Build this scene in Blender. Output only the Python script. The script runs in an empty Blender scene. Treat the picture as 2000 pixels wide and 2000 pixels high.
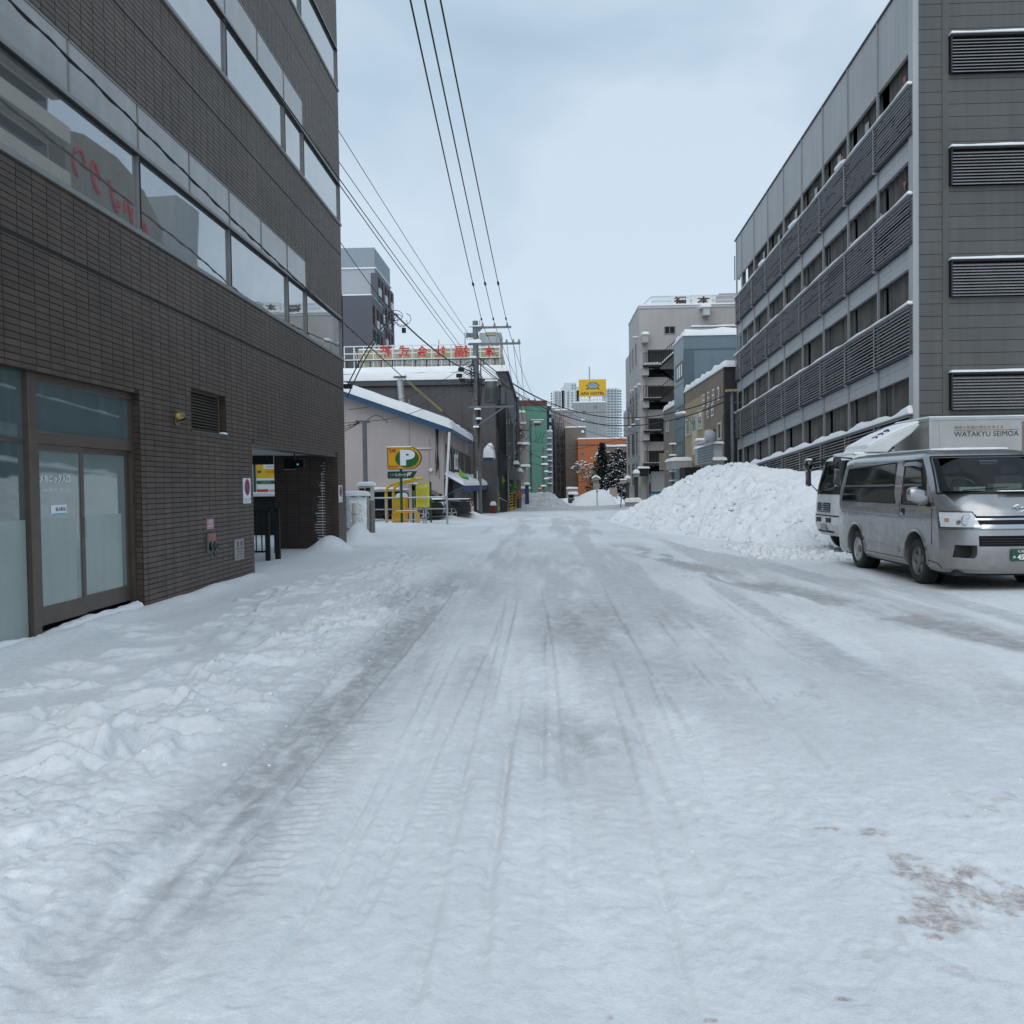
import bpy, math, random
import numpy as np
from mathutils import Vector, Matrix
random.seed(7)
S = bpy.context.scene
COL = S.collection
R = math.radians

# ---------------------------------------------------------------- camera
F = 1850.0
EYE = Vector((0, 0, 1.55))
yc = Vector((62 / F, 55 / F, -1)).normalized()
zc = Vector((-0.0135, 1, 0)); zc = (zc - yc * zc.dot(yc)).normalized()
xc = yc.cross(zc)
RIGHT = Vector((xc.x, yc.x, zc.x)); UP = Vector((xc.y, yc.y, zc.y)); BACK = Vector((xc.z, yc.z, zc.z))
cam = bpy.data.cameras.new('camera')
cam.sensor_width = 36; cam.lens = 36 * F / 2000
cam.clip_start = 0.05; cam.clip_end = 3000
cob = bpy.data.objects.new('camera', cam); COL.objects.link(cob)
m = Matrix((RIGHT, UP, BACK)).transposed().to_4x4(); m.translation = EYE
cob.matrix_world = m
S.camera = cob

# ---------------------------------------------------------------- sky, sun, exposure
SUN_EL, SUN_AZ = R(46), R(192)
w = bpy.data.worlds.new('World'); S.world = w; w.use_nodes = True
nt = w.node_tree; nt.nodes.clear()
def N(t, **k):
    n = nt.nodes.new(t)
    for a, b in k.items(): setattr(n, a, b)
    return n
out = N('ShaderNodeOutputWorld'); mixs = N('ShaderNodeMixShader'); mixs.inputs[0].default_value = 0.88
sky = N('ShaderNodeTexSky', sky_type='NISHITA'); sky.sun_disc = False
sky.sun_elevation = SUN_EL; sky.sun_rotation = SUN_AZ
b1 = N('ShaderNodeBackground'); b1.inputs[1].default_value = 0.09
nt.links.new(sky.outputs[0], b1.inputs[0])
tc = N('ShaderNodeTexCoord')
mp = N('ShaderNodeMapping'); mp.inputs['Scale'].default_value = (1.0, 1.0, 1.9); mp.inputs['Location'].default_value = (.3, .1, .2)
nz = N('ShaderNodeTexNoise'); nz.inputs['Scale'].default_value = 1.5; nz.inputs['Detail'].default_value = 5; nz.inputs['Roughness'].default_value = .5
nz.inputs['Distortion'].default_value = .35
rp = N('ShaderNodeValToRGB'); cr = rp.color_ramp
cr.elements[0].position = .38; cr.elements[0].color = (.345, .465, .58, 1)
cr.elements[1].position = .59; cr.elements[1].color = (.57, .67, .77, 1)
e = cr.elements.new(.5); e.color = (.44, .56, .675, 1)
nt.links.new(tc.outputs['Generated'], mp.inputs[0]); nt.links.new(mp.outputs[0], nz.inputs[0]); nt.links.new(nz.outputs[0], rp.inputs[0])
# brighter cloud toward the hidden sun (ahead-left)
b2 = N('ShaderNodeBackground'); b2.inputs[1].default_value = 1.0
nt.links.new(rp.outputs[0], b2.inputs[0])
nt.links.new(b1.outputs[0], mixs.inputs[1]); nt.links.new(b2.outputs[0], mixs.inputs[2]); nt.links.new(mixs.outputs[0], out.inputs[0])
sl = bpy.data.lights.new('sun', 'SUN'); sl.energy = 1.0; sl.angle = R(60); sl.color = (1, .985, .96)
so = bpy.data.objects.new('sun', sl); COL.objects.link(so)
sd = Vector((math.sin(SUN_AZ) * math.cos(SUN_EL), math.cos(SUN_AZ) * math.cos(SUN_EL), math.sin(SUN_EL)))
so.rotation_euler = sd.to_track_quat('Z', 'Y').to_euler(); so.location = (0, 0, 60)
S.view_settings.view_transform = 'Standard'; S.view_settings.look = 'None'
S.view_settings.gamma = 1; S.view_settings.exposure = 0.26; S.view_settings.use_curve_mapping = False

# ---------------------------------------------------------------- helpers
def pick(px, py, X=None, Y=None, Z=None):
    d = RIGHT * (px - 1000) - UP * (py - 1000) - BACK * F
    if X is not None: t = (X - EYE.x) / d.x
    elif Y is not None: t = (Y - EYE.y) / d.y
    else: t = (Z - EYE.z) / d.z
    return EYE + d * t
def proj(p):
    v = Vector(p) - EYE; c = -v.dot(BACK)
    return 1000 + F * v.dot(RIGHT) / c, 1000 - F * v.dot(UP) / c

def mat(name, col, rough=.6, metal=0, var=.12, vs=2.5, bump=0.0, bs=30, spec=.5, coat=0, streak=0, isl=0, emit=0, ior=1.5, dirt=None, da=0, ds=1.5, zg=0):
    """procedural material: base colour with soft large variation, optional vertical weather streaks, fine relief"""
    mt = bpy.data.materials.new(name); mt.use_nodes = True
    t = mt.node_tree; bs_ = t.nodes['Principled BSDF']; L = t.links.new
    def n(ty): return t.nodes.new(ty)
    g = n('ShaderNodeNewGeometry')
    nz = n('ShaderNodeTexNoise'); nz.inputs['Scale'].default_value = vs; nz.inputs['Detail'].default_value = 6
    L(g.outputs['Position'], nz.inputs['Vector'])
    mr = n('ShaderNodeMapRange'); mr.inputs[1].default_value = .3; mr.inputs[2].default_value = .7
    mr.inputs[3].default_value = 1 - var; mr.inputs[4].default_value = 1 + var
    L(nz.outputs[0], mr.inputs[0]); val = mr.outputs[0]
    if streak:
        mp = n('ShaderNodeMapping'); mp.inputs['Scale'].default_value = (3.5, 3.5, .22)
        L(g.outputs['Position'], mp.inputs[0]); n2 = n('ShaderNodeTexNoise'); n2.inputs['Scale'].default_value = 1.6; n2.inputs['Detail'].default_value = 7
        L(mp.outputs[0], n2.inputs[0]); m2 = n('ShaderNodeMapRange'); m2.inputs[1].default_value = .35; m2.inputs[2].default_value = .7
        m2.inputs[3].default_value = 1 + streak * .4; m2.inputs[4].default_value = 1 - streak
        L(n2.outputs[0], m2.inputs[0]); mm = n('ShaderNodeMath'); mm.operation = 'MULTIPLY'; L(val, mm.inputs[0]); L(m2.outputs[0], mm.inputs[1]); val = mm.outputs[0]
    if isl:
        oi = n('ShaderNodeObjectInfo'); ad = n('ShaderNodeMath'); ad.operation = 'ADD'; L(g.outputs['Random Per Island'], ad.inputs[0]); L(oi.outputs['Random'], ad.inputs[1])
        fr = n('ShaderNodeMath'); fr.operation = 'FRACT'; L(ad.outputs[0], fr.inputs[0])
        m3 = n('ShaderNodeMapRange'); m3.inputs[3].default_value = 1 - isl; m3.inputs[4].default_value = 1 + isl
        L(fr.outputs[0], m3.inputs[0]); mm = n('ShaderNodeMath'); mm.operation = 'MULTIPLY'; L(val, mm.inputs[0]); L(m3.outputs[0], mm.inputs[1]); val = mm.outputs[0]
    vm = n('ShaderNodeVectorMath'); vm.operation = 'SCALE'; vm.inputs[0].default_value = col[:3]; L(val, vm.inputs['Scale'])
    colout = vm.outputs[0]
    if dirt:
        n4 = n('ShaderNodeTexNoise'); n4.inputs['Scale'].default_value = ds; n4.inputs['Detail'].default_value = 8; n4.inputs['Roughness'].default_value = .7
        L(g.outputs['Position'], n4.inputs[0]); m4 = n('ShaderNodeMapRange'); m4.inputs[1].default_value = .48; m4.inputs[2].default_value = .72; m4.inputs[4].default_value = da
        L(n4.outputs[0], m4.inputs[0]); mx = n('ShaderNodeMix'); mx.data_type = 'RGBA'; L(m4.outputs[0], mx.inputs[0]); L(colout, mx.inputs[6]); mx.inputs[7].default_value = (*dirt, 1)
        colout = mx.outputs[2]
    if zg:  # road spray clings to the lower bodywork
        sp = n('ShaderNodeSeparateXYZ'); L(g.outputs['Position'], sp.inputs[0]); n5 = n('ShaderNodeTexNoise'); n5.inputs['Scale'].default_value = 7; n5.inputs['Detail'].default_value = 8; L(g.outputs['Position'], n5.inputs[0])
        a5 = n('ShaderNodeMath'); a5.operation = 'MULTIPLY_ADD'; a5.inputs[1].default_value = -.9; L(n5.outputs[0], a5.inputs[0]); L(sp.outputs[2], a5.inputs[2])
        m5 = n('ShaderNodeMapRange'); m5.inputs[1].default_value = .5; m5.inputs[2].default_value = -.15; m5.inputs[4].default_value = zg; L(a5.outputs[0], m5.inputs[0])
        m6 = n('ShaderNodeMix'); m6.data_type = 'RGBA'; L(m5.outputs[0], m6.inputs[0]); L(colout, m6.inputs[6]); m6.inputs[7].default_value = (.27, .255, .24, 1); colout = m6.outputs[2]
        m7 = n('ShaderNodeMapRange'); m7.inputs[3].default_value = rough; m7.inputs[4].default_value = .75; L(m5.outputs[0], m7.inputs[0]); L(m7.outputs[0], bs_.inputs['Roughness'])
    L(colout, bs_.inputs['Base Color'])
    bs_.inputs['Roughness'].default_value = rough; bs_.inputs['Metallic'].default_value = metal
    bs_.inputs['Specular IOR Level'].default_value = spec; bs_.inputs['IOR'].default_value = ior
    bs_.inputs['Coat Weight'].default_value = coat
    if emit: bs_.inputs['Emission Color'].default_value = (*col[:3], 1); bs_.inputs['Emission Strength'].default_value = emit
    if bump:
        n3 = n('ShaderNodeTexNoise'); n3.inputs['Scale'].default_value = bs; n3.inputs['Detail'].default_value = 4
        L(g.outputs['Position'], n3.inputs[0]); bp = n('ShaderNodeBump'); bp.inputs['Strength'].default_value = bump; bp.inputs['Distance'].default_value = .02
        L(n3.outputs[0], bp.inputs['Height']); L(bp.outputs[0], bs_.inputs['Normal'])
    return mt

M = {}
def DM(k, *a, **kw): M[k] = mat(k, *a, **kw)
DM('snow', (.84, .85, .86), .8, var=.03, bump=.35, bs=9, spec=.2)
DM('snow_rough', (.84, .85, .865), .85, var=.05, bump=.9, bs=12, spec=.15, dirt=(.62, .62, .62), da=.18, ds=1.2)
DM('snow_dirty', (.52, .53, .55), .85, var=.15, bump=.8, bs=6, spec=.1, dirt=(.3, .29, .28), da=.7, ds=1.2)
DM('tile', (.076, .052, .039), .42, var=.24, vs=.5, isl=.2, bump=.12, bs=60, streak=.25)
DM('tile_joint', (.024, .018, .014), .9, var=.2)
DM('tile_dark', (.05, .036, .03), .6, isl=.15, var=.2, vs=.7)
DM('alu_brown', (.13, .105, .088), .38, metal=.55, var=.1, vs=5)
DM('alu', (.42, .43, .44), .4, metal=.6, var=.08)
DM('sash_gray', (.26, .26, .255), .45, metal=.4, var=.08)
DM('panel_gray', (.30, .30, .30), .22, var=.10, vs=1.2, streak=.10, coat=.2)
DM('glass_mirror', (.46, .475, .485), .015, metal=.8, var=.04, bump=.006, bs=.7)
DM('glass_dark', (.008, .012, .012), .04, var=.1, spec=.28, ior=1.45, bump=.01, bs=1)
DM('glass_door', (.19, .245, .232), .04, var=.10, vs=.9, ior=2.1, spec=.6)
DM('glass_teal', (.08, .12, .122), .03, var=.10, vs=.9, ior=2.2, spec=.6)
DM('film', (.32, .38, .355), .32, var=.10, vs=1.2, ior=1.5, streak=.08)
DM('black', (.010, .010, .011), .75, var=.2)
DM('black_gloss', (.01, .01, .012), .12, var=.1, coat=.5)
DM('rubber', (.018, .018, .019), .75, var=.2, bump=.4, bs=60)
DM('white', (.72, .72, .71), .5, var=.04)
DM('white_print', (.78, .79, .8), .45, var=.02)
DM('white_paint', (.66, .67, .66), .3, var=.06, coat=.4, dirt=(.42, .40, .37), da=.35, ds=2, zg=.6)
DM('silver', (.36, .365, .375), .24, metal=.75, var=.05, vs=1.5, coat=.7, dirt=(.24, .23, .22), da=.5, ds=2.2, zg=.75)
DM('cargo_gray', (.40, .40, .39), .45, var=.06, dirt=(.28, .27, .25), da=.3, ds=1.5, zg=.4)
DM('chrome', (.6, .61, .63), .16, metal=1, var=.02)
DM('lens', (.62, .64, .66), .05, var=.1, vs=25, ior=1.5, coat=1, bump=.25, bs=45)
DM('lens_amber', (.5, .28, .16), .1, coat=1)
DM('headlamp_dark', (.2, .2, .21), .15, metal=.6, coat=1)
DM('brass', (.22, .17, .07), .3, metal=.85, var=.25, vs=20)
DM('brass_dark', (.05, .045, .035), .4, metal=.5)
DM('pink', (.42, .20, .23), .4, var=.1, vs=15)
DM('orange_red', (.42, .13, .08), .45, var=.2, vs=12)
DM('red', (.50, .035, .03), .5, var=.1)
DM('blue_dark', (.035, .04, .16), .45)
DM('steel_gray', (.17, .17, .165), .5, metal=.3, var=.15, vs=15)
DM('stone_plaque', (.30, .28, .28), .6, var=.12, vs=12)
DM('ink', (.04, .035, .035), .6)
DM('gar_siding', (.098, .097, .094), .55, var=.08, vs=.5, isl=.05, streak=.14)
DM('gar_panel', (.37, .38, .39), .45, metal=.15, var=.05, vs=.6, streak=.08)
DM('gar_trim', (.30, .305, .31), .45, metal=.2, var=.05)
DM('gar_parapet', (.345, .348, .35), .5, var=.05, vs=.5, streak=.10, bump=.05, bs=3)
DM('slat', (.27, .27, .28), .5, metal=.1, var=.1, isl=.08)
DM('slat_dark', (.035, .035, .04), .5, metal=.2, var=.1)  # slat undersides: gap shade put into the colour; also plain dark trim
DM('curtain', (.105, .098, .088), .85, var=.2, vs=1.3, streak=.35)
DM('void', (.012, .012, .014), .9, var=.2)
DM('conc', (.30, .295, .285), .85, var=.15, vs=2, bump=.3, bs=18, streak=.2)
DM('conc_pole', (.15, .145, .14), .85, var=.2, vs=3, bump=.3, bs=25, streak=.25)
DM('steel_pole', (.16, .18, .2), .5, metal=.4, var=.15)
DM('transf', (.085, .10, .105), .45, var=.1, streak=.15)
DM('cable', (.012, .012, .014), .6)
DM('cable_yellow', (.45, .36, .05), .6)
DM('insul', (.35, .30, .31), .3, coat=.5)
DM('stucco_pink', (.43, .375, .36), .85, var=.07, vs=.5, streak=.04, bump=.2, bs=12)
DM('fascia_blue', (.02, .075, .15), .5, var=.1)
DM('siding_gray', (.085, .08, .082), .6, var=.08, vs=1, streak=.12, isl=.05)
DM('siding_gray2', (.075, .075, .085), .6, var=.08, vs=1, streak=.12)
DM('apt_gray', (.28, .32, .36), .7, var=.04, vs=.3)
DM('apt_dark', (.10, .105, .125), .7, var=.05, vs=.3)
DM('apt_light', (.38, .40, .42), .7, var=.04, vs=.3)
DM('rust_panel', (.17, .07, .05), .6, var=.1)
DM('beige', (.46, .42, .33), .8, var=.06, vs=.5, streak=.08)
DM('ochre', (.36, .31, .19), .8, var=.06)
DM('white_wall', (.46, .44, .43), .8, var=.06, vs=.3, streak=.05)
DM('cool_wall', (.34, .36, .36), .8, var=.05, vs=.5, streak=.12)
DM('bluegray', (.16, .21, .245), .35, metal=.2, var=.05, vs=.6, streak=.08)
DM('bluegray_dark', (.09, .13, .155), .4, metal=.2, var=.05, vs=.6)
DM('tan', (.21, .165, .125), .75, var=.06, vs=.5, streak=.12, bump=.2, bs=5)
DM('tan_light', (.36, .27, .17), .75, var=.06, vs=.5, streak=.12)
DM('black_wall', (.03, .027, .03), .7, var=.15, streak=.2)
DM('khaki', (.23, .21, .175), .75, var=.08, streak=.15)
DM('green_wall', (.11, .26, .20), .8, var=.05, vs=.2, streak=.08)
DM('brown_band', (.15, .045, .035), .7)
DM('far_gray', (.33, .35, .36), .8, var=.06, vs=.2, streak=.12)
DM('far_brown', (.19, .155, .13), .8, var=.05, vs=.2)
DM('far_orange', (.42, .145, .055), .8, var=.07, vs=.2)
DM('far_white', (.58, .62, .64), .7, var=.04, vs=.1)
DM('far_navy', (.05, .07, .1), .6)
DM('far_pink', (.36, .30, .29), .8, var=.06, streak=.1)
DM('sign_yellow', (.72, .43, .015), .4, var=.04)
DM('sign_yellow2', (.60, .55, .03), .45, var=.06, vs=6)
DM('sign_orange', (.72, .36, .015), .35, var=.03)
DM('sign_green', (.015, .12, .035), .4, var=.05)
DM('sign_dkgreen', (.01, .06, .035), .4, var=.05)
DM('sign_cyan', (.05, .32, .45), .4)
DM('yellow_paint', (.66, .42, .015), .45, var=.08, vs=6)
DM('orange_paint', (.70, .30, .02), .45, var=.06, vs=6)
DM('teal_cloth', (.05, .11, .15), .8)
DM('blue_awning', (.03, .045, .14), .8)
DM('flag_lime', (.30, .55, .08), .7, var=.2, vs=8)
DM('flag_green', (.03, .30, .13), .7)
DM('bark', (.07, .06, .05), .9, var=.3, vs=8)
DM('needle', (.018, .03, .022), .8, var=.35, vs=2, isl=.3)
DM('twig', (.16, .13, .10), .9, var=.3)
DM('car_black', (.008, .009, .014), .18, coat=1, var=.1)
DM('car_red', (.14, .02, .02), .25, coat=.8)
DM('brick_red', (.16, .03, .02), .7)
DM('lamp_green', (.15, .6, .5), .3, emit=.25)
DM('cream', (.50, .47, .40), .6, var=.06, streak=.1)

mt = bpy.data.materials.new('glass_screen'); mt.use_nodes = True; M['glass_screen'] = mt
_t = mt.node_tree; _t.nodes.clear(); _o = _t.nodes.new('ShaderNodeOutputMaterial'); _m = _t.nodes.new('ShaderNodeMixShader'); _tr = _t.nodes.new('ShaderNodeBsdfTransparent'); _tr.inputs[0].default_value = (.62, .70, .68, 1)
_g = _t.nodes.new('ShaderNodeBsdfGlossy'); _g.inputs['Roughness'].default_value = .02; _f = _t.nodes.new('ShaderNodeFresnel'); _f.inputs[0].default_value = 1.5
_t.links.new(_f.outputs[0], _m.inputs[0]); _t.links.new(_tr.outputs[0], _m.inputs[1]); _t.links.new(_g.outputs[0], _m.inputs[2]); _t.links.new(_m.outputs[0], _o.inputs[0])
ALLMB = {}
def off(o):
    v = Vector((0, 0, 0))
    while o is not None: v += o.location; o = o.parent
    return v
class MB:
    def __init__(s): s.v = []; s.f = []; s.mi = []; s.m = 0
    def add(s, vs, fs):
        n = len(s.v); s.v.extend([tuple(v) for v in vs]); s.f.extend([tuple(i + n for i in f) for f in fs]); s.mi.extend([s.m] * len(fs)); return s
    def box(s, x0, x1, y0, y1, z0, z1):
        x0, x1 = sorted((x0, x1)); y0, y1 = sorted((y0, y1)); z0, z1 = sorted((z0, z1))
        v = [(x0, y0, z0), (x1, y0, z0), (x1, y1, z0), (x0, y1, z0), (x0, y0, z1), (x1, y0, z1), (x1, y1, z1), (x0, y1, z1)]
        return s.add(v, [(0, 3, 2, 1), (4, 5, 6, 7), (0, 1, 5, 4), (1, 2, 6, 5), (2, 3, 7, 6), (3, 0, 4, 7)])
    def quad(s, *p): return s.add(p, [tuple(range(len(p)))])
    def prism(s, poly, axis, a, b):
        """extrude 2-D polygon along axis; poly is in the other two axes in xyz order"""
        def P(u, v, t): return {'x': (t, u, v), 'y': (u, t, v), 'z': (u, v, t)}[axis]
        n = len(poly); vs = [P(u, v, a) for u, v in poly] + [P(u, v, b) for u, v in poly]
        fs = [tuple(range(n))[::-1], tuple(range(n, 2 * n))] + [(i, (i + 1) % n, n + (i + 1) % n, n + i) for i in range(n)]
        return s.add(vs, fs)
    def beam(s, a, b, wd, ht):
        a = Vector(a); b = Vector(b); d = (b - a).normalized()
        up = Vector((0, 0, 1)) if abs(d.z) < .95 else Vector((0, 1, 0))
        x = d.cross(up).normalized() * wd / 2; y = x.cross(d).normalized() * ht / 2
        vs = [p + i * x + j * y for p in (a, b) for i, j in ((-1, -1), (1, -1), (1, 1), (-1, 1))]
        return s.add(vs, [(0, 1, 2, 3), (7, 6, 5, 4), (0, 4, 5, 1), (1, 5, 6, 2), (2, 6, 7, 3), (3, 7, 4, 0)])
    def tube(s, pts, r, n=8, r2=None):
        pts = [Vector(p) for p in pts]; k = len(pts); vs = []; fs = []
        for i, p in enumerate(pts):
            d = (pts[min(i + 1, k - 1)] - pts[max(i - 1, 0)]).normalized()
            up = Vector((0, 0, 1)) if abs(d.z) < .9 else Vector((0, 1, 0))
            x = d.cross(up).normalized(); y = x.cross(d)
            rr = r if r2 is None else r + (r2 - r) * i / (k - 1)
            for j in range(n):
                a = 2 * math.pi * j / n; vs.append(p + x * rr * math.cos(a) + y * rr * math.sin(a))
        for i in range(k - 1):
            for j in range(n): fs.append((i * n + j, i * n + (j + 1) % n, (i + 1) * n + (j + 1) % n, (i + 1) * n + j))
        fs.append(tuple(range(n))[::-1]); fs.append(tuple((k - 1) * n + j for j in range(n)))
        return s.add(vs, fs)
    def lathe(s, prof, c, axis='z', n=20, cap=True):
        c = Vector(c); vs = []; fs = []
        for r, t in prof:
            for j in range(n):
                a = 2 * math.pi * j / n; u, v = r * math.cos(a), r * math.sin(a)
                vs.append(c + Vector({'z': (u, v, t), 'y': (u, t, v), 'x': (t, u, v)}[axis]))
        k = len(prof)
        for i in range(k - 1):
            for j in range(n): fs.append((i * n + j, i * n + (j + 1) % n, (i + 1) * n + (j + 1) % n, (i + 1) * n + j))
        if cap: fs.append(tuple(range(n))[::-1]); fs.append(tuple((k - 1) * n + j for j in range(n)))
        return s.add(vs, fs)
    def snow(s, x0, x1, y0, y1, zf, h, step=.4, rough=.12, over=.03):
        """a lying layer of snow with rounded uneven edges; zf is a height or a function of x, y"""
        x0, x1 = sorted((x0, x1)); y0, y1 = sorted((y0, y1)); x0 -= over; x1 += over; y0 -= over; y1 += over
        nx = max(8, min(60, int((x1 - x0) / step) + 2)); ny = max(6, min(80, int((y1 - y0) / step) + 2)); hr = min(h * .6, .42 * (x1 - x0), .42 * (y1 - y0)) + .001
        us = [0.5 - .5 * math.cos(math.pi * i / nx) if nx < 9 else i / nx for i in range(nx + 1)]
        if nx >= 9: us[1] = min(us[1], .3 * h / (x1 - x0) + .001, .04); us[-2] = 1 - us[1]
        ws = [0.5 - .5 * math.cos(math.pi * i / ny) if ny < 9 else i / ny for i in range(ny + 1)]
        if ny >= 9: ws[1] = min(ws[1], .3 * h / (y1 - y0) + .001, .04); ws[-2] = 1 - ws[1]
        f = zf if callable(zf) else (lambda x, y: zf)
        vs = []; fs = []
        for j, b in enumerate(ws):
            for i, a in enumerate(us):
                x = x0 + (x1 - x0) * a; y = y0 + (y1 - y0) * b
                dx = min(a, 1 - a) * (x1 - x0); dy = min(b, 1 - b) * (y1 - y0)
                e = min(1, min(dx, dy) / hr); e = math.sqrt(max(0, 1 - (1 - e) ** 2))
                nn = 1 + rough * (math.sin(x * 2.3 + y * 1.7) + math.sin(x * .9 - y * 3.1 + 2) + random.uniform(-.7, .7)) * .6
                vs.append((x, y, f(x, y) + h * (.18 + .82 * e) * nn))
        W = nx + 1
        for j in range(ny):
            for i in range(nx): fs.append((j * W + i, j * W + i + 1, (j + 1) * W + i + 1, (j + 1) * W + i))
        base = len(vs)
        rim = [(i, 0) for i in range(nx)] + [(nx, j) for j in range(ny)] + [(i, ny) for i in range(nx, 0, -1)] + [(0, j) for j in range(ny, 0, -1)]
        for i, j in rim:
            x, y, z = vs[j * W + i]; vs.append((x, y, f(x, y)))
        k = len(rim)
        for q in range(k):
            a = rim[q]; b = rim[(q + 1) % k]; fs.append((base + q, base + (q + 1) % k, b[1] * W + b[0], a[1] * W + a[0]))
        fs.append(tuple(base + q for q in range(k))[::-1])
        return s.add(vs, fs)
    def build(s, name, mt, parent=None, smooth=False, label=None, cat=None, group=None, kind=None, loc=None, bevel=0, angle=40):
        me = bpy.data.meshes.new(name)
        o = off(parent) if parent else Vector(loc or (0, 0, 0))
        me.from_pydata([(v[0] - o.x, v[1] - o.y, v[2] - o.z) for v in s.v], [], s.f)
        mts = mt if isinstance(mt, (list, tuple)) else [mt]
        for q in mts: me.materials.append(M[q])
        if len(mts) > 1: me.polygons.foreach_set('material_index', s.mi)
        if smooth:
            me.polygons.foreach_set('use_smooth', [True] * len(me.polygons)); me.set_sharp_from_angle(angle=R(angle))
        me.update()
        ob = bpy.data.objects.new(name, me); COL.objects.link(ob)
        if parent: ob.parent = parent
        else: ob.location = o
        if bevel:
            bm_ = ob.modifiers.new('bevel', 'BEVEL'); bm_.width = bevel; bm_.segments = 2; bm_.limit_method = 'ANGLE'
        if label: ob['label'] = label
        if cat: ob['category'] = cat
        if group: ob['group'] = group
        if kind: ob['kind'] = kind
        return ob
def thing(name, label, cat, loc=(0, 0, 0), group=None):
    o = bpy.data.objects.new(name, None); COL.objects.link(o); o.location = loc; o.empty_display_size = .3
    o['label'] = label; o['category'] = cat
    if group: o['group'] = group
    return o
def copy_tree(o, parent=None, loc=None, label=None):
    c = o.copy(); COL.objects.link(c)
    if parent: c.parent = parent
    if loc is not None: c.location = loc
    if label: c['label'] = label
    for ch in list(o.children): copy_tree(ch, c)
    return c
AX = {'-y': (Vector((1, 0, 0)), Vector((0, 0, 1))), '+x': (Vector((0, 1, 0)), Vector((0, 0, 1))), '-x': (Vector((0, -1, 0)), Vector((0, 0, 1)))}
def text(body, c, h, width, face, mt, parent=None, mirror=False, bold=0, name='lettering', depth=.004, rot=None, **kw):
    """flat lettering: glyph meshes fitted to height h (m) and total width (m), centred at c"""
    cu = bpy.data.curves.new('t', 'FONT'); cu.body = body; cu.align_x = 'CENTER'; cu.offset = bold; cu.resolution_u = 3; cu.extrude = 0
    to = bpy.data.objects.new('t', cu); COL.objects.link(to); bpy.context.view_layer.update()
    me = bpy.data.meshes.new_from_object(to); bpy.data.objects.remove(to); bpy.data.curves.remove(cu)
    vs = [v.co.copy() for v in me.vertices]; fs = [tuple(p.vertices) for p in me.polygons]; bpy.data.meshes.remove(me)
    if not vs: return
    x0 = min(v.x for v in vs); x1 = max(v.x for v in vs); y0 = min(v.y for v in vs); y1 = max(v.y for v in vs)
    sy = h / (y1 - y0); sx = (width / (x1 - x0)) if width else sy
    r, u = rot or AX[face]; nrm = r.cross(u); c = Vector(c); mb = MB()
    q = [c + r * ((v.x - (x0 + x1) / 2) * sx * (-1 if mirror else 1)) + u * ((v.y - (y0 + y1) / 2) * sy) + nrm * depth for v in vs]
    mb.add(q, fs)
    return mb.build(name, mt, parent, **kw)
def patch(P, us, vs_):
    mb = MB(); vs = [P(u, v) for v in vs_ for u in us]; W = len(us)
    return mb.add(vs, [(j * W + i, j * W + i + 1, (j + 1) * W + i + 1, (j + 1) * W + i) for j in range(len(vs_) - 1) for i in range(W - 1)])
def lin(a, b, n): return [a + (b - a) * i / n for i in range(n + 1)]
def cat_pts(a, b, sag, n=24):
    a = Vector(a); b = Vector(b); return [a.lerp(b, i / n) - Vector((0, 0, sag * 4 * (i / n) * (1 - i / n))) for i in range(n + 1)]
def hx(face, c, a0, a1, z0, z1, d0, d1, mb):
    """box on a wall: a along the wall, d outwards from it"""
    if face == '-y': mb.box(a0, a1, c - d1, c - d0, z0, z1)
    elif face == '+x': mb.box(c + d0, c + d1, a0, a1, z0, z1)
    else: mb.box(c - d1, c - d0, a0, a1, z0, z1)
    return mb
def win(parent, face, c, a0, a1, z0, z1, fm='sash_gray', gm='glass_dark', mull=0, fw=.06, trans=0, name='window', snow=0):
    a0, a1 = sorted((a0, a1)); z0, z1 = sorted((z0, z1)); mb = MB(); d = .06
    hx(face, c, a0, a1, z0, z0 + fw, 0, d, mb); hx(face, c, a0, a1, z1 - fw, z1, 0, d, mb)
    hx(face, c, a0, a0 + fw, z0 + fw, z1 - fw, 0, d, mb); hx(face, c, a1 - fw, a1, z0 + fw, z1 - fw, 0, d, mb)
    for i in range(mull):
        t = a0 + (a1 - a0) * (i + 1) / (mull + 1); hx(face, c, t - fw * .35, t + fw * .35, z0 + fw, z1 - fw, 0, d * .8, mb)
    if trans: hx(face, c, a0 + fw, a1 - fw, z0 + (z1 - z0) * trans - .02, z0 + (z1 - z0) * trans + .02, 0, d * .7, mb)
    o = mb.build(name, fm, parent)
    hx(face, c, a0 + fw, a1 - fw, z0 + fw, z1 - fw, .002, .02, MB()).build('pane', gm, o) if False else None
    mb = MB(); hx(face, c, a0 + fw, a1 - fw, z0 + fw, z1 - fw, .002, .02, mb); mb.build('pane', gm, o)
    return o

# ---------------------------------------------------------------- noise for terrain
rng = np.random.RandomState(11)
TAB = rng.rand(8, 256, 256)
def vn(x, y, k=0):
    xi = np.floor(x).astype(int); yi = np.floor(y).astype(int); fx = x - xi; fy = y - yi
    fx = fx * fx * fx * (fx * (fx * 6 - 15) + 10); fy = fy * fy * fy * (fy * (fy * 6 - 15) + 10); T = TAB[k % 8]
    a = T[xi & 255, yi & 255]; b = T[(xi + 1) & 255, yi & 255]; c = T[xi & 255, (yi + 1) & 255]; d = T[(xi + 1) & 255, (yi + 1) & 255]
    return (a * (1 - fx) + b * fx) * (1 - fy) + (c * (1 - fx) + d * fx) * fy - .5
def fbm(x, y, o=4, k=0, g=.5):
    s = 0; a = 1
    for i in range(o): s = s + a * vn(x * 2.03 ** i + 17.3 * i, y * 2.03 ** i + 5.1 * i, k + i); a *= g
    return s
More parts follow.
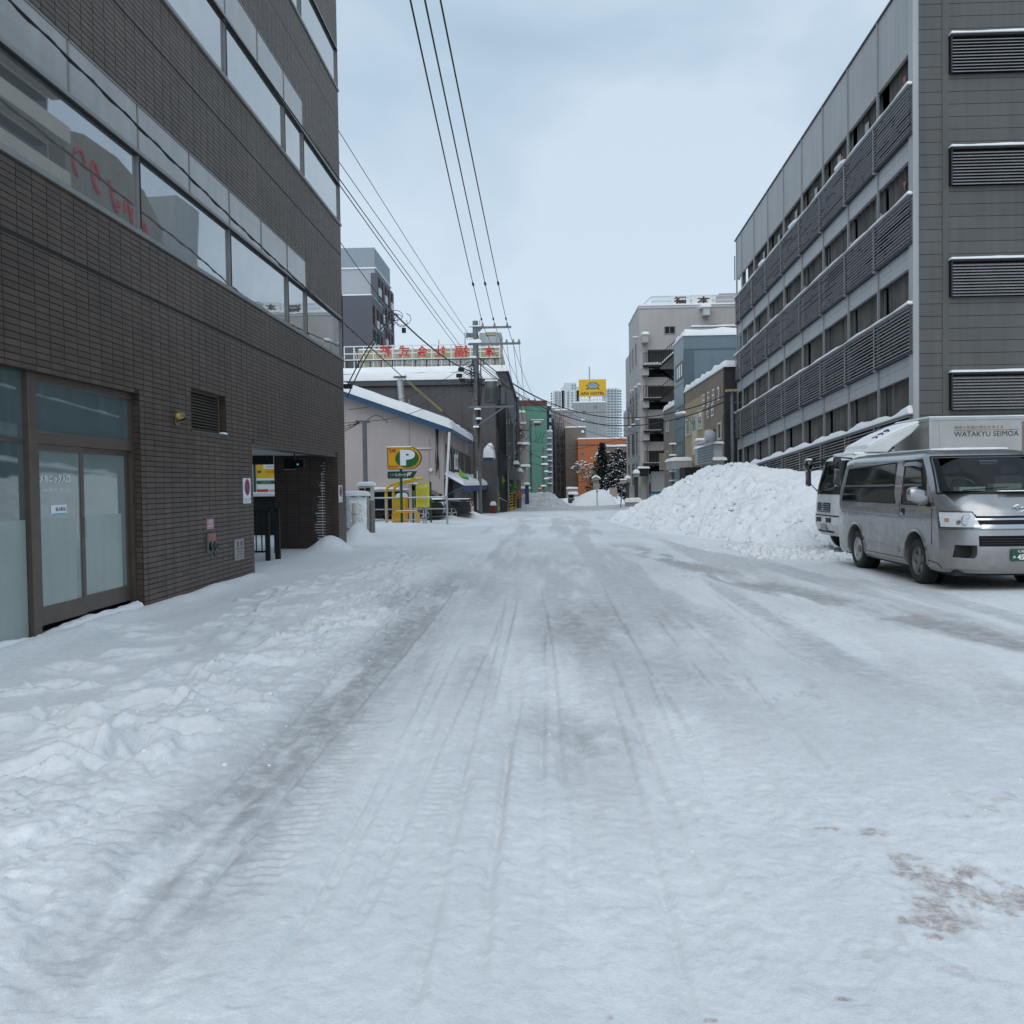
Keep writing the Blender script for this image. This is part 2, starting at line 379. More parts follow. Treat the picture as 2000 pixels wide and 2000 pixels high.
def ss(e0, e1, x): t = np.clip((x - e0) / (e1 - e0), 0, 1); return t * t * (3 - 2 * t)
def gz(y):
    return -.015 * max(0, min(y, 150) - 40)
def gza(y): return -.015 * (np.clip(y, 40, 150) - 40)

# ================================================================ GROUND: packed snow over street and pavement
PR = [(305,1241),(287,1272),(145,1303),(114,1339),(437,1321),(373,1362),(512,1305),(362,1318),(595,1243),(424,1222),(274,1396),(26,1409),(78,1430),(470,1204),(528,1207),(585,1191),(600,1160),(507,1171),(20,1350),(180,1392),(660,1225),(560,1150),(690,1180),(640,1140),(700,1130),(330,1470),(200,1500),(730,1110),(560,1262),(450,1395),(60,1520),(240,1225),(160,1440)]
GSX, GSY = 0, 0
def ground_h(x, y):
    u = x - .0 * y
    z = gza(y)
    road = ss(-2.3, -1.7, x) * (1 - ss(4.6, 7.5, x))
    walk = 1 - ss(-3.0, -2.4, x)
    far = ss(26, 45, y)
    # gentle unevenness everywhere
    z = z + .035 * fbm(x * .35, y * .22, 3, 0) + .010 * fbm(x * 2.2, y * .8, 3, 2) * (.6 + road)
    z = z - .035 * walk
    # trampled windrow between pavement and carriageway
    cx = -2.25 + .35 * vn(y * .35, y * 0 + 3, 1)
    ber = np.exp(-((x - cx) / .62) ** 2) * ss(1.0, 4, y) * (1 - .75 * ss(13, 26, y))
    lump = np.abs(fbm(x * 2.3, y * 1.7, 4, 3, .6))
    crust = ss(-.05, .22, fbm(x * 1.1, y * .8, 3, 5))
    z = z + ber * (.02 + .055 * lump + .03 * crust) * (.5 + .5 * ss(4, 9, y))
    wide = np.exp(-((x + 2.9) / .9) ** 2) * ss(1.0, 4, y) * (1 - ss(22, 30, y))
    z = z + wide * (.03 * np.abs(fbm(x * 1.5, y * 1.2, 4, 6, .55)))
    # small rough crumbs
    z = z + (ber + .3 * wide) * .025 * np.abs(fbm(x * 9, y * 8, 2, 1))
    z = z + .006 * fbm(x * 11, y * 7, 2, 4) * ss(-.1, .3, fbm(x * .5, y * .3, 2, 2)) * road
    # broken crust: plates with crisp edges
    p1 = ss(.00, .035, fbm(x * 1.7, y * 1.5, 5, 2, .55)); p2 = ss(-.02, .015, fbm(x * 4.3, y * 3.9, 4, 6, .55)); p3 = ss(.03, .09, fbm(x * 9.5, y * 9, 3, 1))
    z = z + (ber + .55 * wide) * (.022 * p1 + .013 * p2 + .006 * p3)
    z = z + road * (1 - far) * (.004 * p2 * ss(-.15, .25, fbm(x * .6, y * .35, 2, 3)) + .005 * p3 * ss(-.2, .2, fbm(x * .9, y * .5, 2, 4)) + .003 * np.maximum(0, fbm(x * 17, y * 15, 2, 0)))
    # plough striations running with the traffic
    st = fbm(x * 6.5 + .3 * vn(y * .3, x * 0, 2), y * .28, 3, 6)
    z = z + .014 * st * road * (1 - .7 * far)
    z = z + (.009 * np.abs(fbm(x * 4.5, y * 2.6, 4, 0)) + .006 * np.abs(fbm(x * 12, y * 8, 2, 5)) * ss(-.2, .3, fbm(x * .7, y * .5, 2, 7))) * road * (1 - far)
    # wheel ruts
    for c, wd, dp in ((-1.5, .30, .020), (.25, .34, .014), (1.75, .30, .012), (3.0, .28, .012)):
        cc = c + .12 * vn(y * .16, y * 0 + c * 5, 4)
        z = z - dp * np.exp(-((x - cc) / wd) ** 4) * ss(1.5, 3, y) * (1 - far)
    # crisp tyre grooves
    for i, (c, y0, y1) in enumerate(((-.95, 2.4, 9), (-.86, 2.6, 9.5), (-.62, 2.2, 14), (-.47, 2.1, 13), (-.40, 2.2, 13), (-.05, 2.0, 12), (.05, 2.6, 15), (-.75, 2.2, 7), (.42, 2.3, 8), (.60, 3, 11), (1.55, 3, 12), (.78, 5, 15), (.86, 5, 14), (1.25, 6, 13), (2.2, 7, 14), (-1.72, 3, 16), (-1.32, 3, 15), (-.2, 2.4, 8), (-.28, 2.4, 8))):
        cc = c + .10 * vn(y * .22, y * 0 + i * 3.1, 5) + .012 * (y - 6) * (i % 3 - 1)
        z = z - .022 * np.exp(-((x - cc) / .016) ** 2) * (.55 + .9 * np.abs(vn(y * 9, y * 0 + i, 2))) * ss(y0, y0 + 1, y) * (1 - ss(y1 - 2, y1, y)) * ss(-.25, .05, vn(y * 1.3, y * 0 + i, 3))
        z = z + .009 * np.exp(-((x - cc - .045) / .02) ** 2) * ss(y0, y0 + 1, y) * (1 - ss(y1 - 2, y1, y))
    # tread prints: short bars pressed across the wheel path
    for i, (c, y0, y1, wd) in enumerate(((-1.22, 3.2, 9, .09), (-.55, 3.5, 12, .075), (.30, 5, 14, .09), (.82, 4.5, 13, .075), (1.95, 6, 14, .09), (-.12, 2.6, 6.5, .07))):
        cc = c + .12 * vn(y * .16, y * 0 + i * 3.1, 5) + .010 * (y - 6) * (i % 3 - 1)
        m_ = np.exp(-((x - cc) / wd) ** 6) * ss(y0, y0 + .8, y) * (1 - ss(y1 - 3, y1, y)) * ss(-.12, .12, fbm(x * .9, y * .8, 3, 5))
        z = z - .006 * m_ * (1 + np.tanh(3 * np.sin(2 * np.pi * (y + .25 * np.abs(x - cc)) / .085)))
    # curved tracks swinging in from the van
    yy = 8.0 + 0 * y
    cv = 1.9 + .035 * (26 - np.clip(y, 0, 26)) + .0085 * (26 - np.clip(y, 0, 26)) ** 2 * .8
    z = z - .022 * np.exp(-((x - cv) / .38) ** 4) * (1 - ss(22, 28, y)) + .018 * np.exp(-((x - cv - .62) / .16) ** 2) * (1 - ss(20, 26, y))
    # footprints
    for i, (px, py) in enumerate(PR):
        p = pick(px, py, Z=-.02); a = .3 + .5 * math.sin(i * 2.1); s = .9 + .25 * math.sin(i * 1.3)
        dx = x - p.x; dy = y - p.y
        U = (dx * math.cos(a) + dy * math.sin(a)) / (.24 * s); V = (-dx * math.sin(a) + dy * math.cos(a)) / (.13 * s)
        r2 = U * U + V * V
        z = z - .105 * np.exp(-r2 ** 2) + .036 * np.exp(-((np.sqrt(r2) - 1.45) / .33) ** 2) * (1 + .6 * np.sin(3 * np.arctan2(V, U) + i))
    # second and third trail of prints up the pavement
    for i in range(46):
        fy = 5.6 + i * .42; fx = -3.55 + .5 * math.sin(i * .23) + (.13 if i % 2 else -.13)
        if i % 5 == 3: continue
        dx = (x - fx) / .11; dy = (y - fy) / .19; r2 = dx * dx + dy * dy
        z = z - .07 * np.exp(-r2 ** 2) + .022 * np.exp(-((np.sqrt(r2) - 1.4) / .35) ** 2)
    # drifts: at the passage pier, at the car park edge, by the first pole
    for px, py, Y, h, sx, sy in ((645, 1066, 23.4, .42, .42, .5), (700, 1035, 26.3, .55, .35, .5), (905, 1003, 47, .40, 1.1, 3.2), (880, 1010, 44, .35, 1.3, 2.0), (760, 1040, 34, .16, 3.0, 2.0), (690, 1060, 28, .16, .8, 1.5)):
        p = pick(px, py, Y=Y); z = z + h * np.exp(-((x - p.x) / sx) ** 2 - ((y - Y) / sy) ** 2) * (1 + .25 * vn(x * 3, y * 3, 1))
    # walls keep a shallow trough with a blown lip; doorstep drift
    z = z + .075 * np.exp(-((x + 5.2) / .2) ** 2) * (1 - ss(16.8, 17.1, y)) * (1 + .8 * vn(y * 2.1, x * 2, 3))
    # left side beyond the tiled building: deep smooth snow
    z = z + .10 * ss(25.5, 28, y) * (1 - ss(-4.4, -3.2, x)) * (1 - ss(60, 66, y))
    z = z + .10 * ss(6.0, 8.0, x) * (.4 + np.abs(fbm(x * 1.2, y * 1.2, 3, 5))) * ss(17.8, 19, y)
    return z
xs = np.concatenate([-np.geomspace(90, 8.2, 26), np.arange(-8, -5.5, .12), np.arange(-5.45, -2.7, .0215), np.arange(-2.7, 2.9, .0135), np.arange(2.9, 6.2, .0215), np.arange(6.25, 14, .09), np.geomspace(14.2, 95, 26)])
ys = np.concatenate([np.arange(-14, 1.4, .7), np.exp(np.arange(math.log(1.6), math.log(12), .0043)), np.exp(np.arange(math.log(12.05), math.log(62), .0065)), np.geomspace(63, 900, 90)])
GX, GY = np.meshgrid(xs, ys); GZ = ground_h(GX, GY)
nx, ny = len(xs), len(ys)
me = bpy.data.meshes.new('snow_ground')
me.vertices.add(nx * ny); me.vertices.foreach_set('co', np.stack([GX, GY, GZ], -1).astype(np.float32).ravel())
ii = np.arange((nx - 1) * (ny - 1)); r_ = ii // (nx - 1); c_ = ii % (nx - 1); a = r_ * nx + c_
q = np.stack([a, a + 1, a + nx + 1, a + nx], -1).astype(np.int32)
me.loops.add(q.size); me.loops.foreach_set('vertex_index', q.ravel())
me.polygons.add(len(q)); me.polygons.foreach_set('loop_start', np.arange(0, q.size, 4, dtype=np.int32)); me.polygons.foreach_set('loop_total', np.full(len(q), 4, np.int32))
me.update(calc_edges=True); me.polygons.foreach_set('use_smooth', np.ones(len(q), bool))
# wear masks (polished ice, sand and exhaust dirt, plus painted shade under vehicles)
road = ss(-2.2, -1.8, GX) * (1 - ss(5.0, 6.5, GX))
fade = 1 - ss(40, 60, GY)
ice = np.zeros_like(GX)
cc = -1.5 + .12 * vn(GY * .16, GY * 0 - 7.5, 4)
ice = np.maximum(ice, .95 * np.exp(-((GX - cc) / .34) ** 2) * ss(2.2, 3.6, GY) * (1 - ss(15, 20, GY)) * ss(-.6, .0, fbm(GX * 5, GY * .8, 4, 2)))
def blob(cx, cy, sx, sy, k): return k * np.exp(-((GX - cx) / sx) ** 2 - ((GY - cy) / sy) ** 2)
for b in ((.45, 10.5, .75, 3.0, 1.0), (.25, 6.0, .6, 1.3, .75), (1.6, 11, .5, 3.4, .75), (-1.9, 12.5, .5, 2.8, .75), (1.1, 8, .7, 2.2, .6), (-.9, 14, .9, 4, .6), (2.6, 8.6, .5, 2.6, .6), (3.4, 6.6, .6, 1.5, .5), (.6, 19, 1.6, 5, .6), (-2.0, 4.4, .5, 1.2, .45), (-1.2, 8.5, .35, 3.5, .35)):
    ice = np.maximum(ice, blob(*b) * ss(-.45, .25, fbm(GX * 2.4, GY * .55, 5, 1)))
tr = ss(.02, .38, fbm(GX * 1.9, GY * .16, 4, 3)) * road * ss(5, 9, GY) * fade
ice = np.maximum(ice, .55 * tr)
cv = 1.9 + .035 * (26 - np.clip(GY, 0, 26)) + .0085 * (26 - np.clip(GY, 0, 26)) ** 2 * .8
trk = np.exp(-((GX - cv) / .42) ** 4) * (1 - ss(21, 27, GY)) * ss(-.4, .1, fbm(GX * 3, GY * .7, 4, 4))
ice = np.maximum(ice, .85 * trk)
ice = np.maximum(ice, (.55 + .5 * ss(-.2, .3, fbm(GX * .8, GY * .2, 3, 2))) * ss(62, 74, GY))
dirt = np.zeros_like(GX)
dirt = np.maximum(dirt, .10 * tr); dirt = np.maximum(dirt, .8 * trk * ss(6, 9, GY)); dirt = np.maximum(dirt, .5 * np.exp(-((GX - cc) / .22) ** 4) * ss(5, 7, GY) * (1 - ss(12, 16, GY)) * ss(-.2, .2, fbm(GX * 6, GY * .8, 4, 2)))
for b in ((.5, 10.2, .55, 2.4, .5), (1.45, 10.6, .25, 1.6, .65), (.1, 13, .4, 2, .4), (3.9, 10.8, .5, 1.2, .7)):
    dirt = np.maximum(dirt, blob(*b) * ss(-.2, .2, fbm(GX * 4, GY * 1.2, 5, 3)))
br = np.zeros_like(GX)
for px, py, sx, sy, k in ((1905, 1740, .17, .26, 1.25), (1780, 1690, .12, .14, 1.2), (1850, 1800, .14, .07, 1.2), (1820, 1770, .10, .12, 1.0), (1725, 1622, .16, .05, 1.0), (1900, 1598, .13, .06, 1.0), (1615, 1613, .09, .04, .8), (1990, 1745, .12, .1, 1.2), (1380, 1966, .03, .015, 1.3), (1648, 1937, .03, .015, 1.5), (1825, 1822, .05, .03, 1.3), (1194, 1853, .03, .04, .9), (1194, 1966, .03, .03, .9), (1375, 1232, .12, .07, .8), (1780, 1202, .3, .2, .9)):
    p = pick(px, py, Z=0); br = np.maximum(br, k * np.exp(-((GX - p.x) / sx) ** 2 - ((GY - p.y) / sy) ** 2))
br = ss(.35, .95, br * (1 + 1.7 * fbm(GX * 9, GY * 6, 4, 3, .75)))
spk = ss(.28, .40, vn(GX * 16, GY * 9, 5) + .12 * vn(GX * 3, GY * 2, 2)) * ss(-.1, .35, vn(GX * 1.2, GY * .7, 6)) * ss(.2, 1.2, GX + .3) * road
und_dirt_shade = ss(5.2, 5.7, GX) * (1 - ss(7.6, 8.1, GX)) * ss(13.0, 13.6, GY) * (1 - ss(17.6, 18.3, GY)) + ss(6.1, 6.6, GX) * ss(19.2, 19.8, GY) * (1 - ss(21.2, 21.8, GY)) * (1 - ss(11, 12, GX))  # dirty ice under van and truck, darkened also as their contact shadow
dirt = np.maximum(dirt, und_dirt_shade); ice = np.maximum(ice, und_dirt_shade * .9)
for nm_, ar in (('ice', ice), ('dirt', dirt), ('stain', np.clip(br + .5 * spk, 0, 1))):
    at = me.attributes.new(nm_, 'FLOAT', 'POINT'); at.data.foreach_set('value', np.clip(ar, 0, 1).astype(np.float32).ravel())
mt = bpy.data.materials.new('packed_snow'); mt.use_nodes = True; M['packed_snow'] = mt
t = mt.node_tree; L = t.links.new; P = t.nodes['Principled BSDF']
def nn(ty, **k):
    n = t.nodes.new(ty)
    for a_, b_ in k.items(): setattr(n, a_, b_)
    return n
def mixc(f, c1, c2):
    x = nn('ShaderNodeMix', data_type='RGBA'); L(f, x.inputs[0])
    for i, c in ((6, c1), (7, c2)):
        if isinstance(c, tuple): x.inputs[i].default_value = (*c, 1)
        else: L(c, x.inputs[i])
    return x.outputs[2]
at = {k: nn('ShaderNodeAttribute', attribute_name=k).outputs['Fac'] for k in ('ice', 'dirt', 'stain')}
g = nn('ShaderNodeNewGeometry'); pos = g.outputs['Position']
def noise(sc, det=5, mapping=None, rough=.55):
    n = nn('ShaderNodeTexNoise'); n.inputs['Scale'].default_value = sc; n.inputs['Detail'].default_value = det; n.inputs['Roughness'].default_value = rough
    if mapping: mp_ = nn('ShaderNodeMapping'); mp_.inputs['Scale'].default_value = mapping; L(pos, mp_.inputs[0]); L(mp_.outputs[0], n.inputs[0])
    else: L(pos, n.inputs[0])
    return n.outputs[0]
def mrange(v, a_, b_, c_2, d_): r = nn('ShaderNodeMapRange'); L(v, r.inputs[0]); [setattr(r.inputs[i + 1], 'default_value', x) for i, x in enumerate((a_, b_, c_2, d_))]; return r.outputs[0]
def mth(op, a_, b_):
    x = nn('ShaderNodeMath', operation=op)
    for i, c in enumerate((a_, b_)):
        if isinstance(c, (int, float)): x.inputs[i].default_value = c
        else: L(c, x.inputs[i])
    return x.outputs[0]
base = mixc(mrange(noise(.55, 7, (1, .4, 1), .62), .36, .62, 0, 1), (.70, .72, .735), (.86, .865, .875))
gr = mrange(noise(14, 8, None, .75), .47, .64, 0, .55)
base = mixc(gr, base, (.62, .645, .67))
fi = mrange(noise(6, 9, (1, .8, 1), .75), .38, .56, .4, 1.0)
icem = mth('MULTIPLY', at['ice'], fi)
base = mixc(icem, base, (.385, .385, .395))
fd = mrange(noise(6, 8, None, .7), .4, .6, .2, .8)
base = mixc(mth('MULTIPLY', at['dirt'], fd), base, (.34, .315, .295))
base = mixc(mth('MULTIPLY', at['stain'], mrange(noise(24, 9, None, .8), .42, .58, .25, 1)), base, (.43, .37, .345))
L(base, P.inputs['Base Color'])
L(mrange(icem, 0, 1, .72, .42), P.inputs['Roughness']); P.inputs['Specular IOR Level'].default_value = .3
h1 = mth('MULTIPLY', noise(38, 5, (1, .45, 1), .65), 1.0)
h2 = mth('MULTIPLY', noise(13, 7, None, .65), 1.1)
h3 = mth('MULTIPLY', noise(110, 2), .35)
bp = nn('ShaderNodeBump'); bp.inputs['Strength'].default_value = .38; bp.inputs['Distance'].default_value = .02
L(mth('ADD', mth('ADD', h1, h2), h3), bp.inputs['Height']); L(bp.outputs[0], P.inputs['Normal'])
me.materials.append(mt)
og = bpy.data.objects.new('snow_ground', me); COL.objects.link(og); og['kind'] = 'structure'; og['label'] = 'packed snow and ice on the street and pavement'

# ================================================================ LEFT: brown tiled building
WX = -5.3
B = thing('tiled_building', 'tall dark brown tiled building with ribbon windows beside the pavement', 'building', (WX, 14, 0))
TP, TQ = .072, .296
Y0, Y1, ZT = 3.0, 25.2, 16.2
bands = [(4.97, 6.02, 6.66), (8.52, 9.57, 10.24), (12.05, 13.10, 13.78)]
YD = 12.33      # end of the door recess
V = (14.16, 15.72, 2.45, 3.07)
PS = (17.12, 24.28, 2.37)
holes = [(2, YD, -1, 2.81), V, (PS[0], PS[1], -1, PS[2])]
for a_, b_, c_ in bands: holes += [(2, 26, a_ - .06, b_), (2, 21.4, b_, c_)]
def cells(y0, y1, z0, z1, hs):
    yy = sorted({y0, y1} | {min(max(v, y0), y1) for h in hs for v in h[:2]}); zz = sorted({z0, z1} | {min(max(v, z0), z1) for h in hs for v in h[2:4]})
    for i in range(len(yy) - 1):
        for j in range(len(zz) - 1):
            cy = (yy[i] + yy[i + 1]) / 2; cz = (zz[j] + zz[j + 1]) / 2
            if not any(h[0] < cy < h[1] and h[2] < cz < h[3] for h in hs): yield yy[i], yy[i + 1], zz[j], zz[j + 1]
mb = MB()
for a_, b_, c_, d_ in cells(Y0, Y1, -.3, ZT, holes): mb.box(WX - .35, WX - .007, a_, b_, c_, d_)
mb.build('wall', 'tile_joint', B)
# floors, far walls and roof so that the volume is closed
mb = MB(); mb.box(WX - 9, WX - .36, Y0, Y1 - .02, 2.40, ZT - .1); mb.build('inner_wall', 'void', B)
mb = MB()
for z in (4.12, 7.66, 11.2, 14.7): mb.box(WX - .007, WX - .004, Y0, Y1, z, z + .022)
mb.build('expansion_joint', 'black', B)
jh = holes + [(2, 26, z, z + .022) for z in (4.12, 7.66, 11.2, 14.7)]
tiles = []; J = .008
nrow = int((ZT + .3) / TP); ncol = int((Y1 - Y0) / TQ) + 1
for r in range(nrow):
    z0 = -.3 + r * TP
    for c in range(ncol):
        y0 = Y1 - (c + 1) * TQ; rect = [y0 + J / 2, y0 + TQ - J / 2, z0 + J / 2, z0 + TP - J / 2]
        for h in jh:
            if rect is None: break
            if h[0] < rect[1] and h[1] > rect[0] and h[2] < rect[3] and h[3] > rect[2]:
                if h[0] <= rect[0] and h[1] >= rect[1]:
                    if h[2] <= rect[2] and h[3] >= rect[3]: rect = None
                    elif h[2] <= rect[2]: rect[2] = h[3]
                    elif h[3] >= rect[3]: rect[3] = h[2]
                    else: rect[3] = h[2]
                elif h[2] <= rect[2] and h[3] >= rect[3]:
                    if h[0] <= rect[0]: rect[0] = h[1]
                    else: rect[1] = h[0]
                elif h[0] <= rect[0]: rect[0] = max(rect[0], min(h[1], rect[1]))
                else: rect[1] = min(rect[1], max(h[0], rect[0]))
                if rect and (rect[1] - rect[0] < .02 or rect[3] - rect[2] < .012): rect = None
        if rect: tiles.append(rect)
def inview(t_):
    px, py = proj((WX, (t_[0] + t_[1]) / 2, (t_[2] + t_[3]) / 2)); return 0 <= px <= 2000 and 0 <= py <= 2000
vis = sorted([t_ for t_ in tiles if inview(t_) and t_[2] > 0], key=lambda t_: ((t_[0]) ** 2 + 28 + (t_[2] - 1.5) ** 2) / ((t_[1] - t_[0]) * (t_[3] - t_[2])) )[:296]
vset = {tuple(t_) for t_ in vis}
def tile_box(mb, y0, y1, z0, z1, x, ty=0):
    c = .0015 * random.uniform(-1, 1); d = .0012 * random.uniform(-1, 1)
    v = [(x - .012, y0, z0), (x - .012, y1, z0), (x - .012, y1, z1), (x - .012, y0, z1), (x + c, y0 + .002, z0 + .002), (x + d, y1 - .002, z0 + .002), (x + d, y1 - .002, z1 - .002), (x + c, y0 + .002, z1 - .002)]
    mb.add(v, [(4, 5, 6, 7), (0, 1, 5, 4), (1, 2, 6, 5), (2, 3, 7, 6), (3, 0, 4, 7)])
mb = MB()
for t_ in tiles:
    if tuple(t_) not in vset: tile_box(mb, *t_, WX)
mb.build('tile_field', 'tile', B, kind='stuff')
shared = {}
for t_ in vis:
    k = (round(t_[1] - t_[0], 3), round(t_[3] - t_[2], 3))
    if k not in shared:
        mb = MB(); tile_box(mb, 0, k[0], 0, k[1], 0); o = mb.build('tile', 'tile'); o.data.name = 'tile'; shared[k] = o.data; bpy.data.objects.remove(o)
    o = bpy.data.objects.new('tile', shared[k]); COL.objects.link(o); o.parent = B
    o.location = Vector((WX + random.uniform(-.001, .001), t_[0], t_[2])) - Vector(B.location)
# tiles round the door jamb, the vent jamb and the passage ends (small return pieces)
mb = MB()
def jamb(mb, yf, x0, x1, z0, z1, sgn):
    z = z0
    while z < z1 - .03:
        x = x0
        while x < x1 - .02:
            xe = min(x + TQ * .6, x1); mb.box(x + .003, xe - .003, yf, yf + sgn * .011, z + .004, min(z + TP, z1) - .004); x = xe
        z += TP
jamb(mb, YD, WX - .12, WX - .012, 0, 2.81, -1); jamb(mb, V[1], WX - .14, WX - .012, V[2], V[3], -1); jamb(mb, PS[1], WX - .34, WX - .012, -.05, PS[2], -1)
mb.build('jamb_tile', 'tile', B, kind='stuff')
# ribbon windows
muls_g = [5.2, 8.86, 12.52, 16.18, 19.84, 21.4, Y1 - .03]
muls_p = [5.2, 7.03, 8.86, 10.69, 12.52, 14.35, 16.18, 18.01, 19.84, 21.4]
for a_, b_, c_ in bands:
    for i in range(len(muls_g) - 1):
        y0, y1 = muls_g[i] + .035, muls_g[i + 1] - .035
        if i == 0: y0 = Y0
        # each pane has its own slight bow, as big float panes have
        k1, k2 = random.uniform(-1, 1), random.uniform(-1, 1)
        def PP(u, v, y0=y0, y1=y1, a_=a_, b_=b_, k1=k1, k2=k2):
            s_ = (u - y0) / (y1 - y0); r2 = (v - a_) / (b_ - a_); return (WX - .045 + .0018 * k1 * math.sin(math.pi * s_) * math.sin(math.pi * r2) + .0012 * k2 * math.sin(2 * math.pi * s_) * r2, u, v)
        patch(PP, lin(y0, y1, 14), lin(a_ + .04, b_ - .03, 6)).build('window_pane', 'glass_mirror', B, smooth=True)
        MB().box(WX - .08, WX - .046 - .01, y0, y1, a_ - .06, b_).build('pane_backing', 'void', B) if False else None
    for y in muls_g:
        MB().box(WX - .07, WX - .003, y - .03, y + .03, a_ + .002, b_ - .002).build('mullion', 'sash_gray', B)
        MB().box(WX - .002, WX + .004, y - .012, y + .02, a_ + .05, b_ - .05).build('gasket', 'black', B)
    MB().box(WX - .09, WX + .028, Y0, Y1 + .02, a_ - .062, a_).build('window_sill', 'sash_gray', B)
    MB().box(WX - .09, WX + .006, Y0, Y1 + .01, b_ - .026, b_ + .026).build('window_head', 'sash_gray', B)
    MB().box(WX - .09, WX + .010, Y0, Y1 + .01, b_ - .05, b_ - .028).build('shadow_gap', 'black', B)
    for i in range(len(muls_p) - 1):
        y0, y1 = muls_p[i] + .02, muls_p[i + 1] - .02
        if i == 0: y0 = Y0
        MB().box(WX - .06, WX - .012, y0, y1, b_ + .03, c_ - .02).build('spandrel_panel', 'panel_gray', B, bevel=.006)
    mb = MB()
    for y in muls_p: mb.box(WX - .05, WX - .002, y - .02, y + .02, b_ + .028, c_ - .003)
    mb.box(WX - .05, WX - .002, Y0, 21.42, c_ - .02, c_ + .004); mb.build('panel_frame', 'sash_gray', B)
    MB().box(WX - .30, WX - .10, Y0, Y1 - .01, a_ - .1, c_ + .1).build('dark_lining', 'void', B)
MB().box(WX - .02, WX + .012, Y1 - .012, Y1 + .018, 4.9, 6.66).build('corner_trim', 'black', B)
# entrance: fixed window, post, transom, sliding doors
DX = WX - .125
def DY(px): return pick(px, 1000, X=DX).y
p0, p1 = DY(52), DY(68); yj = YD
MB().box(DX - .06, DX + .05, p0, p1, -.05, 2.81).build('entrance_post', 'alu_brown', B, bevel=.004)
ZD = 2.06
MB().box(DX - .05, DX + .035, p1, yj, ZD, ZD + .13).build('transom', 'alu_brown', B, bevel=.004)
MB().box(DX - .05, DX + .03, p1, yj, 2.73, 2.81).build('head_frame', 'alu_brown', B)
MB().box(DX - .05, DX + .035, yj - .07, yj - .001, -.05, ZD).build('side_frame', 'alu_brown', B)
MB().box(DX - .05, DX + .03, yj - .05, yj - .001, ZD + .13, 2.73).build('side_frame', 'alu_brown', B)
MB().box(DX - .03, DX - .015, p1, yj - .05, ZD + .13, 2.73).build('transom_window', 'glass_teal', B)
MB().box(DX - .05, DX + .0, Y0, p0, 2.06, 2.09).build('transom', 'alu_brown', B)
MB().box(DX - .03, DX - .015, Y0, p0, 2.09, 2.81).build('shop_window', 'glass_teal', B)
MB().box(DX - .03, DX - .015, Y0, p0, 0.02, 2.06).build('shop_window', 'glass_teal', B)
MB().box(DX - .012, DX - .010, Y0, p0 - .01, .02, 1.25).build('frosted_film', 'film', B)
MB().box(DX - .6, DX - .2, Y0, yj, 0.0, 2.8).build('dark_lining', 'void', B)
def leaf(ya, yb, xo, zb):
    d = MB().box(xo - .02, xo + .02, ya, ya + .075, zb, ZD).box(xo - .02, xo + .02, yb - .075, yb, zb, ZD).box(xo - .02, xo + .02, ya + .075, yb - .075, zb, zb + .2).box(xo - .02, xo + .02, ya + .075, yb - .075, ZD - .07, ZD).build('sliding_door', 'alu_brown', B, bevel=.003)
    MB().box(xo - .006, xo + .004, ya + .075, yb - .075, zb + .2, ZD - .07).build('door_glass', 'glass_door', d)
    MB().box(xo + .0045, xo + .006, ya + .076, yb - .2, zb + .2, 1.25).build('frosted_film', 'film', d)
    MB().box(xo + .0045, xo + .006, ya + .076, yb - .2, 1.25, 1.92).build('door_film', 'glass_door', d)
    return d
ym = (DY(158) + DY(160)) / 2
d1 = leaf(p1 + .005, ym + .04, DX + .0, .10); d2 = leaf(ym - .02, yj - .07, DX - .045, .10)
MB().box(DX - .03, DX + .012, ym + .04, ym + .055, .3, 2.0).build('seal', 'black', d1)
MB().tube([(DX + .03, ym + .03, 1.0), (DX + .045, ym + .03, 1.02), (DX + .045, ym + .03, 1.2), (DX + .03, ym + .03, 1.22)], .008, 6).build('handle', 'alu', d1)
c_ = pick(105, 935, X=DX); text('メカニック入口', (DX + .012, c_.y, c_.z), .088, .66, '+x', 'white_print', d1, bold=.012)
c_ = pick(106, 957, X=DX); text('お客様は正面入口をご利用ください', (DX + .012, c_.y, c_.z), .033, .62, '+x', 'white_print', d1)
c_ = pick(113, 996, X=DX); sg = MB().box(DX + .008, DX + .012, c_.y - .17, c_.y + .17, c_.z - .05, c_.z + .055).build('notice', 'white_print', None, loc=(DX, c_.y, c_.z), label='small white paper notice with purple print taped to the left door leaf', cat='notice')
text('出入禁止', (DX + .012, c_.y + .04, c_.z + .01), .045, .22, '+x', 'blue_dark', sg, bold=.03, depth=.003); MB().box(DX + .0125, DX + .014, c_.y - .15, c_.y + .15, c_.z - .047, c_.z - .036).build('blue_line', 'sign_cyan', sg)
# kerb slot under the doors with a strip of blown snow on it
MB().box(WX - .12, WX - .002, Y0, YD + .9, -.12, .015).build('threshold', 'black', B)
MB().snow(WX - .14, WX - .0, Y0, YD - .02, .0, .06, step=.12, rough=.6, over=0).build('snow_cover', 'snow', B, smooth=True, kind='stuff')
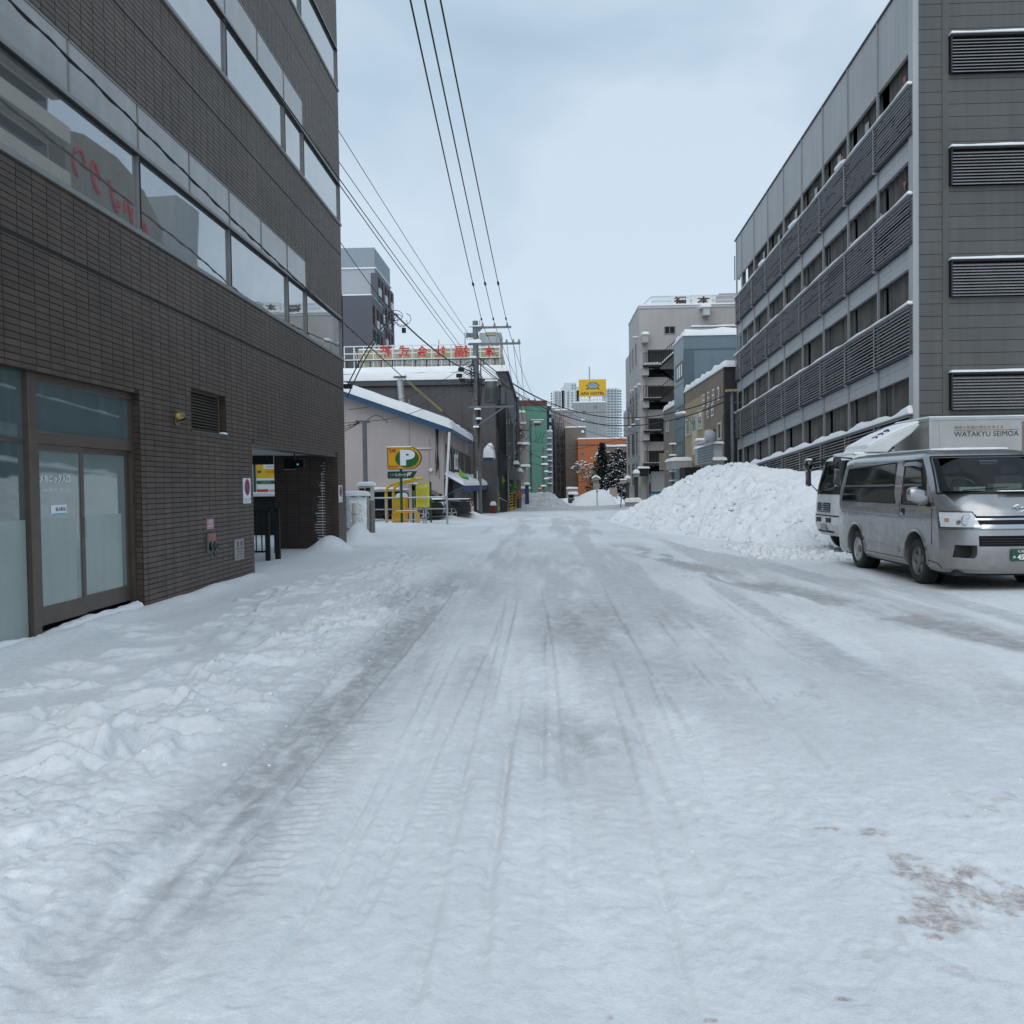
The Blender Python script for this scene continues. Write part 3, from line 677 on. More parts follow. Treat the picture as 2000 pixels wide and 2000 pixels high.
# wall vent with louvres
va, vb, vc, vd = V
vt = MB().box(WX - .14, WX - .06, va, va + .03, vc, vd).box(WX - .14, WX - .06, vb - .19, vb - .15, vc, vd).box(WX - .14, WX - .06, va + .03, vb - .19, vd - .03, vd).box(WX - .14, WX + .01, va - .02, vb + .03, vc - .035, vc).build('louvre_frame', 'alu_brown', B)
MB().box(WX - .2, WX - .13, va, vb, vc, vd).build('dark_lining', 'void', B)
sm = None
for i in range(12):
    z = vc + .02 + i * (vd - vc - .06) / 12
    MB().prism([(WX - .13, z + .045), (WX - .075, z), (WX - .065, z + .004), (WX - .12, z + .05)], 'y', va + .03, vb - .19).build('louvre_blade', 'alu_brown', vt) if False else None
    mb = MB(); vs = [(WX - .12, z + .046), (WX - .07, z), (WX - .062, z + .006), (WX - .112, z + .052)]
    mb.add([(x, va + .03, q_) for x, q_ in vs] + [(x, vb - .19, q_) for x, q_ in vs], [(0, 1, 2, 3), (7, 6, 5, 4), (0, 4, 5, 1), (1, 5, 6, 2), (2, 6, 7, 3), (3, 7, 4, 0)])
    mb.build('louvre_blade', 'alu_brown', vt)
MB().snow(WX - .03, WX + .0, vb - .16, vb - .04, vc, .03, step=.04).build('snow_cover', 'snow', vt, smooth=True)
# passage: lining, ceiling, light box
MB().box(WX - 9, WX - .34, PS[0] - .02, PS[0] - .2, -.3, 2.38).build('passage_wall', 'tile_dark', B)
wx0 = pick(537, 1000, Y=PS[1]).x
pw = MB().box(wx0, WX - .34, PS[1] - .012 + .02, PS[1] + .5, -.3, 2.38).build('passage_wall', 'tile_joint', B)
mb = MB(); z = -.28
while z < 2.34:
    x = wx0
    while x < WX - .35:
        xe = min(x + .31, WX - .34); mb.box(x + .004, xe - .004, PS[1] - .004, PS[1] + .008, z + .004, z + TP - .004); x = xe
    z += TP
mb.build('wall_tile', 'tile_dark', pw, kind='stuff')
mb = MB()
for i in range(30):
    z = -.28 + TP * (4 + i) + .072 - .004; wl = .07 + .17 * math.exp(-((i - 5) / 14) ** 2) + random.uniform(-.05, .05)
    mb.snow(WX - .34 - wl, WX - .335, PS[1] - .009, PS[1] - .002, z, .008 + .010 * (random.random() ** 3), step=.03, rough=.3, over=0)
mb.box(WX - .42, WX - .415, PS[1] - .006, PS[1] - .002, .1, 1.95)
mb.build('rime_snow', 'snow', pw, kind='stuff')
MB().box(WX - 9, WX - .36, PS[0], PS[1], 2.372, 2.39).build('ceiling', 'apt_light', B)
MB().box(WX - 9, wx0, PS[1] - .5, PS[1] - .02, 2.15, 2.371).build('beam', 'black', B)
MB().box(WX - .36, WX - .02, PS[0], PS[1], 2.32, 2.369).build('soffit', 'alu_brown', B)
fl = pick(575, 885, Y=22.2)
MB().tube([(fl.x, 22.2, 2.37), (fl.x, 22.2, 2.15)], .02).box(fl.x - .24, fl.x + .02, 22.15, 22.2, 1.98, 2.30).box(fl.x + .03, fl.x + .24, 22.1, 22.2, 2.02, 2.2).build('light_box', 'black_gloss', None, loc=(fl.x, 22.2, 2.37), label='black lamp box hanging under the passage ceiling with a small green light', cat='lamp')
o = bpy.data.objects['light_box']; MB().box(fl.x + .08, fl.x + .12, 22.09, 22.099, 2.07, 2.11).build('indicator', 'lamp_green', o); MB().box(fl.x - .25, fl.x + .03, 22.13, 22.149, 1.97, 1.985).build('rim', 'alu', o)
# passage pier beyond + corner
# things fixed to the wall
c_ = pick(345, 816, X=WX)
h = thing('vent_hood', 'round brass weather hood on the brown tiles left of the louvred vent', 'vent hood', (WX, c_.y, c_.z))
mb = MB(); mb.lathe([(.115, 0), (.115, .012), (.10, .015)], (WX, c_.y, c_.z), 'x', 24); mb.build('flange', 'brass', h, smooth=True)
mb = MB(); vs = []; fs = []
for j in range(9):
    a_ = j / 8 * math.pi / 2
    for i in range(17):
        b_ = -math.pi * .12 + i / 16 * math.pi * 1.24; r_2 = .10
        vs.append((WX + .015 + .115 * math.sin(a_), c_.y + r_2 * math.cos(a_) * math.cos(b_), c_.z + r_2 * math.cos(a_) * math.sin(b_)))
fs = [(j * 17 + i, j * 17 + i + 1, (j + 1) * 17 + i + 1, (j + 1) * 17 + i) for j in range(8) for i in range(16)]
mb.add(vs, fs).build('dome', 'brass', h, smooth=True); MB().lathe([(.085, .014), (.03, .016)], (WX, c_.y, c_.z - .012), 'x', 16).build('opening', 'brass_dark', h)
c_ = pick(410, 1023.5, X=WX); sp = MB().box(WX, WX + .008, c_.y - .155, c_.y + .155, c_.z - .082, c_.z + .082).build('warning_plate', 'pink', None, loc=(WX, c_.y, c_.z), label='faded pink plate with white writing above the pipe inlet box', cat='sign')
text('注意！', (WX + .01, c_.y, c_.z + .035), .06, .2, '+x', 'white_print', sp, depth=.002); text('連結送水管', (WX + .01, c_.y - .01, c_.z - .03), .035, .2, '+x', 'white_print', sp, depth=.002)
c_ = pick(411.5, 1060, X=WX); hb = thing('pipe_inlet_box', 'gray wall box with orange panel and two round fire hose caps', 'hose inlet', (WX, c_.y, c_.z))
cy, cz = c_.y, c_.z
MB().box(WX, WX + .03, cy - .185, cy + .185, cz - .15, cz + .155).build('plate', 'steel_gray', hb, bevel=.004)
op = MB().box(WX + .031, WX + .034, cy - .13, cy + .13, cz + .03, cz + .13).build('panel', 'orange_red', hb)
text('送水口', (WX + .036, cy, cz + .08), .05, .2, '+x', 'red', op)
for s_ in (-1, 1):
    mb = MB(); mb.lathe([(.078, .03), (.078, .06), (.06, .075), (.045, .06), (.02, .05)], (WX, cy + s_ * .088, cz - .055), 'x', 22); mb.build('hose_cap', 'black_gloss', hb, smooth=True)
mb = MB(); mb.tube([(WX + .05, cy - .02, cz - .13), (WX + .05, cy, cz - .2), (WX + .05, cy + .02, cz - .17), (WX + .05, cy + .04, cz - .23)], .006, 5); mb.build('chain', 'black', hb)
c_ = pick(466, 1073, X=WX); pl = MB().box(WX, WX + .02, c_.y - .235, c_.y + .235, c_.z - .18, c_.z + .18).build('cornerstone_plaque', 'stone_plaque', None, loc=(WX, c_.y, c_.z), label='pale stone cornerstone plaque low on the tiles next to the passage', cat='plaque', bevel=.003)
for ch_, dy_ in (('定', -.10), ('礎', .10)): text(ch_, (WX + .021, c_.y + dy_, c_.z + .10), .09, .10, '+x', 'ink', pl, bold=.01)
for i, (tx, wd) in enumerate((('株式会社福本', .36), ('平成元年五月', .30), ('施工 代表取締役', .34), ('竣工 一九八九年', .33))): text(tx, (WX + .021, c_.y, c_.z + .015 - i * .05), .03, wd, '+x', 'ink', pl)
def noparking(px0, px1, py0, py1, label):
    a_ = pick((px0 + px1) / 2, py0, X=WX); b_ = pick((px0 + px1) / 2, py1, X=WX); y0 = pick(px0, 1000, X=WX).y; y1 = pick(px1, 1000, X=WX).y
    x = WX + .012; s_ = MB().box(WX, x, y0, y1, b_.z, a_.z).build('no_parking_sign', 'white_print', None, loc=(WX, a_.y, b_.z), label=label, cat='sign')
    H = a_.z - b_.z; W_ = y1 - y0; cy = (y0 + y1) / 2; cz = a_.z - H * .36; rr = min(W_ * .45, H * .33)
    mb = MB(); mb.lathe([(rr, 0), (rr, .002)], (x + .001, cy, cz), 'x', 28); mb.build('ring', 'red', s_)
    mb = MB(); mb.lathe([(rr * .82, 0), (rr * .82, .002)], (x + .003, cy, cz), 'x', 28); mb.build('disc', 'blue_dark', s_)
    mb = MB(); mb.beam((x + .0075, cy - rr * .6, cz + rr * .6), (x + .0075, cy + rr * .6, cz - rr * .6), .002, rr * .2); mb.build('slash', 'red', s_)
    text('駐車はご遠慮', (x + .003, cy, b_.z + H * .17), H * .06, W_ * .85, '+x', 'ink', s_, depth=.001); text('願います', (x + .003, cy, b_.z + H * .08), H * .06, W_ * .6, '+x', 'ink', s_, depth=.001)
noparking(475.5, 489.5, 934, 983, 'white sign with blue and red no parking disc at the near edge of the passage')
noparking(662, 668.5, 948, 981, 'white sign with blue and red no parking disc on the far pier of the passage')
# railing in the passage
z0 = -.03; ry = 20.4; ax = pick(521, 1000, Y=ry).x; bx = pick(541, 1000, Y=21.0).x
rl = thing('black_railing', 'black metal railing with upright bars standing in the open passage', 'railing', (ax, ry, z0))
mb = MB(); mb.box(WX - 4, bx + .05, ry, ry + .06, 1.02, 1.08); mb.build('top_rail', 'black', rl); MB().box(WX - 4, ax, ry + .01, ry + .05, .14, .18).build('bottom_rail', 'black', rl)
MB().box(ax - .045, ax + .045, ry - .02, ry + .07, -.1, 1.02).build('post', 'black', rl); MB().box(bx - .05, bx + .05, 20.95, 21.07, -.1, 1.1).build('post', 'black', rl)
for i in range(22): x = ax - .13 - i * .125; MB().box(x - .012, x + .012, ry + .02, ry + .04, .18, 1.02).build('bar', 'black', rl)
for i in range(3): x = ax + .07 + i * .05; MB().box(x - .009, x + .009, ry + .3, ry + .32, .1, 1.02).build('bar', 'black', rl)

# ================================================================ RIGHT: parking garage with sloping decks
GX0 = 9.7; GY0 = 25.1; GY1 = 48.0; SL = -.0524
G = thing('parking_garage', 'large gray multi-storey parking garage with sloping louvred decks on the right', 'parking garage', (GX0, GY0, 0))
def gzc(py): return pick(1776, py, X=GX0).z      # height at the near corner
gy = [25.1 + 2.66 * i for i in range(9)] + [47.6]
lt = [gzc(v) for v in (176, 388.5, 600.6, 812)]; fh = lt[0] - lt[1]
lb = [z - .425 * fh for z in lt]; sb = [z - .215 * fh for z in lb]; ot = gzc(101); rt = gzc(-50)
def sz(z, y): return z + SL * (y - GY0)
def sbox(mb, x0, x1, y0, y1, z0, z1):
    v = [(x0, y0, sz(z0, y0)), (x1, y0, sz(z0, y0)), (x1, y1, sz(z0, y1)), (x0, y1, sz(z0, y1)), (x0, y0, sz(z1, y0)), (x1, y0, sz(z1, y0)), (x1, y1, sz(z1, y1)), (x0, y1, sz(z1, y1))]
    return mb.add(v, [(0, 3, 2, 1), (4, 5, 6, 7), (0, 1, 5, 4), (1, 2, 6, 5), (2, 3, 7, 6), (3, 0, 4, 7)])
sbox(MB(), GX0 + 1.0, GX0 + 16, GY0 + .3, GY1, -.5, rt - .4).build('core', 'void', G)
sbox(MB(), GX0 + .1, GX0 + 16, GY0 + .3, GY1, rt - .38, rt - .3).build('roof', 'gar_trim', G)
mb = MB(); mb.snow(GX0 + .2, GX0 + 16, GY0 + .4, GY1, lambda x, y: sz(rt - .3, y), .3, step=1.0); mb.build('snow_cover', 'snow', G, smooth=True, kind='stuff')
for k, z in enumerate(lt):   # deck edges inside
    sbox(MB(), GX0 + .12, GX0 + 3, GY0 + .3, GY1, lb[k] - .5, lb[k] - .3).build('deck', 'gar_trim', G)
for i in range(9):
    y0, y1 = gy[i], gy[i + 1] - .0; nb = y1 - y0
    # parapet
    sbox(MB(), GX0, GX0 + .09, y0 + .02, y1 - .02, ot, rt).build('parapet_panel', 'gar_parapet', G)
    for k in range(4):
        sbox(MB(), GX0, GX0 + .09, y0 + .02, y1 - .02, (lb[k] + sb[k]) / 2 + .004, lb[k] - .06).build('deck_panel', 'gar_panel', G)
        sbox(MB(), GX0, GX0 + .09, y0 + .02, y1 - .02, sb[k] + .02, (lb[k] + sb[k]) / 2 - .004).build('deck_panel', 'gar_panel', G)
    # netting hung in the openings: soft folds, open strip at the far side
    for k in range(5):
        z1 = ot if k == 0 else sb[k - 1]; z0 = (lt[k] - .1) if k < 4 else -.3
        open_ = random.uniform(.07, .16) * nb; f1 = random.uniform(0, 6); fa = random.uniform(.015, .06)
        def PP(u, v, f1=f1, fa=fa): return (GX0 + .20 + fa * math.sin(u * 17 + f1) + fa * .6 * math.sin(u * 41 + f1 * 2 + v), u, sz(v, u))
        patch(PP, lin(y0 + .05, y1 - open_, 26), lin(z0 - .1, z1 + .35, 3)).build('net_curtain', 'curtain', G, smooth=True)
        MB().box(GX0 + .13, GX0 + .17, y1 - .16, y1 - .06, sz(z0, y1), sz(z1, y1)).build('column', 'apt_dark', G) if k > 0 else None
for i, y in enumerate(gy[1:]):
    MB().box(GX0 - .035, GX0 + .03, y - .03, y + .03, sz(-.3, y), sz(rt + .02, y)).build('fin', 'gar_trim', G)
for k in range(4):
    z1 = ot if k == 0 else sb[k - 1]
# louvre bands: slats per bay, snow in lines on them
SM = {}
for i in range(9):
    y0, y1 = gy[i] + .03, gy[i + 1] - .03
    for k in range(4):
        H = lt[k] - lb[k]; ns = 13
        for j in range(ns):
            z = lb[k] + .03 + (H - .06) * j / (ns - 1)
            key = round(y1 - y0, 3)
            if key not in SM:
                L_ = y1 - y0; mb = MB(); dz = SL * L_
                mb.m = 0
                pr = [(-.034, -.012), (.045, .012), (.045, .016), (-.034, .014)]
                mb.m = 1; mb.add([(x, 0, q_) for x, q_ in pr] + [(x, L_, q_ + dz) for x, q_ in pr], [(0, 1, 2, 3), (7, 6, 5, 4), (0, 4, 5, 1), (1, 5, 6, 2)])  # underside near black: shade between the slats is painted in
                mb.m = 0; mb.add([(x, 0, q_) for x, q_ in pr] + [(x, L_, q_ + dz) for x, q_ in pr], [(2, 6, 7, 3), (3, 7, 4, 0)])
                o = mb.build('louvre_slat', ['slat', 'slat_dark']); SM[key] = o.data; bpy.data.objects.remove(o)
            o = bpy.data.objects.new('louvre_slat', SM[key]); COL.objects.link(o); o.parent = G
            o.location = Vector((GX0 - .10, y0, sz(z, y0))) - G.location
            if i * 4 * 13 >= 290: o['kind_tmp'] = 1
# join the farther slats past the limit into one part
far = [o for o in G.children if 'kind_tmp' in o]; mb = MB()
for o in far:
    l = o.location + G.location; n0 = len(mb.f); mb.add([Vector(v.co) + l for v in o.data.vertices], [tuple(p.vertices) for p in o.data.polygons]); mb.mi[n0:] = [p.material_index for p in o.data.polygons]
for o in far: bpy.data.objects.remove(o)
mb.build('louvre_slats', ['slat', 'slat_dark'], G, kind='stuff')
mb = MB()
for i in range(9):      # snow that stuck on individual slats
    for k in range(4):
        for j in range(13):
            z = lb[k] + .03 + (lt[k] - lb[k] - .06) * j / 12; y = gy[i] + .05
            while y < gy[i + 1] - .3:
                l = random.uniform(.5, 2.6); ye = min(y + l, gy[i + 1] - .05)
                if random.random() < .8:
                    h = random.uniform(.010, .022); vs = [(x, yy, sz(z, yy) + q_) for yy in (y, ye) for x, q_ in ((-.128, .008), (-.075, .0), (-.085, h), (-.12, h))]
                    mb.add([(GX0 + x, a_, b_) for x, a_, b_ in vs], [(0, 1, 2, 3), (7, 6, 5, 4), (0, 4, 5, 1), (1, 5, 6, 2), (2, 6, 7, 3), (3, 7, 4, 0)])
                y = ye + random.uniform(.0, .25)
mb.build('snow_on_slats', 'snow', G, kind='stuff')
for k in range(4):
    sbox(MB(), GX0 - .15, GX0 + .02, GY0 + .02, GY1 - .4, lt[k], lt[k] + .035).build('louvre_rail', 'slat', G)
    sbox(MB(), GX0 - .12, GX0 + .02, GY0 + .02, GY1 - .4, lb[k] - .045, lb[k] - .01).build('louvre_rail', 'slat_dark', G)
    sbox(MB(), GX0 + .06, GX0 + .10, GY0 + .02, GY1 - .4, lb[k] - .01, lt[k]).build('louvre_back', 'void', G)
    mb = MB(); mb.snow(GX0 - .16, GX0 + .02, GY0 + .03, GY1 - .4, lambda x, y: sz(lt[k] + .035, y) + 0, .055 if k < 3 else .16, step=.35, rough=.45); mb.build('snow_cover', 'snow', G, smooth=True, kind='stuff')
    mb = MB()
    for y in (33.4 - 2.66, 36.5, 41.6):
        if k == 0: mb.snow(GX0 - .2, GX0 + .05, y - .35, y + .35, sz(lt[k] + .06, y), .17, step=.12)
    if mb.v: mb.build('snow_cover', 'snow', G, smooth=True, kind='stuff')
    for y in gy[1:-1]:
        mb = MB(); mb.box(GX0 - .16, GX0 - .02, y - .04, y + .04, sz(lb[k] - .1, y), sz(lb[k] - .03, y)); mb.box(GX0 - .155, GX0 - .13, y - .02, y + .02, sz(lb[k], y), sz(lt[k], y))
        mb.build('bracket', 'slat', G)
sbox(MB(), GX0 - .04, GX0 + .14, GY0 - .02, GY1, rt, rt + .06).build('coping', 'slat_dark', G)
# small red triangles (fire access marks) and pale papers on the nets
mk = MB()
for i, k in ((0, 0), (0, 1), (2, 0)):
    y = gy[i] + 1.0; z = (ot if k == 0 else sb[k - 1]) - .42; mk.add([(GX0 + .12, y - .11, sz(z + .1, y)), (GX0 + .12, y + .11, sz(z + .1, y)), (GX0 + .12, y, sz(z - .1, y))], [(0, 1, 2)])
mk.build('access_mark', 'red', G)
for i in range(1, 7):
    y = gy[i] + 1.3; z = ot - .35 - .1 * (i % 2); MB().box(GX0 + .12, GX0 + .125, y - .17, y + .17, sz(z - .17, y), sz(z + .17, y)).build('notice', 'gar_trim', G)
# lamps under deck edges
for i in range(1, 8):
    for k in (1,):
        y = gy[i] + .1; z = sz(lt[k] + .28, y); mb = MB(); mb.lathe([(.02, .16), (.07, .0), (.06, -.02)], (GX0 + .12, y, z), 'z', 8); mb.build('cone_lamp', 'gar_panel', G, smooth=True)
# corner and street-end face (horizontal boards, vents)
yF = GY0
MB().box(GX0 - .05, GX0 + .10, yF - .02, yF + .28, -.3, rt + .05).build('corner_trim', 'gar_panel', G)
xA = pick(1795, 1000, Y=yF).x; xB = pick(1841, 1000, Y=yF).x; xC = pick(1853, 1000, Y=yF).x; xE = GX0 + 16
MB().box(GX0 + .10, xA, yF - .03, yF + .28, -.3, rt + .05).build('corner_trim', 'gar_trim', G)
BP = pick(1900, 600, Y=yF).z - pick(1900, 624.2, Y=yF).z
vt = [(pick(1950, a_, Y=yF).z, pick(1950, b_, Y=yF).z) for a_, b_ in ((68, 143), (288, 362), (507, 579), (727, 800))]
xV = pick(1855, 1000, Y=yF).x
z = rt + .02; i = 0
while z > -.3:
    z0 = z - BP
    MB().box(xA + .004, xB, yF - .0, yF + .1, z0 + .006, z - .006).build('siding_board', 'gar_siding', G)
    seg = [(z0 + .006, z - .006)]
    for a_, b_ in vt:
        ns_ = []
        for s0, s1 in seg:
            if b_ >= s1 or a_ <= s0: ns_.append((s0, s1)); continue
            if s1 > a_: ns_.append((a_, s1))
            if s0 < b_: ns_.append((s0, b_))
        seg = ns_
    for s0, s1 in seg:
        if s1 - s0 > .01: MB().box(xC, xE, yF, yF + .1, s0, s1).build('siding_board', 'gar_siding', G)
    MB().box(xC, xV, yF, yF + .1, z0 + .006, z - .006) if False else None
    z = z0
MB().box(xA, xE, yF + .085, yF + .3, -.3, rt).build('wall', 'black', G)
MB().box(xB, xC, yF - .02, yF + .1, -.3, rt + .03).build('pilaster', 'gar_siding', G)
MB().box(GX0 - .04, xE, yF - .04, yF + .3, rt + .05, rt + .12).build('coping', 'slat_dark', G)
for a_, b_ in vt:
    v = MB().box(xV, xE, yF - .15, yF - .02, a_ - .05, a_).box(xV, xV + .03, yF - .13, yF - .02, b_, a_ - .05).build('vent', 'slat_dark', G)
    n_ = 11
    for j in range(n_):
        z = b_ + .03 + (a_ - b_ - .10) * j / n_
        mb = MB(); pr = [(yF - .13, -.02), (yF - .05, .03), (yF - .045, .045), (yF - .135, .0)]
        mb.add([(xV + .035, y, z + q_) for y, q_ in pr] + [(xE, y, z + q_) for y, q_ in pr], [(3, 2, 1, 0), (4, 5, 6, 7), (0, 1, 5, 4), (1, 2, 6, 5), (2, 3, 7, 6), (3, 0, 4, 7)]); mb.build('vent_slat', 'slat', v)
    mb = MB(); mb.snow(xV - .01, xE, yF - .17, yF - .01, a_, .075, step=.18, rough=.25); mb.build('snow_cover', 'snow', v, smooth=True, kind='stuff')

# pole with rain pipe at the garage's far corner
dp = pick(1430, 771, Y=46.8); g0 = gz(46.8)
D = thing('service_mast', 'thin gray service mast with brackets at the far corner of the garage', 'mast', (dp.x, 46.8, g0))
MB().tube([(dp.x, 46.8, g0), (dp.x, 46.8, dp.z + .15)], .09, 10).build('pole', 'steel_pole', D, smooth=True)
MB().box(dp.x - .3, dp.x + .3, 46.6, 47.0, dp.z + .15, dp.z + .26).build('cross_plate', 'tan_light', D)
for i in range(4): MB().box(dp.x + .1, dp.x + .55, 46.75, 46.8, dp.z - .4 - i * .45, dp.z - .36 - i * .45).build('rung', 'steel_pole', D)
MB().tube([(dp.x - .1, 46.6, dp.z + .1), (dp.x - .25, 46.6, dp.z - .6), (dp.x - .5, 46.6, dp.z - 1.1), (dp.x - .4, 46.6, dp.z - 1.5)], .02, 5).build('slack_cable', 'cable', D)
an = pick(1435, 500, Y=50); mb = MB(); mb.tube([(an.x, 50, 12), (an.x, 50, an.z)], .03, 5); mb.tube([(an.x + .25, 50, 12), (an.x + .25, 50, an.z - .8)], .03, 5); mb.build('aerial', 'steel_pole', None, loc=(an.x, 50, 12), label='thin twin aerial rods rising behind the far corner of the garage', cat='aerial')

# ================================================================ SNOW PILE beside the street
def pile_h(x, y):
    # hump: crest runs along x=7 toward the garage
    xt = 2.45 + .0125 * (np.minimum(y, 37.5) - 37.5) ** 2 + .25 * (np.maximum(y, 38) - 38) + .35 * vn(y * .5, y * 0, 2)
    up = np.clip((x - xt) / 4.0, 0, 1); up = up * 1.0
    fr = ss(20.6 + .5 * vn(x * .9, x * 0, 3) + .9 * ss(5, 3, x) * 5.4 + .0 * x, 27.2 + .9 * ss(5, 3, x) * 4, y)
    bk = 1 - ss(39, 45, y)
    crest = 2.0 - .16 * ss(6.2, 8.2, x) + .25 * np.exp(-((x - 6.2) / 1.2) ** 2 - ((y - 33) / 4) ** 2)
    h = crest * (up ** 1.08) * (fr ** .85) * bk
    rough = (1 - .75 * ss(6.4, 7.4, x + .6 * vn(y * .4, x * .4, 1)) * ss(23.5, 25.5, y)) * ss(0, .25, h)
    h = h + rough * (.24 * (np.abs(fbm(x * 1.1, y * 1.1, 5, 1, .6)) - .12) + .10 * np.abs(fbm(x * 3.6, y * 3.6, 4, 4, .6)) + .08 * ss(.0, .05, fbm(x * 2.6, y * 2.6, 4, 2)) + .05 * ss(.05, .09, fbm(x * 5.5, y * 5.5, 3, 5)))
    return h - .10
px_ = np.arange(1.7, 9.66, .045); py_ = np.arange(20.4, 45, .06)
PX, PY = np.meshgrid(px_, py_); PZ = pile_h(PX, PY) + gza(PY)
lat = .05 * (PZ > .1); PX2 = PX + lat * fbm(PX * 2, PY * 2, 3, 6) * 2.0; PY2 = PY + lat * fbm(PX * 2, PY * 2, 3, 2) * 2.0
nx2, ny2 = len(px_), len(py_)
me = bpy.data.meshes.new('snow_pile'); me.vertices.add(nx2 * ny2)
ox, oy = 6.0, 30.0
me.vertices.foreach_set('co', np.stack([PX2 - ox, PY2 - oy, PZ], -1).astype(np.float32).ravel())
ii = np.arange((nx2 - 1) * (ny2 - 1)); r_ = ii // (nx2 - 1); c__ = ii % (nx2 - 1); a = r_ * nx2 + c__
q = np.stack([a, a + 1, a + nx2 + 1, a + nx2], -1).astype(np.int32)
me.loops.add(q.size); me.loops.foreach_set('vertex_index', q.ravel()); me.polygons.add(len(q))
me.polygons.foreach_set('loop_start', np.arange(0, q.size, 4, dtype=np.int32)); me.polygons.foreach_set('loop_total', np.full(len(q), 4, np.int32)); me.update(calc_edges=True)
me.polygons.foreach_set('use_smooth', np.ones(len(q), bool)); me.materials.append(M['snow_rough'])
sp_ = bpy.data.objects.new('snow_pile', me); COL.objects.link(sp_); sp_.location = (ox, oy, 0)
sp_['label'] = 'biggest lumpy heap of ploughed snow, piled against the garage beside the white truck'; sp_['category'] = 'snow pile'
def chunk(mb, x, y, z, s):
    n = 6; vs = []; a0 = random.uniform(0, 6)
    for lv, (rr, h) in enumerate(((1, -.4), (1.05, .25), (.6, .75))):
        for j in range(n):
            a_ = a0 + 2 * math.pi * j / n + lv * .3; k_ = s * rr * random.uniform(.7, 1.15); vs.append((x + k_ * math.cos(a_), y + k_ * math.sin(a_), z + h * s * random.uniform(.8, 1.1)))
    fs = [(l * n + j, l * n + (j + 1) % n, (l + 1) * n + (j + 1) % n, (l + 1) * n + j) for l in range(2) for j in range(n)] + [tuple(2 * n + j for j in range(n))]
    mb.add(vs, fs)
mb = MB()
for i in range(900):
    x = random.uniform(3.0, 8.6); y = random.uniform(20.8, 36)
    h = float(pile_h(np.array([x]), np.array([y]))[0])
    if x > 6.6 and y > 24: continue
    if h < -.02 and random.random() < .55: continue
    chunk(mb, x, y, max(h, -.05) + .0 + gz(y), random.choice((.02, .03, .03, .04, .05, .08)) * random.uniform(.7, 1.2))
for i in range(380):
    x = 4.2 + random.random() ** 1.3 * 4.0; y = 18.6 + random.random() * 4.5 - .2 * (x - 4); chunk(mb, x, y, .0 + .01, random.uniform(.02, .09))
mb.build('snow_chunks', 'snow_rough', None, smooth=True, kind='stuff', label='loose lumps of snow on and in front of the pile', loc=(6, 24, 0), angle=60)
mb = MB()
for i in range(260):
    y = 5 + 15 * random.random() ** 1.2; x = -2.3 + random.gauss(0, .42); x = min(x, -1.55)
    chunk(mb, x, y, float(ground_h(np.array([x]), np.array([y]))[0]) - .004, random.choice((.005, .007, .009, .012, .018)) * random.uniform(.7, 1.3))
for i in range(120):
    y = 4 + 11 * random.random(); x = random.uniform(-2, 3)
    chunk(mb, x, y, float(ground_h(np.array([x]), np.array([y]))[0]), random.choice((.004, .006, .008)))
mb.build('snow_crumbs', 'snow', None, smooth=True, kind='stuff', label='crumbs of snow thrown up along the edge of the carriageway', loc=(-2, 8, 0), angle=60)

# ================================================================ VEHICLES
def vehicle_shell(cx, yf, L_, Wf, Ff, Rf, zs, round_=.28, pw=5, tumble=None, nfx=14, rear=.10):
    """stacked plan outlines. returns mesh builder and the two surface functions. front faces -y"""
    Df = lambda z: round_ if not callable(round_) else round_(z)
    def front(x, z): W = Wf(z); return yf + Ff(z) + Df(z) * min(1, abs(x - cx) / W) ** pw
    mb = MB(); rings = []
    for z in zs:
        W = Wf(z); ring = []
        for i in range(-nfx, nfx + 1):
            s_ = i / nfx; xx = W * (math.sin(s_ * math.pi / 2) * .35 + s_ * .65); ring.append((cx + xx, yf + Ff(z) + Df(z) * abs(xx / W) ** pw, z))
        ye = yf + L_ - Rf(z); ys_ = yf + Ff(z) + Df(z)
        for i in range(1, 9): ring.append((cx + W, ys_ + (ye - rear - ys_) * i / 8, z))
        for i in range(1, 4): a_ = i / 3 * math.pi / 2; ring.append((cx + W - rear * (1 - math.cos(a_)), ye - rear + rear * math.sin(a_), z))
        for i in range(3, 0, -1): a_ = i / 3 * math.pi / 2; ring.append((cx - W + rear * (1 - math.cos(a_)), ye - rear + rear * math.sin(a_), z))
        for i in range(8, 0, -1): ring.append((cx - W, ys_ + (ye - rear - ys_) * i / 8, z))
        rings.append(ring)
    n = len(rings[0]); vs = [p for r in rings for p in r]
    fs = [(k * n + j, k * n + (j + 1) % n, (k + 1) * n + (j + 1) % n, (k + 1) * n + j) for k in range(len(rings) - 1) for j in range(n)]
    fs.append(tuple(range(n))[::-1])
    # roof fan over a slightly raised centre
    zc_ = zs[-1] + .012; c = len(vs); vs.append((cx, yf + Ff(zs[-1]) + (L_ - Ff(zs[-1])) / 2, zc_)); fs += [((len(rings) - 1) * n + j, (len(rings) - 1) * n + (j + 1) % n, c) for j in range(n)]
    mb.add(vs, fs); return mb, front
def interp(tab):
    def f(z):
        if z <= tab[0][0]: return tab[0][1]
        for (a_, b_), (c, d_) in zip(tab, tab[1:]):
            if z <= c:
                t_ = (z - a_) / (c - a_); return b_ + (d_ - b_) * t_
        return tab[-1][1]
    return f
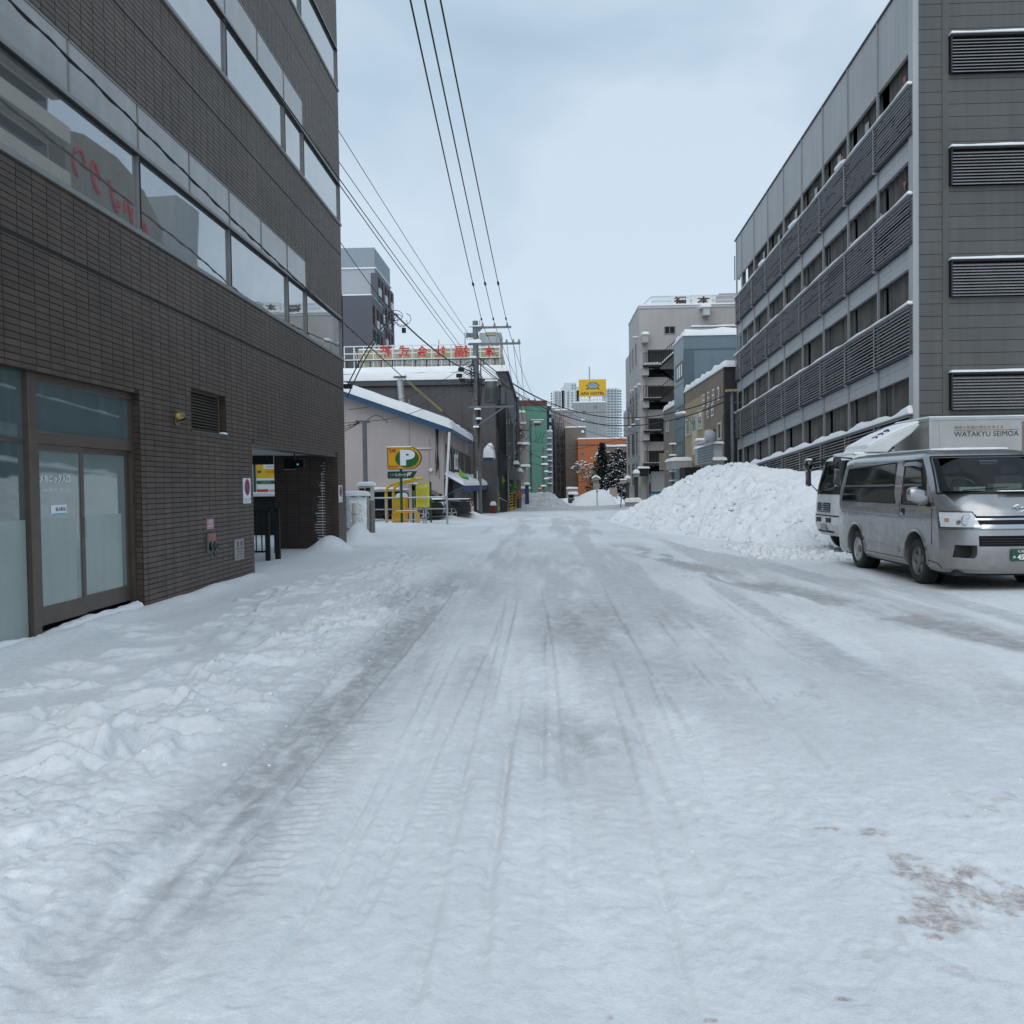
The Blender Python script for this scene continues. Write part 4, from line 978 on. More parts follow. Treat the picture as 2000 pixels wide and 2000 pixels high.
def cut(ob, cyls):
    """cut wheel arches (cylinders along x)"""
    import bmesh
    for c in cyls:
        bb = bmesh.new(); bb.from_mesh(c.data); bmesh.ops.recalc_face_normals(bb, faces=bb.faces); bb.to_mesh(c.data); bb.free()
        md = ob.modifiers.new('arch', 'BOOLEAN'); md.operation = 'DIFFERENCE'; md.solver = 'EXACT'; md.object = c
    bpy.context.view_layer.update(); dg = bpy.context.evaluated_depsgraph_get(); me = bpy.data.meshes.new_from_object(ob.evaluated_get(dg))
    ob.modifiers.clear(); old = ob.data; ob.data = me
    for c in cyls: bpy.data.objects.remove(c)
    me.polygons.foreach_set('use_smooth', [True] * len(me.polygons)); me.set_sharp_from_angle(angle=R(32))
def cyl(x0, x1, y, z, r, n=32):
    return MB().lathe([(r, x0), (r, x1)], (0, y, z), 'x', n).build('cutter', 'black')
def wheel(par, x, y, z, r, wd, out=-1, rim='steel_gray', spokes=5, hub='steel_gray', name='wheel', cap=True):
    """out=-1: outer face looks to -x"""
    w_ = MB(); e = x + out * 0; prof = [(r * .62, 0), (r * .70, -.01), (r * .9, -.012), (r * .985, .015), (r, .04), (r, wd - .04), (r * .98, wd - .015), (r * .9, wd), (r * .6, wd)]
    w_.lathe([(a_, b_ * (-out)) for a_, b_ in prof], (x, y, z), 'x', 36, cap=False); t_ = w_.build(name, 'rubber', par, smooth=True)
    # tread blocks
    mb = MB()
    for j in range(44):
        a_ = 2 * math.pi * j / 44
        for kx in (.03, wd * .36, wd * .64):
            c = Vector((x - out * (kx + .025), y + (r + .002) * math.cos(a_ + kx), z + (r + .002) * math.sin(a_ + kx))); mb.beam(c - Vector((.028, 0, 0)), c + Vector((.028, 0, 0)), .02, .02)
    mb.build('tread', 'rubber', t_)
    rm = MB(); rm.lathe([(r * .64, -out * -.002), (r * .62, -out * .012), (r * .57, -out * .035), (r * .55, -out * .12)], (x, y, z), 'x', 32, cap=False)
    ro = rm.build('rim', rim, t_, smooth=True)
    MB().lathe([(r * .56, -out * .07), (.01, -out * .075)], (x, y, z), 'x', 24).build('brake_disc', 'black', ro)
    mb = MB()
    for j in range(spokes):
        a_ = 2 * math.pi * j / spokes + .3; ca, sa = math.cos(a_), math.sin(a_); tw = r * .13
        for q_ in (0,):
            vs = [(x - out * .035, y + r * .14 * ca - tw * sa * .9, z + r * .14 * sa + tw * ca * .9), (x - out * .035, y + r * .14 * ca + tw * sa * .9, z + r * .14 * sa - tw * ca * .9), (x - out * .02, y + r * .6 * ca + tw * 1.35 * sa, z + r * .6 * sa - tw * 1.35 * ca), (x - out * .02, y + r * .6 * ca - tw * 1.35 * sa, z + r * .6 * sa + tw * 1.35 * ca)]
            vb = [(vx - out * .03, vy, vz) for vx, vy, vz in vs]; mb.add(vs + vb, [(0, 1, 2, 3), (7, 6, 5, 4), (0, 4, 5, 1), (1, 5, 6, 2), (2, 6, 7, 3), (3, 7, 4, 0)])
    mb.build('spoke', rim, ro)
    mb = MB(); mb.lathe([(.01, -out * .012), (r * .19, -out * .016), (r * .2, -out * .05)], (x, y, z), 'x', 18)
    mb.build('hub', hub, ro, smooth=True)
    return t_
# ---- silver van
VF = 12.95; VC = 6.41; VL = 4.84; HW = .94
van = thing('parked_van', 'silver van with dark rear windows parked at the right facing the camera', 'van', (VC, VF + 2, 0))
zv = [.24, .30, .42, .55, .57, .70, .83, .86, .95, 1.06, 1.13, 1.20, 1.27, 1.33, 1.36, 1.46, 1.58, 1.70, 1.80, 1.86, 1.90, 1.935, 1.96, 1.975]
Wv = interp([(.24, .88), (.30, .925), (.55, .94), (1.0, .94), (1.15, .935), (1.36, .925), (1.86, .83), (1.92, .78), (1.96, .66), (1.975, .50)])
Fv = interp([(.24, .10), (.30, .04), (.42, .01), (.62, .0), (.86, .03), (1.0, .06), (1.13, .12), (1.27, .24), (1.36, .34), (1.60, .62), (1.86, .96), (1.92, 1.08), (1.96, 1.25), (1.975, 1.5)])
Rv = interp([(.3, 0.02), (1.0, .0), (1.3, .04), (1.86, .16), (1.96, .30), (1.975, .5)])
mb, vfront = vehicle_shell(VC, VF, VL, Wv, Fv, Rv, zv, round_=interp([(.2, .40), (.9, .42), (1.2, .42), (1.36, .38), (1.86, .28)]), pw=3.6)
body = mb.build('body', 'silver', van, smooth=True, angle=32)
YW1, YW2 = VF + 1.24, VF + 3.82; WR = .335
cut(body, [cyl(VC - 1.2, VC - HW + .28, YW1, .36, .41), cyl(VC - 1.2, VC - HW + .28, YW2, .36, .41), cyl(VC + HW - .28, VC + 1.2, YW1, .36, .41), cyl(VC + HW - .28, VC + 1.2, YW2, .36, .41),
    MB().box(VC - .55, VC + .55, VF - .3, VF + .10, .615, .76).build('cutter', 'black'), MB().prism([(VC - .84, 1.362), (VC + .84, 1.362), (VC + .735, 1.84), (VC - .735, 1.84)], 'y', VF - .5, VF + 1.45).build('cutter', 'black'),
    MB().prism([(VC - .82, .46), (VC - .60, .45), (VC - .57, .50), (VC - .57, .63), (VC - .80, .63)], 'y', VF - .3, VF + .38).build('cutter', 'black'), MB().prism([(VC + .82, .46), (VC + .60, .45), (VC + .57, .50), (VC + .57, .63), (VC + .80, .63)], 'y', VF - .3, VF + .38).build('cutter', 'black')])
for yw in (YW1, YW2):
    for s_ in (-1, 1):
        MB().lathe([(.40, 0), (.40, .02 * -s_)], (VC + s_ * (HW - .285), yw, .36), 'x', 28).build('wheel_well', 'black', van)
        wheel(van, VC + s_ * (HW - .035), yw, WR, WR, .21, out=s_, rim='steel_gray' if yw == YW1 else 'alu', spokes=5 if yw == YW1 else 8)
        mb = MB(); mb.tube([(VC + s_ * (Wv(.36 + .41 * math.sin(t_)) + .004), yw + .425 * math.cos(t_), .36 + .425 * math.sin(t_)) for t_ in lin(-.1, math.pi + .1, 22)], .018, 6); mb.build('arch_lip', 'silver', van, smooth=True)
def side(y, z, o_=.006): return (VC - Wv(z) - o_, y, z)
def sidepanel(poly, o_=.006, n=10):
    """polygon given by lower and upper edge lines (y0,z0,y1,z1)"""
    lo, hi = poly
    def PP(u, v):
        yl = lo[0][0] + (lo[1][0] - lo[0][0]) * u; zl = lo[0][1] + (lo[1][1] - lo[0][1]) * u; yh = hi[0][0] + (hi[1][0] - hi[0][0]) * u; zh = hi[0][1] + (hi[1][1] - hi[0][1]) * u
        return side(yl + (yh - yl) * v, zl + (zh - zl) * v, o_)
    return patch(PP, lin(1, 0, n), lin(0, 1, 6))
Fr = VF + VL
fb = MB(); sidepanel((((Fr - .30, 1.17), (VF + 2.05, 1.17)), ((Fr - .46, 1.73), (VF + 2.20, 1.80)))).build('side_window', 'glass_dark', van, smooth=True)
def frame(pts, r_2, m_, nm, par=van, o_=.008): mb = MB(); mb.tube([side(y, z, o_) for y, z in pts], r_2, 5); return mb.build(nm, m_, par)
frame([(Fr - .30, 1.17), (VF + 2.05, 1.17), (VF + 2.20, 1.80), (Fr - .46, 1.73), (Fr - .30, 1.17)], .012, 'black', 'window_seal')
sidepanel((((VF + 1.72, 1.19), (VF + .78, 1.19)), ((VF + 1.78, 1.80), (VF + 1.22, 1.80)))).build('side_window', 'glass_dark', van, smooth=True)
frame([(VF + 1.76, 1.17), (VF + .74, 1.17), (VF + .98, 1.52), (VF + 1.20, 1.82), (VF + 1.82, 1.82), (VF + 1.76, 1.17)], .016, 'black', 'window_seal')
def visor(u, v): return side(VF + .86 + .40 * v + (.0 if v < .8 else .55 * (v - .8) / .2) + 0, 1.30 + .5 * min(1, v / .8) - .06 * u, .012 + .02 * u)
patch(visor, [0, 1], lin(0, 1, 8)).build('rain_visor', 'black_gloss', van, smooth=True)
# shut lines
frame([(VF + 1.86, .42), (VF + 1.86, 1.15), (VF + 1.92, 1.84)], .006, 'black', 'shut_line', o_=.001)
frame([(VF + .66, .62), (VF + .66, 1.12), (VF + .74, 1.20)], .006, 'black', 'shut_line', o_=.001)
frame([(VF + .36, .30), (VF + .50, .36), (VF + .84, .38)], .006, 'black', 'shut_line', o_=.002)
frame([(VF + 1.72, .34), (VF + 3.3, .34)], .006, 'black', 'shut_line', o_=.001)
frame([(VF + 1.6, .44), (VF + 2.4, .50), (VF + 3.32, .52)], .008, 'silver', 'press_line', o_=.004)
frame([(VF + 1.9, .98), (VF + 4.6, 1.0)], .009, 'silver', 'press_line', o_=.002)
hd = MB(); y_ = VF + 1.66; hd.box(VC - HW - .012, VC - HW + .02, y_, y_ + .10, 1.0, 1.10); hdo = hd.build('door_handle', 'black', van); MB().box(VC - HW - .03, VC - HW - .014, y_ + .01, y_ + .09, 1.0, 1.035).build('grip', 'chrome', hdo)
# mirror
mb = MB(); mz, my, mx_ = 1.30, VF + .72, VC - HW - .17
vs = []; fs = []; nu, nv = 14, 8
for j in range(nv + 1):
    b_ = -math.pi / 2 + math.pi * j / nv
    for i in range(nu):
        a_ = 2 * math.pi * i / nu; se = lambda t_: math.copysign(abs(t_) ** .6, t_)
        vs.append((mx_ + .155 * se(math.cos(b_)) * se(math.cos(a_)), my + .07 * se(math.cos(b_)) * se(math.sin(a_)), mz + .105 * se(math.sin(b_)) - (.03 * math.cos(a_))))
fs = [(j * nu + i, j * nu + (i + 1) % nu, (j + 1) * nu + (i + 1) % nu, (j + 1) * nu + i) for j in range(nv) for i in range(nu)]
mr = mb.add(vs, fs).build('door_mirror', 'silver', van, smooth=True, angle=80)
MB().beam((mx_ + .08, my, mz - .1), (VC - HW + .03, my + .05, mz - .14), .05, .05).build('arm', 'black', mr); MB().box(mx_ - .12, mx_ + .12, my + .071, my + .075, mz - .07, mz + .07).build('mirror_glass', 'glass_mirror', mr)
# windscreen and front details
def fr(x, z, o_=.008): return (x, vfront(x, z) - o_, z + o_ * .5)
def fpatch(xa, xb, za, zb, o_=.008, nx_=16, nz_=6, xa2=None, xb2=None):
    xa2 = xa if xa2 is None else xa2; xb2 = xb if xb2 is None else xb2
    return patch(lambda u, v: fr((xa + (xa2 - xa) * v) * (1 - u) + (xb + (xb2 - xb) * v) * u, za + (zb - za) * v, o_), lin(0, 1, nx_), lin(0, 1, nz_))
fpatch(VC - .86, VC + .86, 1.345, 1.85, .006, 24, 10, VC - .745, VC + .745).build('windscreen', 'glass_screen', van, smooth=True)
cb_ = MB(); a_, b_, c__, d_ = (-.838, 1.364), (.838, 1.364), (.733, 1.838), (-.733, 1.838); ya_, yb_ = VF + .34, VF + 1.448
def cq(p, q_): cb_.quad((VC + p[0], ya_ + (p[1] - 1.36) * 1.25, p[1]), (VC + q_[0], ya_ + (q_[1] - 1.36) * 1.25, q_[1]), (VC + q_[0], yb_, q_[1]), (VC + p[0], yb_, p[1]))
cq(a_, b_); cq(b_, c__); cq(c__, d_); cq(d_, a_); cb_.quad(*[(VC + p[0], yb_, p[1]) for p in (a_, b_, c__, d_)])
lining = cb_.build('cabin_lining', 'black', van)
for s_ in (-1, 1):
    st = MB().box(VC + s_ * .42 - .23, VC + s_ * .42 + .23, VF + 1.18, VF + 1.34, 1.36, 1.58).build('seat', 'siding_gray2', van, bevel=.05); MB().box(VC + s_ * .42 - .12, VC + s_ * .42 + .12, VF + 1.2, VF + 1.3, 1.60, 1.76).build('headrest', 'siding_gray2', st, bevel=.04)
MB().tube([(VC - .42 + .18 * math.cos(t_), VF + .80 + .10 * math.sin(t_), 1.43 + .10 * math.sin(t_)) for t_ in lin(0, 2 * math.pi, 20)], .013, 6).build('steering_wheel', 'black_gloss', van)
MB().box(VC - .13, VC + .13, VF + .96, VF + .98, 1.74, 1.80).build('room_mirror', 'glass_mirror', van, bevel=.01)
mb = MB(); mb.tube([fr(VC - .88 * 1 + 1.76 * i / 20, 1.335, .004) for i in range(21)], .016, 6); mb.tube([fr(VC + s_, z, .004) for s_, z in [(-.88 + .125 * i / 8, 1.335 + .525 * i / 8) for i in range(9)]], .014, 6); mb.tube([fr(VC + s_, z, .004) for s_, z in [(.88 - .125 * i / 8, 1.335 + .525 * i / 8) for i in range(9)]], .014, 6); mb.tube([fr(VC - .75 + 1.5 * i / 20, 1.862, .004) for i in range(21)], .012, 6); mb.build('windscreen_seal', 'black', van)
mb = MB(); mb.beam(fr(VC - .62, 1.36, .03), fr(VC - .02, 1.40, .03), .02, .012); mb.beam(fr(VC - .1, 1.355, .03), fr(VC + .62, 1.39, .03), .02, .012); mb.build('wiper', 'black', van)
MB().box(VC - .62, VC - .26, VF + .50, VF + .7, 1.366, 1.42).build('dash_papers', 'white', van); MB().box(VC - .14, VC + .25, VF + .52, VF + .7, 1.366, 1.46).build('dash_box', 'cool_wall', van)
mb = MB()
for i in range(5): mb.snow(VC - .15 + .12 * i, VC + .05 + .12 * i, VF + .27, VF + .36, 1.355 + 0 * i, .015, step=.05)
mb.build('snow_cover', 'snow', van, smooth=True, kind='stuff')
for s_ in (-1, 1):
    xa, xb = VC + s_ * .925, VC + s_ * .52
    hl = fpatch(xa, xb, .86, 1.075, .012, 14, 6, VC + s_ * .925, VC + s_ * .60).build('headlight', 'lens', van, smooth=True)
    mb = MB(); mb.tube([fr(x, z, .014) for x, z in [(xa + (xb - xa) * i / 10, .86) for i in range(11)] + [(xb, .90), (VC + s_ * .60, 1.075)] + [(VC + s_ * .60 + (VC + s_ * .925 - VC - s_ * .60) * i / 10, 1.075) for i in range(11)] + [(xa, .86)]], .007, 5); mb.build('lamp_rim', 'black', hl)
    p = Vector(fr(VC + s_ * .66, .965, .008)); MB().lathe([(.085, .0), (.078, -.012), (.04, -.016), (.01, -.012)], p, 'y', 20).build('lamp_bowl', 'chrome', hl, smooth=True)
    p = Vector(fr(VC + s_ * .75, .935, .006)); MB().lathe([(.035, .0), (.025, -.018)], p, 'y', 14).build('lamp_bowl', 'headlamp_dark', hl, smooth=True)
    fpatch(VC + s_ * .885, VC + s_ * .845, .935, .985, .018, 4, 3).build('indicator', 'lens_amber', hl, smooth=True)
    MB().box(VC + s_ * .575, VC + s_ * .80, VF + .25, VF + .379, .461, .629).build('fog_recess', 'black', van)
# grille, bars, bumper opening, plate, emblem
gl = fpatch(VC - .52, VC + .52, .86, 1.045, .004, 20, 4, VC - .60, VC + .60).build('grille', 'void', van)
fpatch(VC - .56, VC + .56, 1.022, 1.048, .012, 16, 2).build('grille_bar', 'silver', van, smooth=True)
fpatch(VC - .58, VC + .58, .965, .99, .014, 20, 2).build('grille_bar', 'chrome', van, smooth=True)
fpatch(VC - .60, VC + .60, .850, .905, .014, 20, 2).build('grille_bar', 'chrome', van, smooth=True)
bo = MB().box(VC - .55, VC + .55, VF + .085, VF + .099, .617, .758).build('bumper_opening', 'black', van)
for i in range(3): MB().box(VC - .53, VC + .53, VF + .06, VF + .08, .645 + i * .035, .653 + i * .035).build('grille_fin', 'black_gloss', bo)
mb = MB(); mb.snow(VC - .55, VC + .55, VF + 1.6, VF + VL - .4, 1.975, .022, step=.16, rough=.5); mb.build('snow_cover', 'snow', van, smooth=True, kind='stuff')
fpatch(VC - .93 * .98, VC + .93 * .98, .836, .842, .002, 30, 1).build('shut_line', 'black', van)
c = Vector(fr(VC, 1.12, .012)); mb = MB(); mb.tube([c + Vector((.075 * math.cos(t_), .0, .05 * math.sin(t_))) for t_ in lin(0, 2 * math.pi, 20)], .007, 6); mb.tube([c + Vector((.028 * math.cos(t_), .0, .045 * math.sin(t_))) for t_ in lin(0, 2 * math.pi, 14)], .006, 6); mb.tube([c + Vector((.06 * math.cos(t_), .0, .022 + .018 * math.sin(t_))) for t_ in lin(0, 2 * math.pi, 14)], .006, 6); mb.build('emblem', 'chrome', van, smooth=True)
pz = .50; py0 = vfront(VC, pz) - .03
pt = MB().box(VC - .165, VC + .165, py0, py0 + .012, pz - .082, pz + .082).build('number_plate', 'sign_dkgreen', van, bevel=.003)
text('札幌 400', (VC, py0, pz + .052), .036, .16, '-y', 'white_print', pt); text('あ', (VC - .125, py0, pz - .025), .035, .035, '-y', 'white_print', pt, bold=.02); text('45-12', (VC + .025, py0, pz - .025), .075, .22, '-y', 'white_print', pt, bold=.03)
MB().box(VC - .80, VC + .80, VF + .25, VF + VL - .2, .2, .26).build('underbody', 'black', van)
van.rotation_euler.z = R(.6)

# ---- white box truck, nose to the road
TX = 6.02; TYc = 20.62; TW = .96
tk = thing('box_truck', 'white box truck with wind deflector and mirrors parked behind the silver van', 'truck', (TX + 2.5, TYc, 0))
# shell is built facing -y about the origin, then turned to face -x by swapping axes
def turn(mb_, cx=0): mb_.v = [(TX + y, TYc - x, z) for x, y, z in mb_.v]; return mb_
zt = [.36, .42, .55, .75, .95, 1.0, 1.15, 1.28, 1.40, 1.6, 1.8, 1.95, 2.03, 2.08, 2.10]
Wt = interp([(.36, .86), (.5, .92), (1.0, .93), (1.4, .92), (1.95, .84), (2.08, .74), (2.1, .6)])
Ft = interp([(.36, .10), (.5, .0), (.9, .0), (1.2, .03), (1.4, .06), (1.95, .20), (2.05, .30), (2.1, .5)])
mb, tfront = vehicle_shell(0, 0, 1.75, Wt, Ft, lambda z: .0 if z < 1.9 else .08, zt, round_=.16, pw=6)
turn(mb).build('cab', 'white_paint', tk, smooth=True, angle=32)
def tf(x, z, o_=.01): return (TX + tfront(x, z) - o_, TYc - x, z)
def tpatch(xa, xb, za, zb, o_=.01, nx_=12, nz_=4, xa2=None, xb2=None):
    xa2 = xa if xa2 is None else xa2; xb2 = xb if xb2 is None else xb2
    return patch(lambda u, v: tf((xa + (xa2 - xa) * v) * (1 - u) + (xb + (xb2 - xb) * v) * u, za + (zb - za) * v, o_), lin(0, 1, nx_), lin(0, 1, nz_))
tpatch(-.86, .86, 1.24, 1.95, .008, 20, 8, -.79, .79).build('windscreen', 'glass_dark', tk, smooth=True)
tg = tpatch(-.45, .45, .86, 1.06, .01).build('grille', 'black', tk)
for i in range(4): tpatch(-.45, .45, .88 + i * .045, .895 + i * .045, .022, 12, 1).build('grille_bar', 'chrome', tg)
c = Vector(tf(0, .98, .03)); mb = MB(); mb.tube([c + Vector((0, .055 * math.cos(t_), .075 * math.sin(t_))) for t_ in lin(0, 2 * math.pi, 18)], .009, 6); mb.beam(c + Vector((0, -.05, .0)), c + Vector((0, .05, .0)), .015, .015); mb.beam(c + Vector((0, -.03, .0)), c + Vector((0, -.03, .06)), .012, .012); mb.build('emblem', 'chrome', tk, smooth=True)
tpatch(-.90, .90, .775, .80, .006, 24, 1).build('shut_line', 'black', tk)
for s_ in (-1, 1):
    tpatch(s_ * .88, s_ * .60, .60, .76, .012, 6, 3).build('headlight', 'lens', tk)
    tpatch(s_ * .50, s_ * .36, .64, .74, .01, 3, 2).build('bumper_slot', 'black', tk); tpatch(s_ * .32, s_ * .18, .64, .74, .01, 3, 2).build('bumper_slot', 'black', tk)
tpatch(-.2, .2, .46, .60, .012, 4, 2).build('number_plate', 'cool_wall', tk); tpatch(-.55, .55, .42, .46, .008, 8, 1).build('bumper_slot', 'black', tk)
mb = MB(); mb.tube([(TX + .16, TYc + .1, 1.31), (TX + .1, TYc - .5, 1.36)], .012); mb.build('wiper', 'black', tk)
sd = MB(); 
def ts(y, z): return (TX + y, TYc - Wt(z) - .008, z)
patch(lambda u, v: ts(.34 + .10 * v + u * (.80 - .10 * v), 1.26 + .62 * v), lin(0, 1, 6), lin(0, 1, 4)).build('side_window', 'glass_dark', tk)
# mirrors on both sides
for s_ in (-1, 1):
    ye = TYc + s_ * (TW + (.16 if s_ < 0 else .04)); m_ = MB().tube([(TX + .35, TYc + s_ * .80, 1.98), (TX + .0, ye, 2.0), (TX - .03, ye, 1.5), (TX + .15, TYc + s_ * .93, 1.28)], .018, 8).build('mirror_arm', 'black', tk)
    mb = MB(); mb.lathe([(.02, .09), (.10, .07), (.12, 0), (.12, -.04), (.02, -.05)], (TX - .06, ye, 1.90), 'x', 16); mb.build('round_mirror', 'black_gloss', m_, smooth=True)
    MB().box(TX - .09, TX - .0, ye - .11, ye + .11, 1.40, 1.78).build('mirror_housing', 'black_gloss', m_, bevel=.045)
mb = MB(); mb.lathe([(.01, .10), (.07, .09), (.12, .05), (.135, 0), (.12, -.05), (.07, -.09), (.01, -.10)], (TX - .10, TYc + .80, 1.88), 'x', 18); ob_ = mb.build('under_mirror', 'black_gloss', tk, smooth=True)
MB().tube([(TX - .08, TYc + .80, 1.86), (TX + .3, TYc + .7, 1.95)], .016).build('mirror_arm', 'black', ob_); mb = MB(); mb.snow(TX - .15, TX - .04, TYc + .71, TYc + .89, 1.99, .04, step=.03, over=0); mb.build('snow_cover', 'snow', ob_, smooth=True, kind='stuff')
# deflector fairing over the cab
pf = [(TX + .62, 2.10), (TX + .70, 2.22), (TX + 1.15, 2.47), (TX + 1.72, 2.70), (TX + 1.78, 2.66), (TX + 1.6, 2.48), (TX + 1.2, 2.20), (TX + 1.1, 2.10)]
df = MB().prism([(a_, b_) for a_, b_ in pf], 'y', TYc - .74, TYc + .74); df.build('wind_deflector', 'white_paint', tk, bevel=.03)
def dzf(x, y): return float(np.interp(x, [TX + .62, TX + .70, TX + 1.15, TX + 1.72], [2.12, 2.22, 2.47, 2.70]))
mb = MB(); mb.snow(TX + .72, TX + 1.72, TYc - .70, TYc + .70, lambda x, y: dzf(x, y) + .0, .05, step=.1); mb.build('snow_cover', 'snow', tk, smooth=True, kind='stuff')
mb = MB(); mb.snow(TX + .45, TX + .66, TYc - .68, TYc + .68, 2.07, .05, step=.1); mb.build('snow_cover', 'snow', tk, smooth=True, kind='stuff')
dl = MB().add([(TX + .635, TYc - .25, 2.13), (TX + .60, TYc - .55, 2.13), (TX + .70, TYc - .55, 2.30), (TX + .73, TYc - .25, 2.30)], []) if False else None
MB().prism([(TX + .66, 2.16), (TX + .70, 2.30), (TX + .705, 2.30), (TX + .665, 2.155)], 'y', TYc - .60, TYc - .25).build('badge', 'sign_cyan', tk) if False else None
for i_ in range(3): MB().tube([(TX + .93 + .12 * i_, TYc - .60 + .0 * i_, 2.40 + .07 * i_), (TX + .99 + .12 * i_, TYc - .42, 2.44 + .07 * i_), (TX + .95 + .12 * i_, TYc - .28, 2.415 + .07 * i_)], .02, 6).build('badge_stroke', 'blue_dark', tk)
cb = pick(1672, 868, X=TX + .8); 
# cargo box
BX0 = TX + 1.86; BX1 = BX0 + 4.3; BZ0, BZ1 = .85, 2.78; by0, by1 = TYc - .98, TYc + .98
bx = MB().box(BX0, BX1, by0, by1, BZ0, BZ1).build('cargo_box', 'cargo_gray', tk, bevel=.015)
for z in (BZ0, BZ1 - .05): MB().box(BX0 - .01, BX1, by0 - .012, by0 - .001, z, z + .06).build('edge_rail', 'alu', bx)
MB().box(BX0 - .012, BX0 + .06, by0 - .016, by0 + .02, BZ0, BZ1 + .008).build('corner_post', 'alu', bx); MB().box(BX0 + .20, BX0 + .22, by0 - .006, by0 - .001, BZ0 + .06, BZ1 - .06).build('seam', 'alu', bx)
MB().box(BX0 - .014, BX0 - .002, by0, by1, BZ1 - .06, BZ1).build('edge_rail', 'alu', bx); MB().box(BX0 - .006, BX0 - .001, TYc - .01, TYc + .01, BZ0, BZ1 - .06).build('seam', 'alu', bx)
MB().box(BX0 - .05, BX0 - .015, by0 + .1, by0 + .2, BZ1 - .2, BZ1 - .17).build('marker_lamp', 'lens_amber', bx)
mb = MB(); mb.snow(BX0, BX1, by0, by1, BZ1, .035, step=.3, over=.0); mb.build('snow_cover', 'snow', bx, smooth=True, kind='stuff')
a_ = pick(1864, 830, Y=by0 - .01); b_ = pick(1990, 830, Y=by0 - .01); zc_ = pick(1927, 847, Y=by0).z; zj = pick(1927, 834, Y=by0).z; wd = b_.x - a_.x; cx_ = (a_.x + b_.x) / 2
text('WATAKYU SEIMOA', (cx_, by0, zc_), .105, wd, '-y', 'ink', bx, bold=.0, depth=.006); text('健康と快適の明日を考える', (cx_ - wd * .12, by0, zj), .062, wd * .76, '-y', 'steel_gray', bx, bold=.0, depth=.006)
zl_ = pick(1927, 839.5, Y=by0).z; MB().box(a_.x, b_.x, by0 - .005, by0 - .002, zl_ - .003, zl_ + .003).build('underline', 'ink', bx)
rx = pick(1996, 830, Y=by0).x; MB().box(rx, rx + .6, by0 - .006, by0 - .001, BZ0 + .1, BZ1 - .1).build('door_panel', 'far_brown', bx)
for y in (TYc - .80, TYc + .80): wheel(tk, TX + 1.0, y, .36, .36, .2, out=-1) if False else None
def twheel(xx, yy, s_):
    o = MB().lathe([(.2, 0), (.33, -.01 * s_), (.36, .03 * s_), (.36, .18 * s_), (.2, .2 * s_)], (xx, yy, .36), 'y', 28).build('wheel', 'rubber', tk, smooth=True); MB().lathe([(.22, .0), (.2, .04 * s_), (.02, .05 * s_)], (xx, yy, .36), 'y', 20).build('rim', 'white', o, smooth=True)
for xx in (TX + .75, TX + 4.6): twheel(xx, TYc - .90, 1); twheel(xx, TYc + .90, -1)
MB().box(TX + .3, BX1, TYc - .5, TYc + .5, .45, .84).build('chassis', 'black', tk)
mb = MB(); mb.tube([(TX + 1.3, TYc - .5, 2.14), (TX + 1.3, TYc + .5, 2.14)], .03); mb.box(TX + .95, TX + 1.0, TYc - .6, TYc - .55, 2.1, 2.22); mb.build('roof_bar', 'white', tk)

# ================================================================ LEFT MIDDLE DISTANCE: car park
def at(px, py, Y): return pick(px, py, Y=Y)
def X_(px, Y, py=950): return pick(px, py, Y=Y).x
def Z_(py, Y, px=900): return pick(px, py, Y=Y).z
# info board seen through the passage
Y = 33.0; a = at(491, 896, Y); b = at(537, 962, Y)
ib = thing('parking_price_board', 'yellow and white price board seen through the passage above a snowy dark wall', 'sign board', ((a.x + b.x) / 2, Y, -.05))
x0, x1 = a.x - .1, b.x + .55; zt_ = a.z; zb_ = b.z
MB().box(x0, x1, Y, Y + .08, zb_ - .1, zt_).build('panel', 'white_print', ib)
zm = zt_ - (zt_ - zb_) * .57
MB().box(x0 + .26, x1 - .1, Y - .008, Y - .001, zm, zt_ - .02).build('yellow_field', 'sign_yellow', ib)
MB().box(x0 + .16, x0 + .24, Y - .03, Y - .001, 0, zt_).build('post', 'sign_dkgreen', ib)
wb = MB().box(x0 + .52, x0 + .98, Y - .014, Y - .009, zt_ - .36, zt_ - .07).build('white_field', 'white_print', ib)
cx = x0 + .75; text('最大料金の設定は', (cx, Y - .015, zt_ - .16), .09, .42, '-y', 'ink', wb); text('ございません', (cx, Y - .015, zt_ - .28), .08, .32, '-y', 'ink', wb)
MB().box(x0 + .30, x0 + .44, Y - .014, Y - .009, zt_ - .2, zt_ - .12).build('tag', 'red', ib); MB().box(x0 + .30, x0 + .44, Y - .014, Y - .009, zt_ - .5, zt_ - .42).build('tag', 'sign_green', ib)
text('30分 200円', (x0 + .78, Y - .01, zt_ - .47), .09, .38, '-y', 'orange_red', ib)
zz = zm - .06
MB().box(x0 + .27, x0 + .93, Y - .01, Y - .001, zz - .15, zz - .03).build('green_strip', 'sign_green', ib); text('リパーク', (x0 + .60, Y - .011, zz - .09), .06, .3, '-y', 'white_print', ib)
MB().box(x0 + .27, x0 + .68, Y - .01, Y - .001, zb_ - .02, zb_ + .12).build('red_strip', 'red', ib); MB().box(x0 + .72, x0 + 1.0, Y - .01, Y - .001, zb_ - .02, zb_ + .1).build('gray_strip', 'cool_wall', ib)
Y = 29.5; a = at(480, 970, Y); b = at(540, 962, Y)
lw = thing('low_boundary_wall', 'low dark block wall under snow at the back of the passage', 'wall', (b.x - 2, Y, -.1))
xx = a.x - 2
MB().box(xx, b.x + .9, Y, Y + .15, -.1, a.z).build('core', 'void', lw)
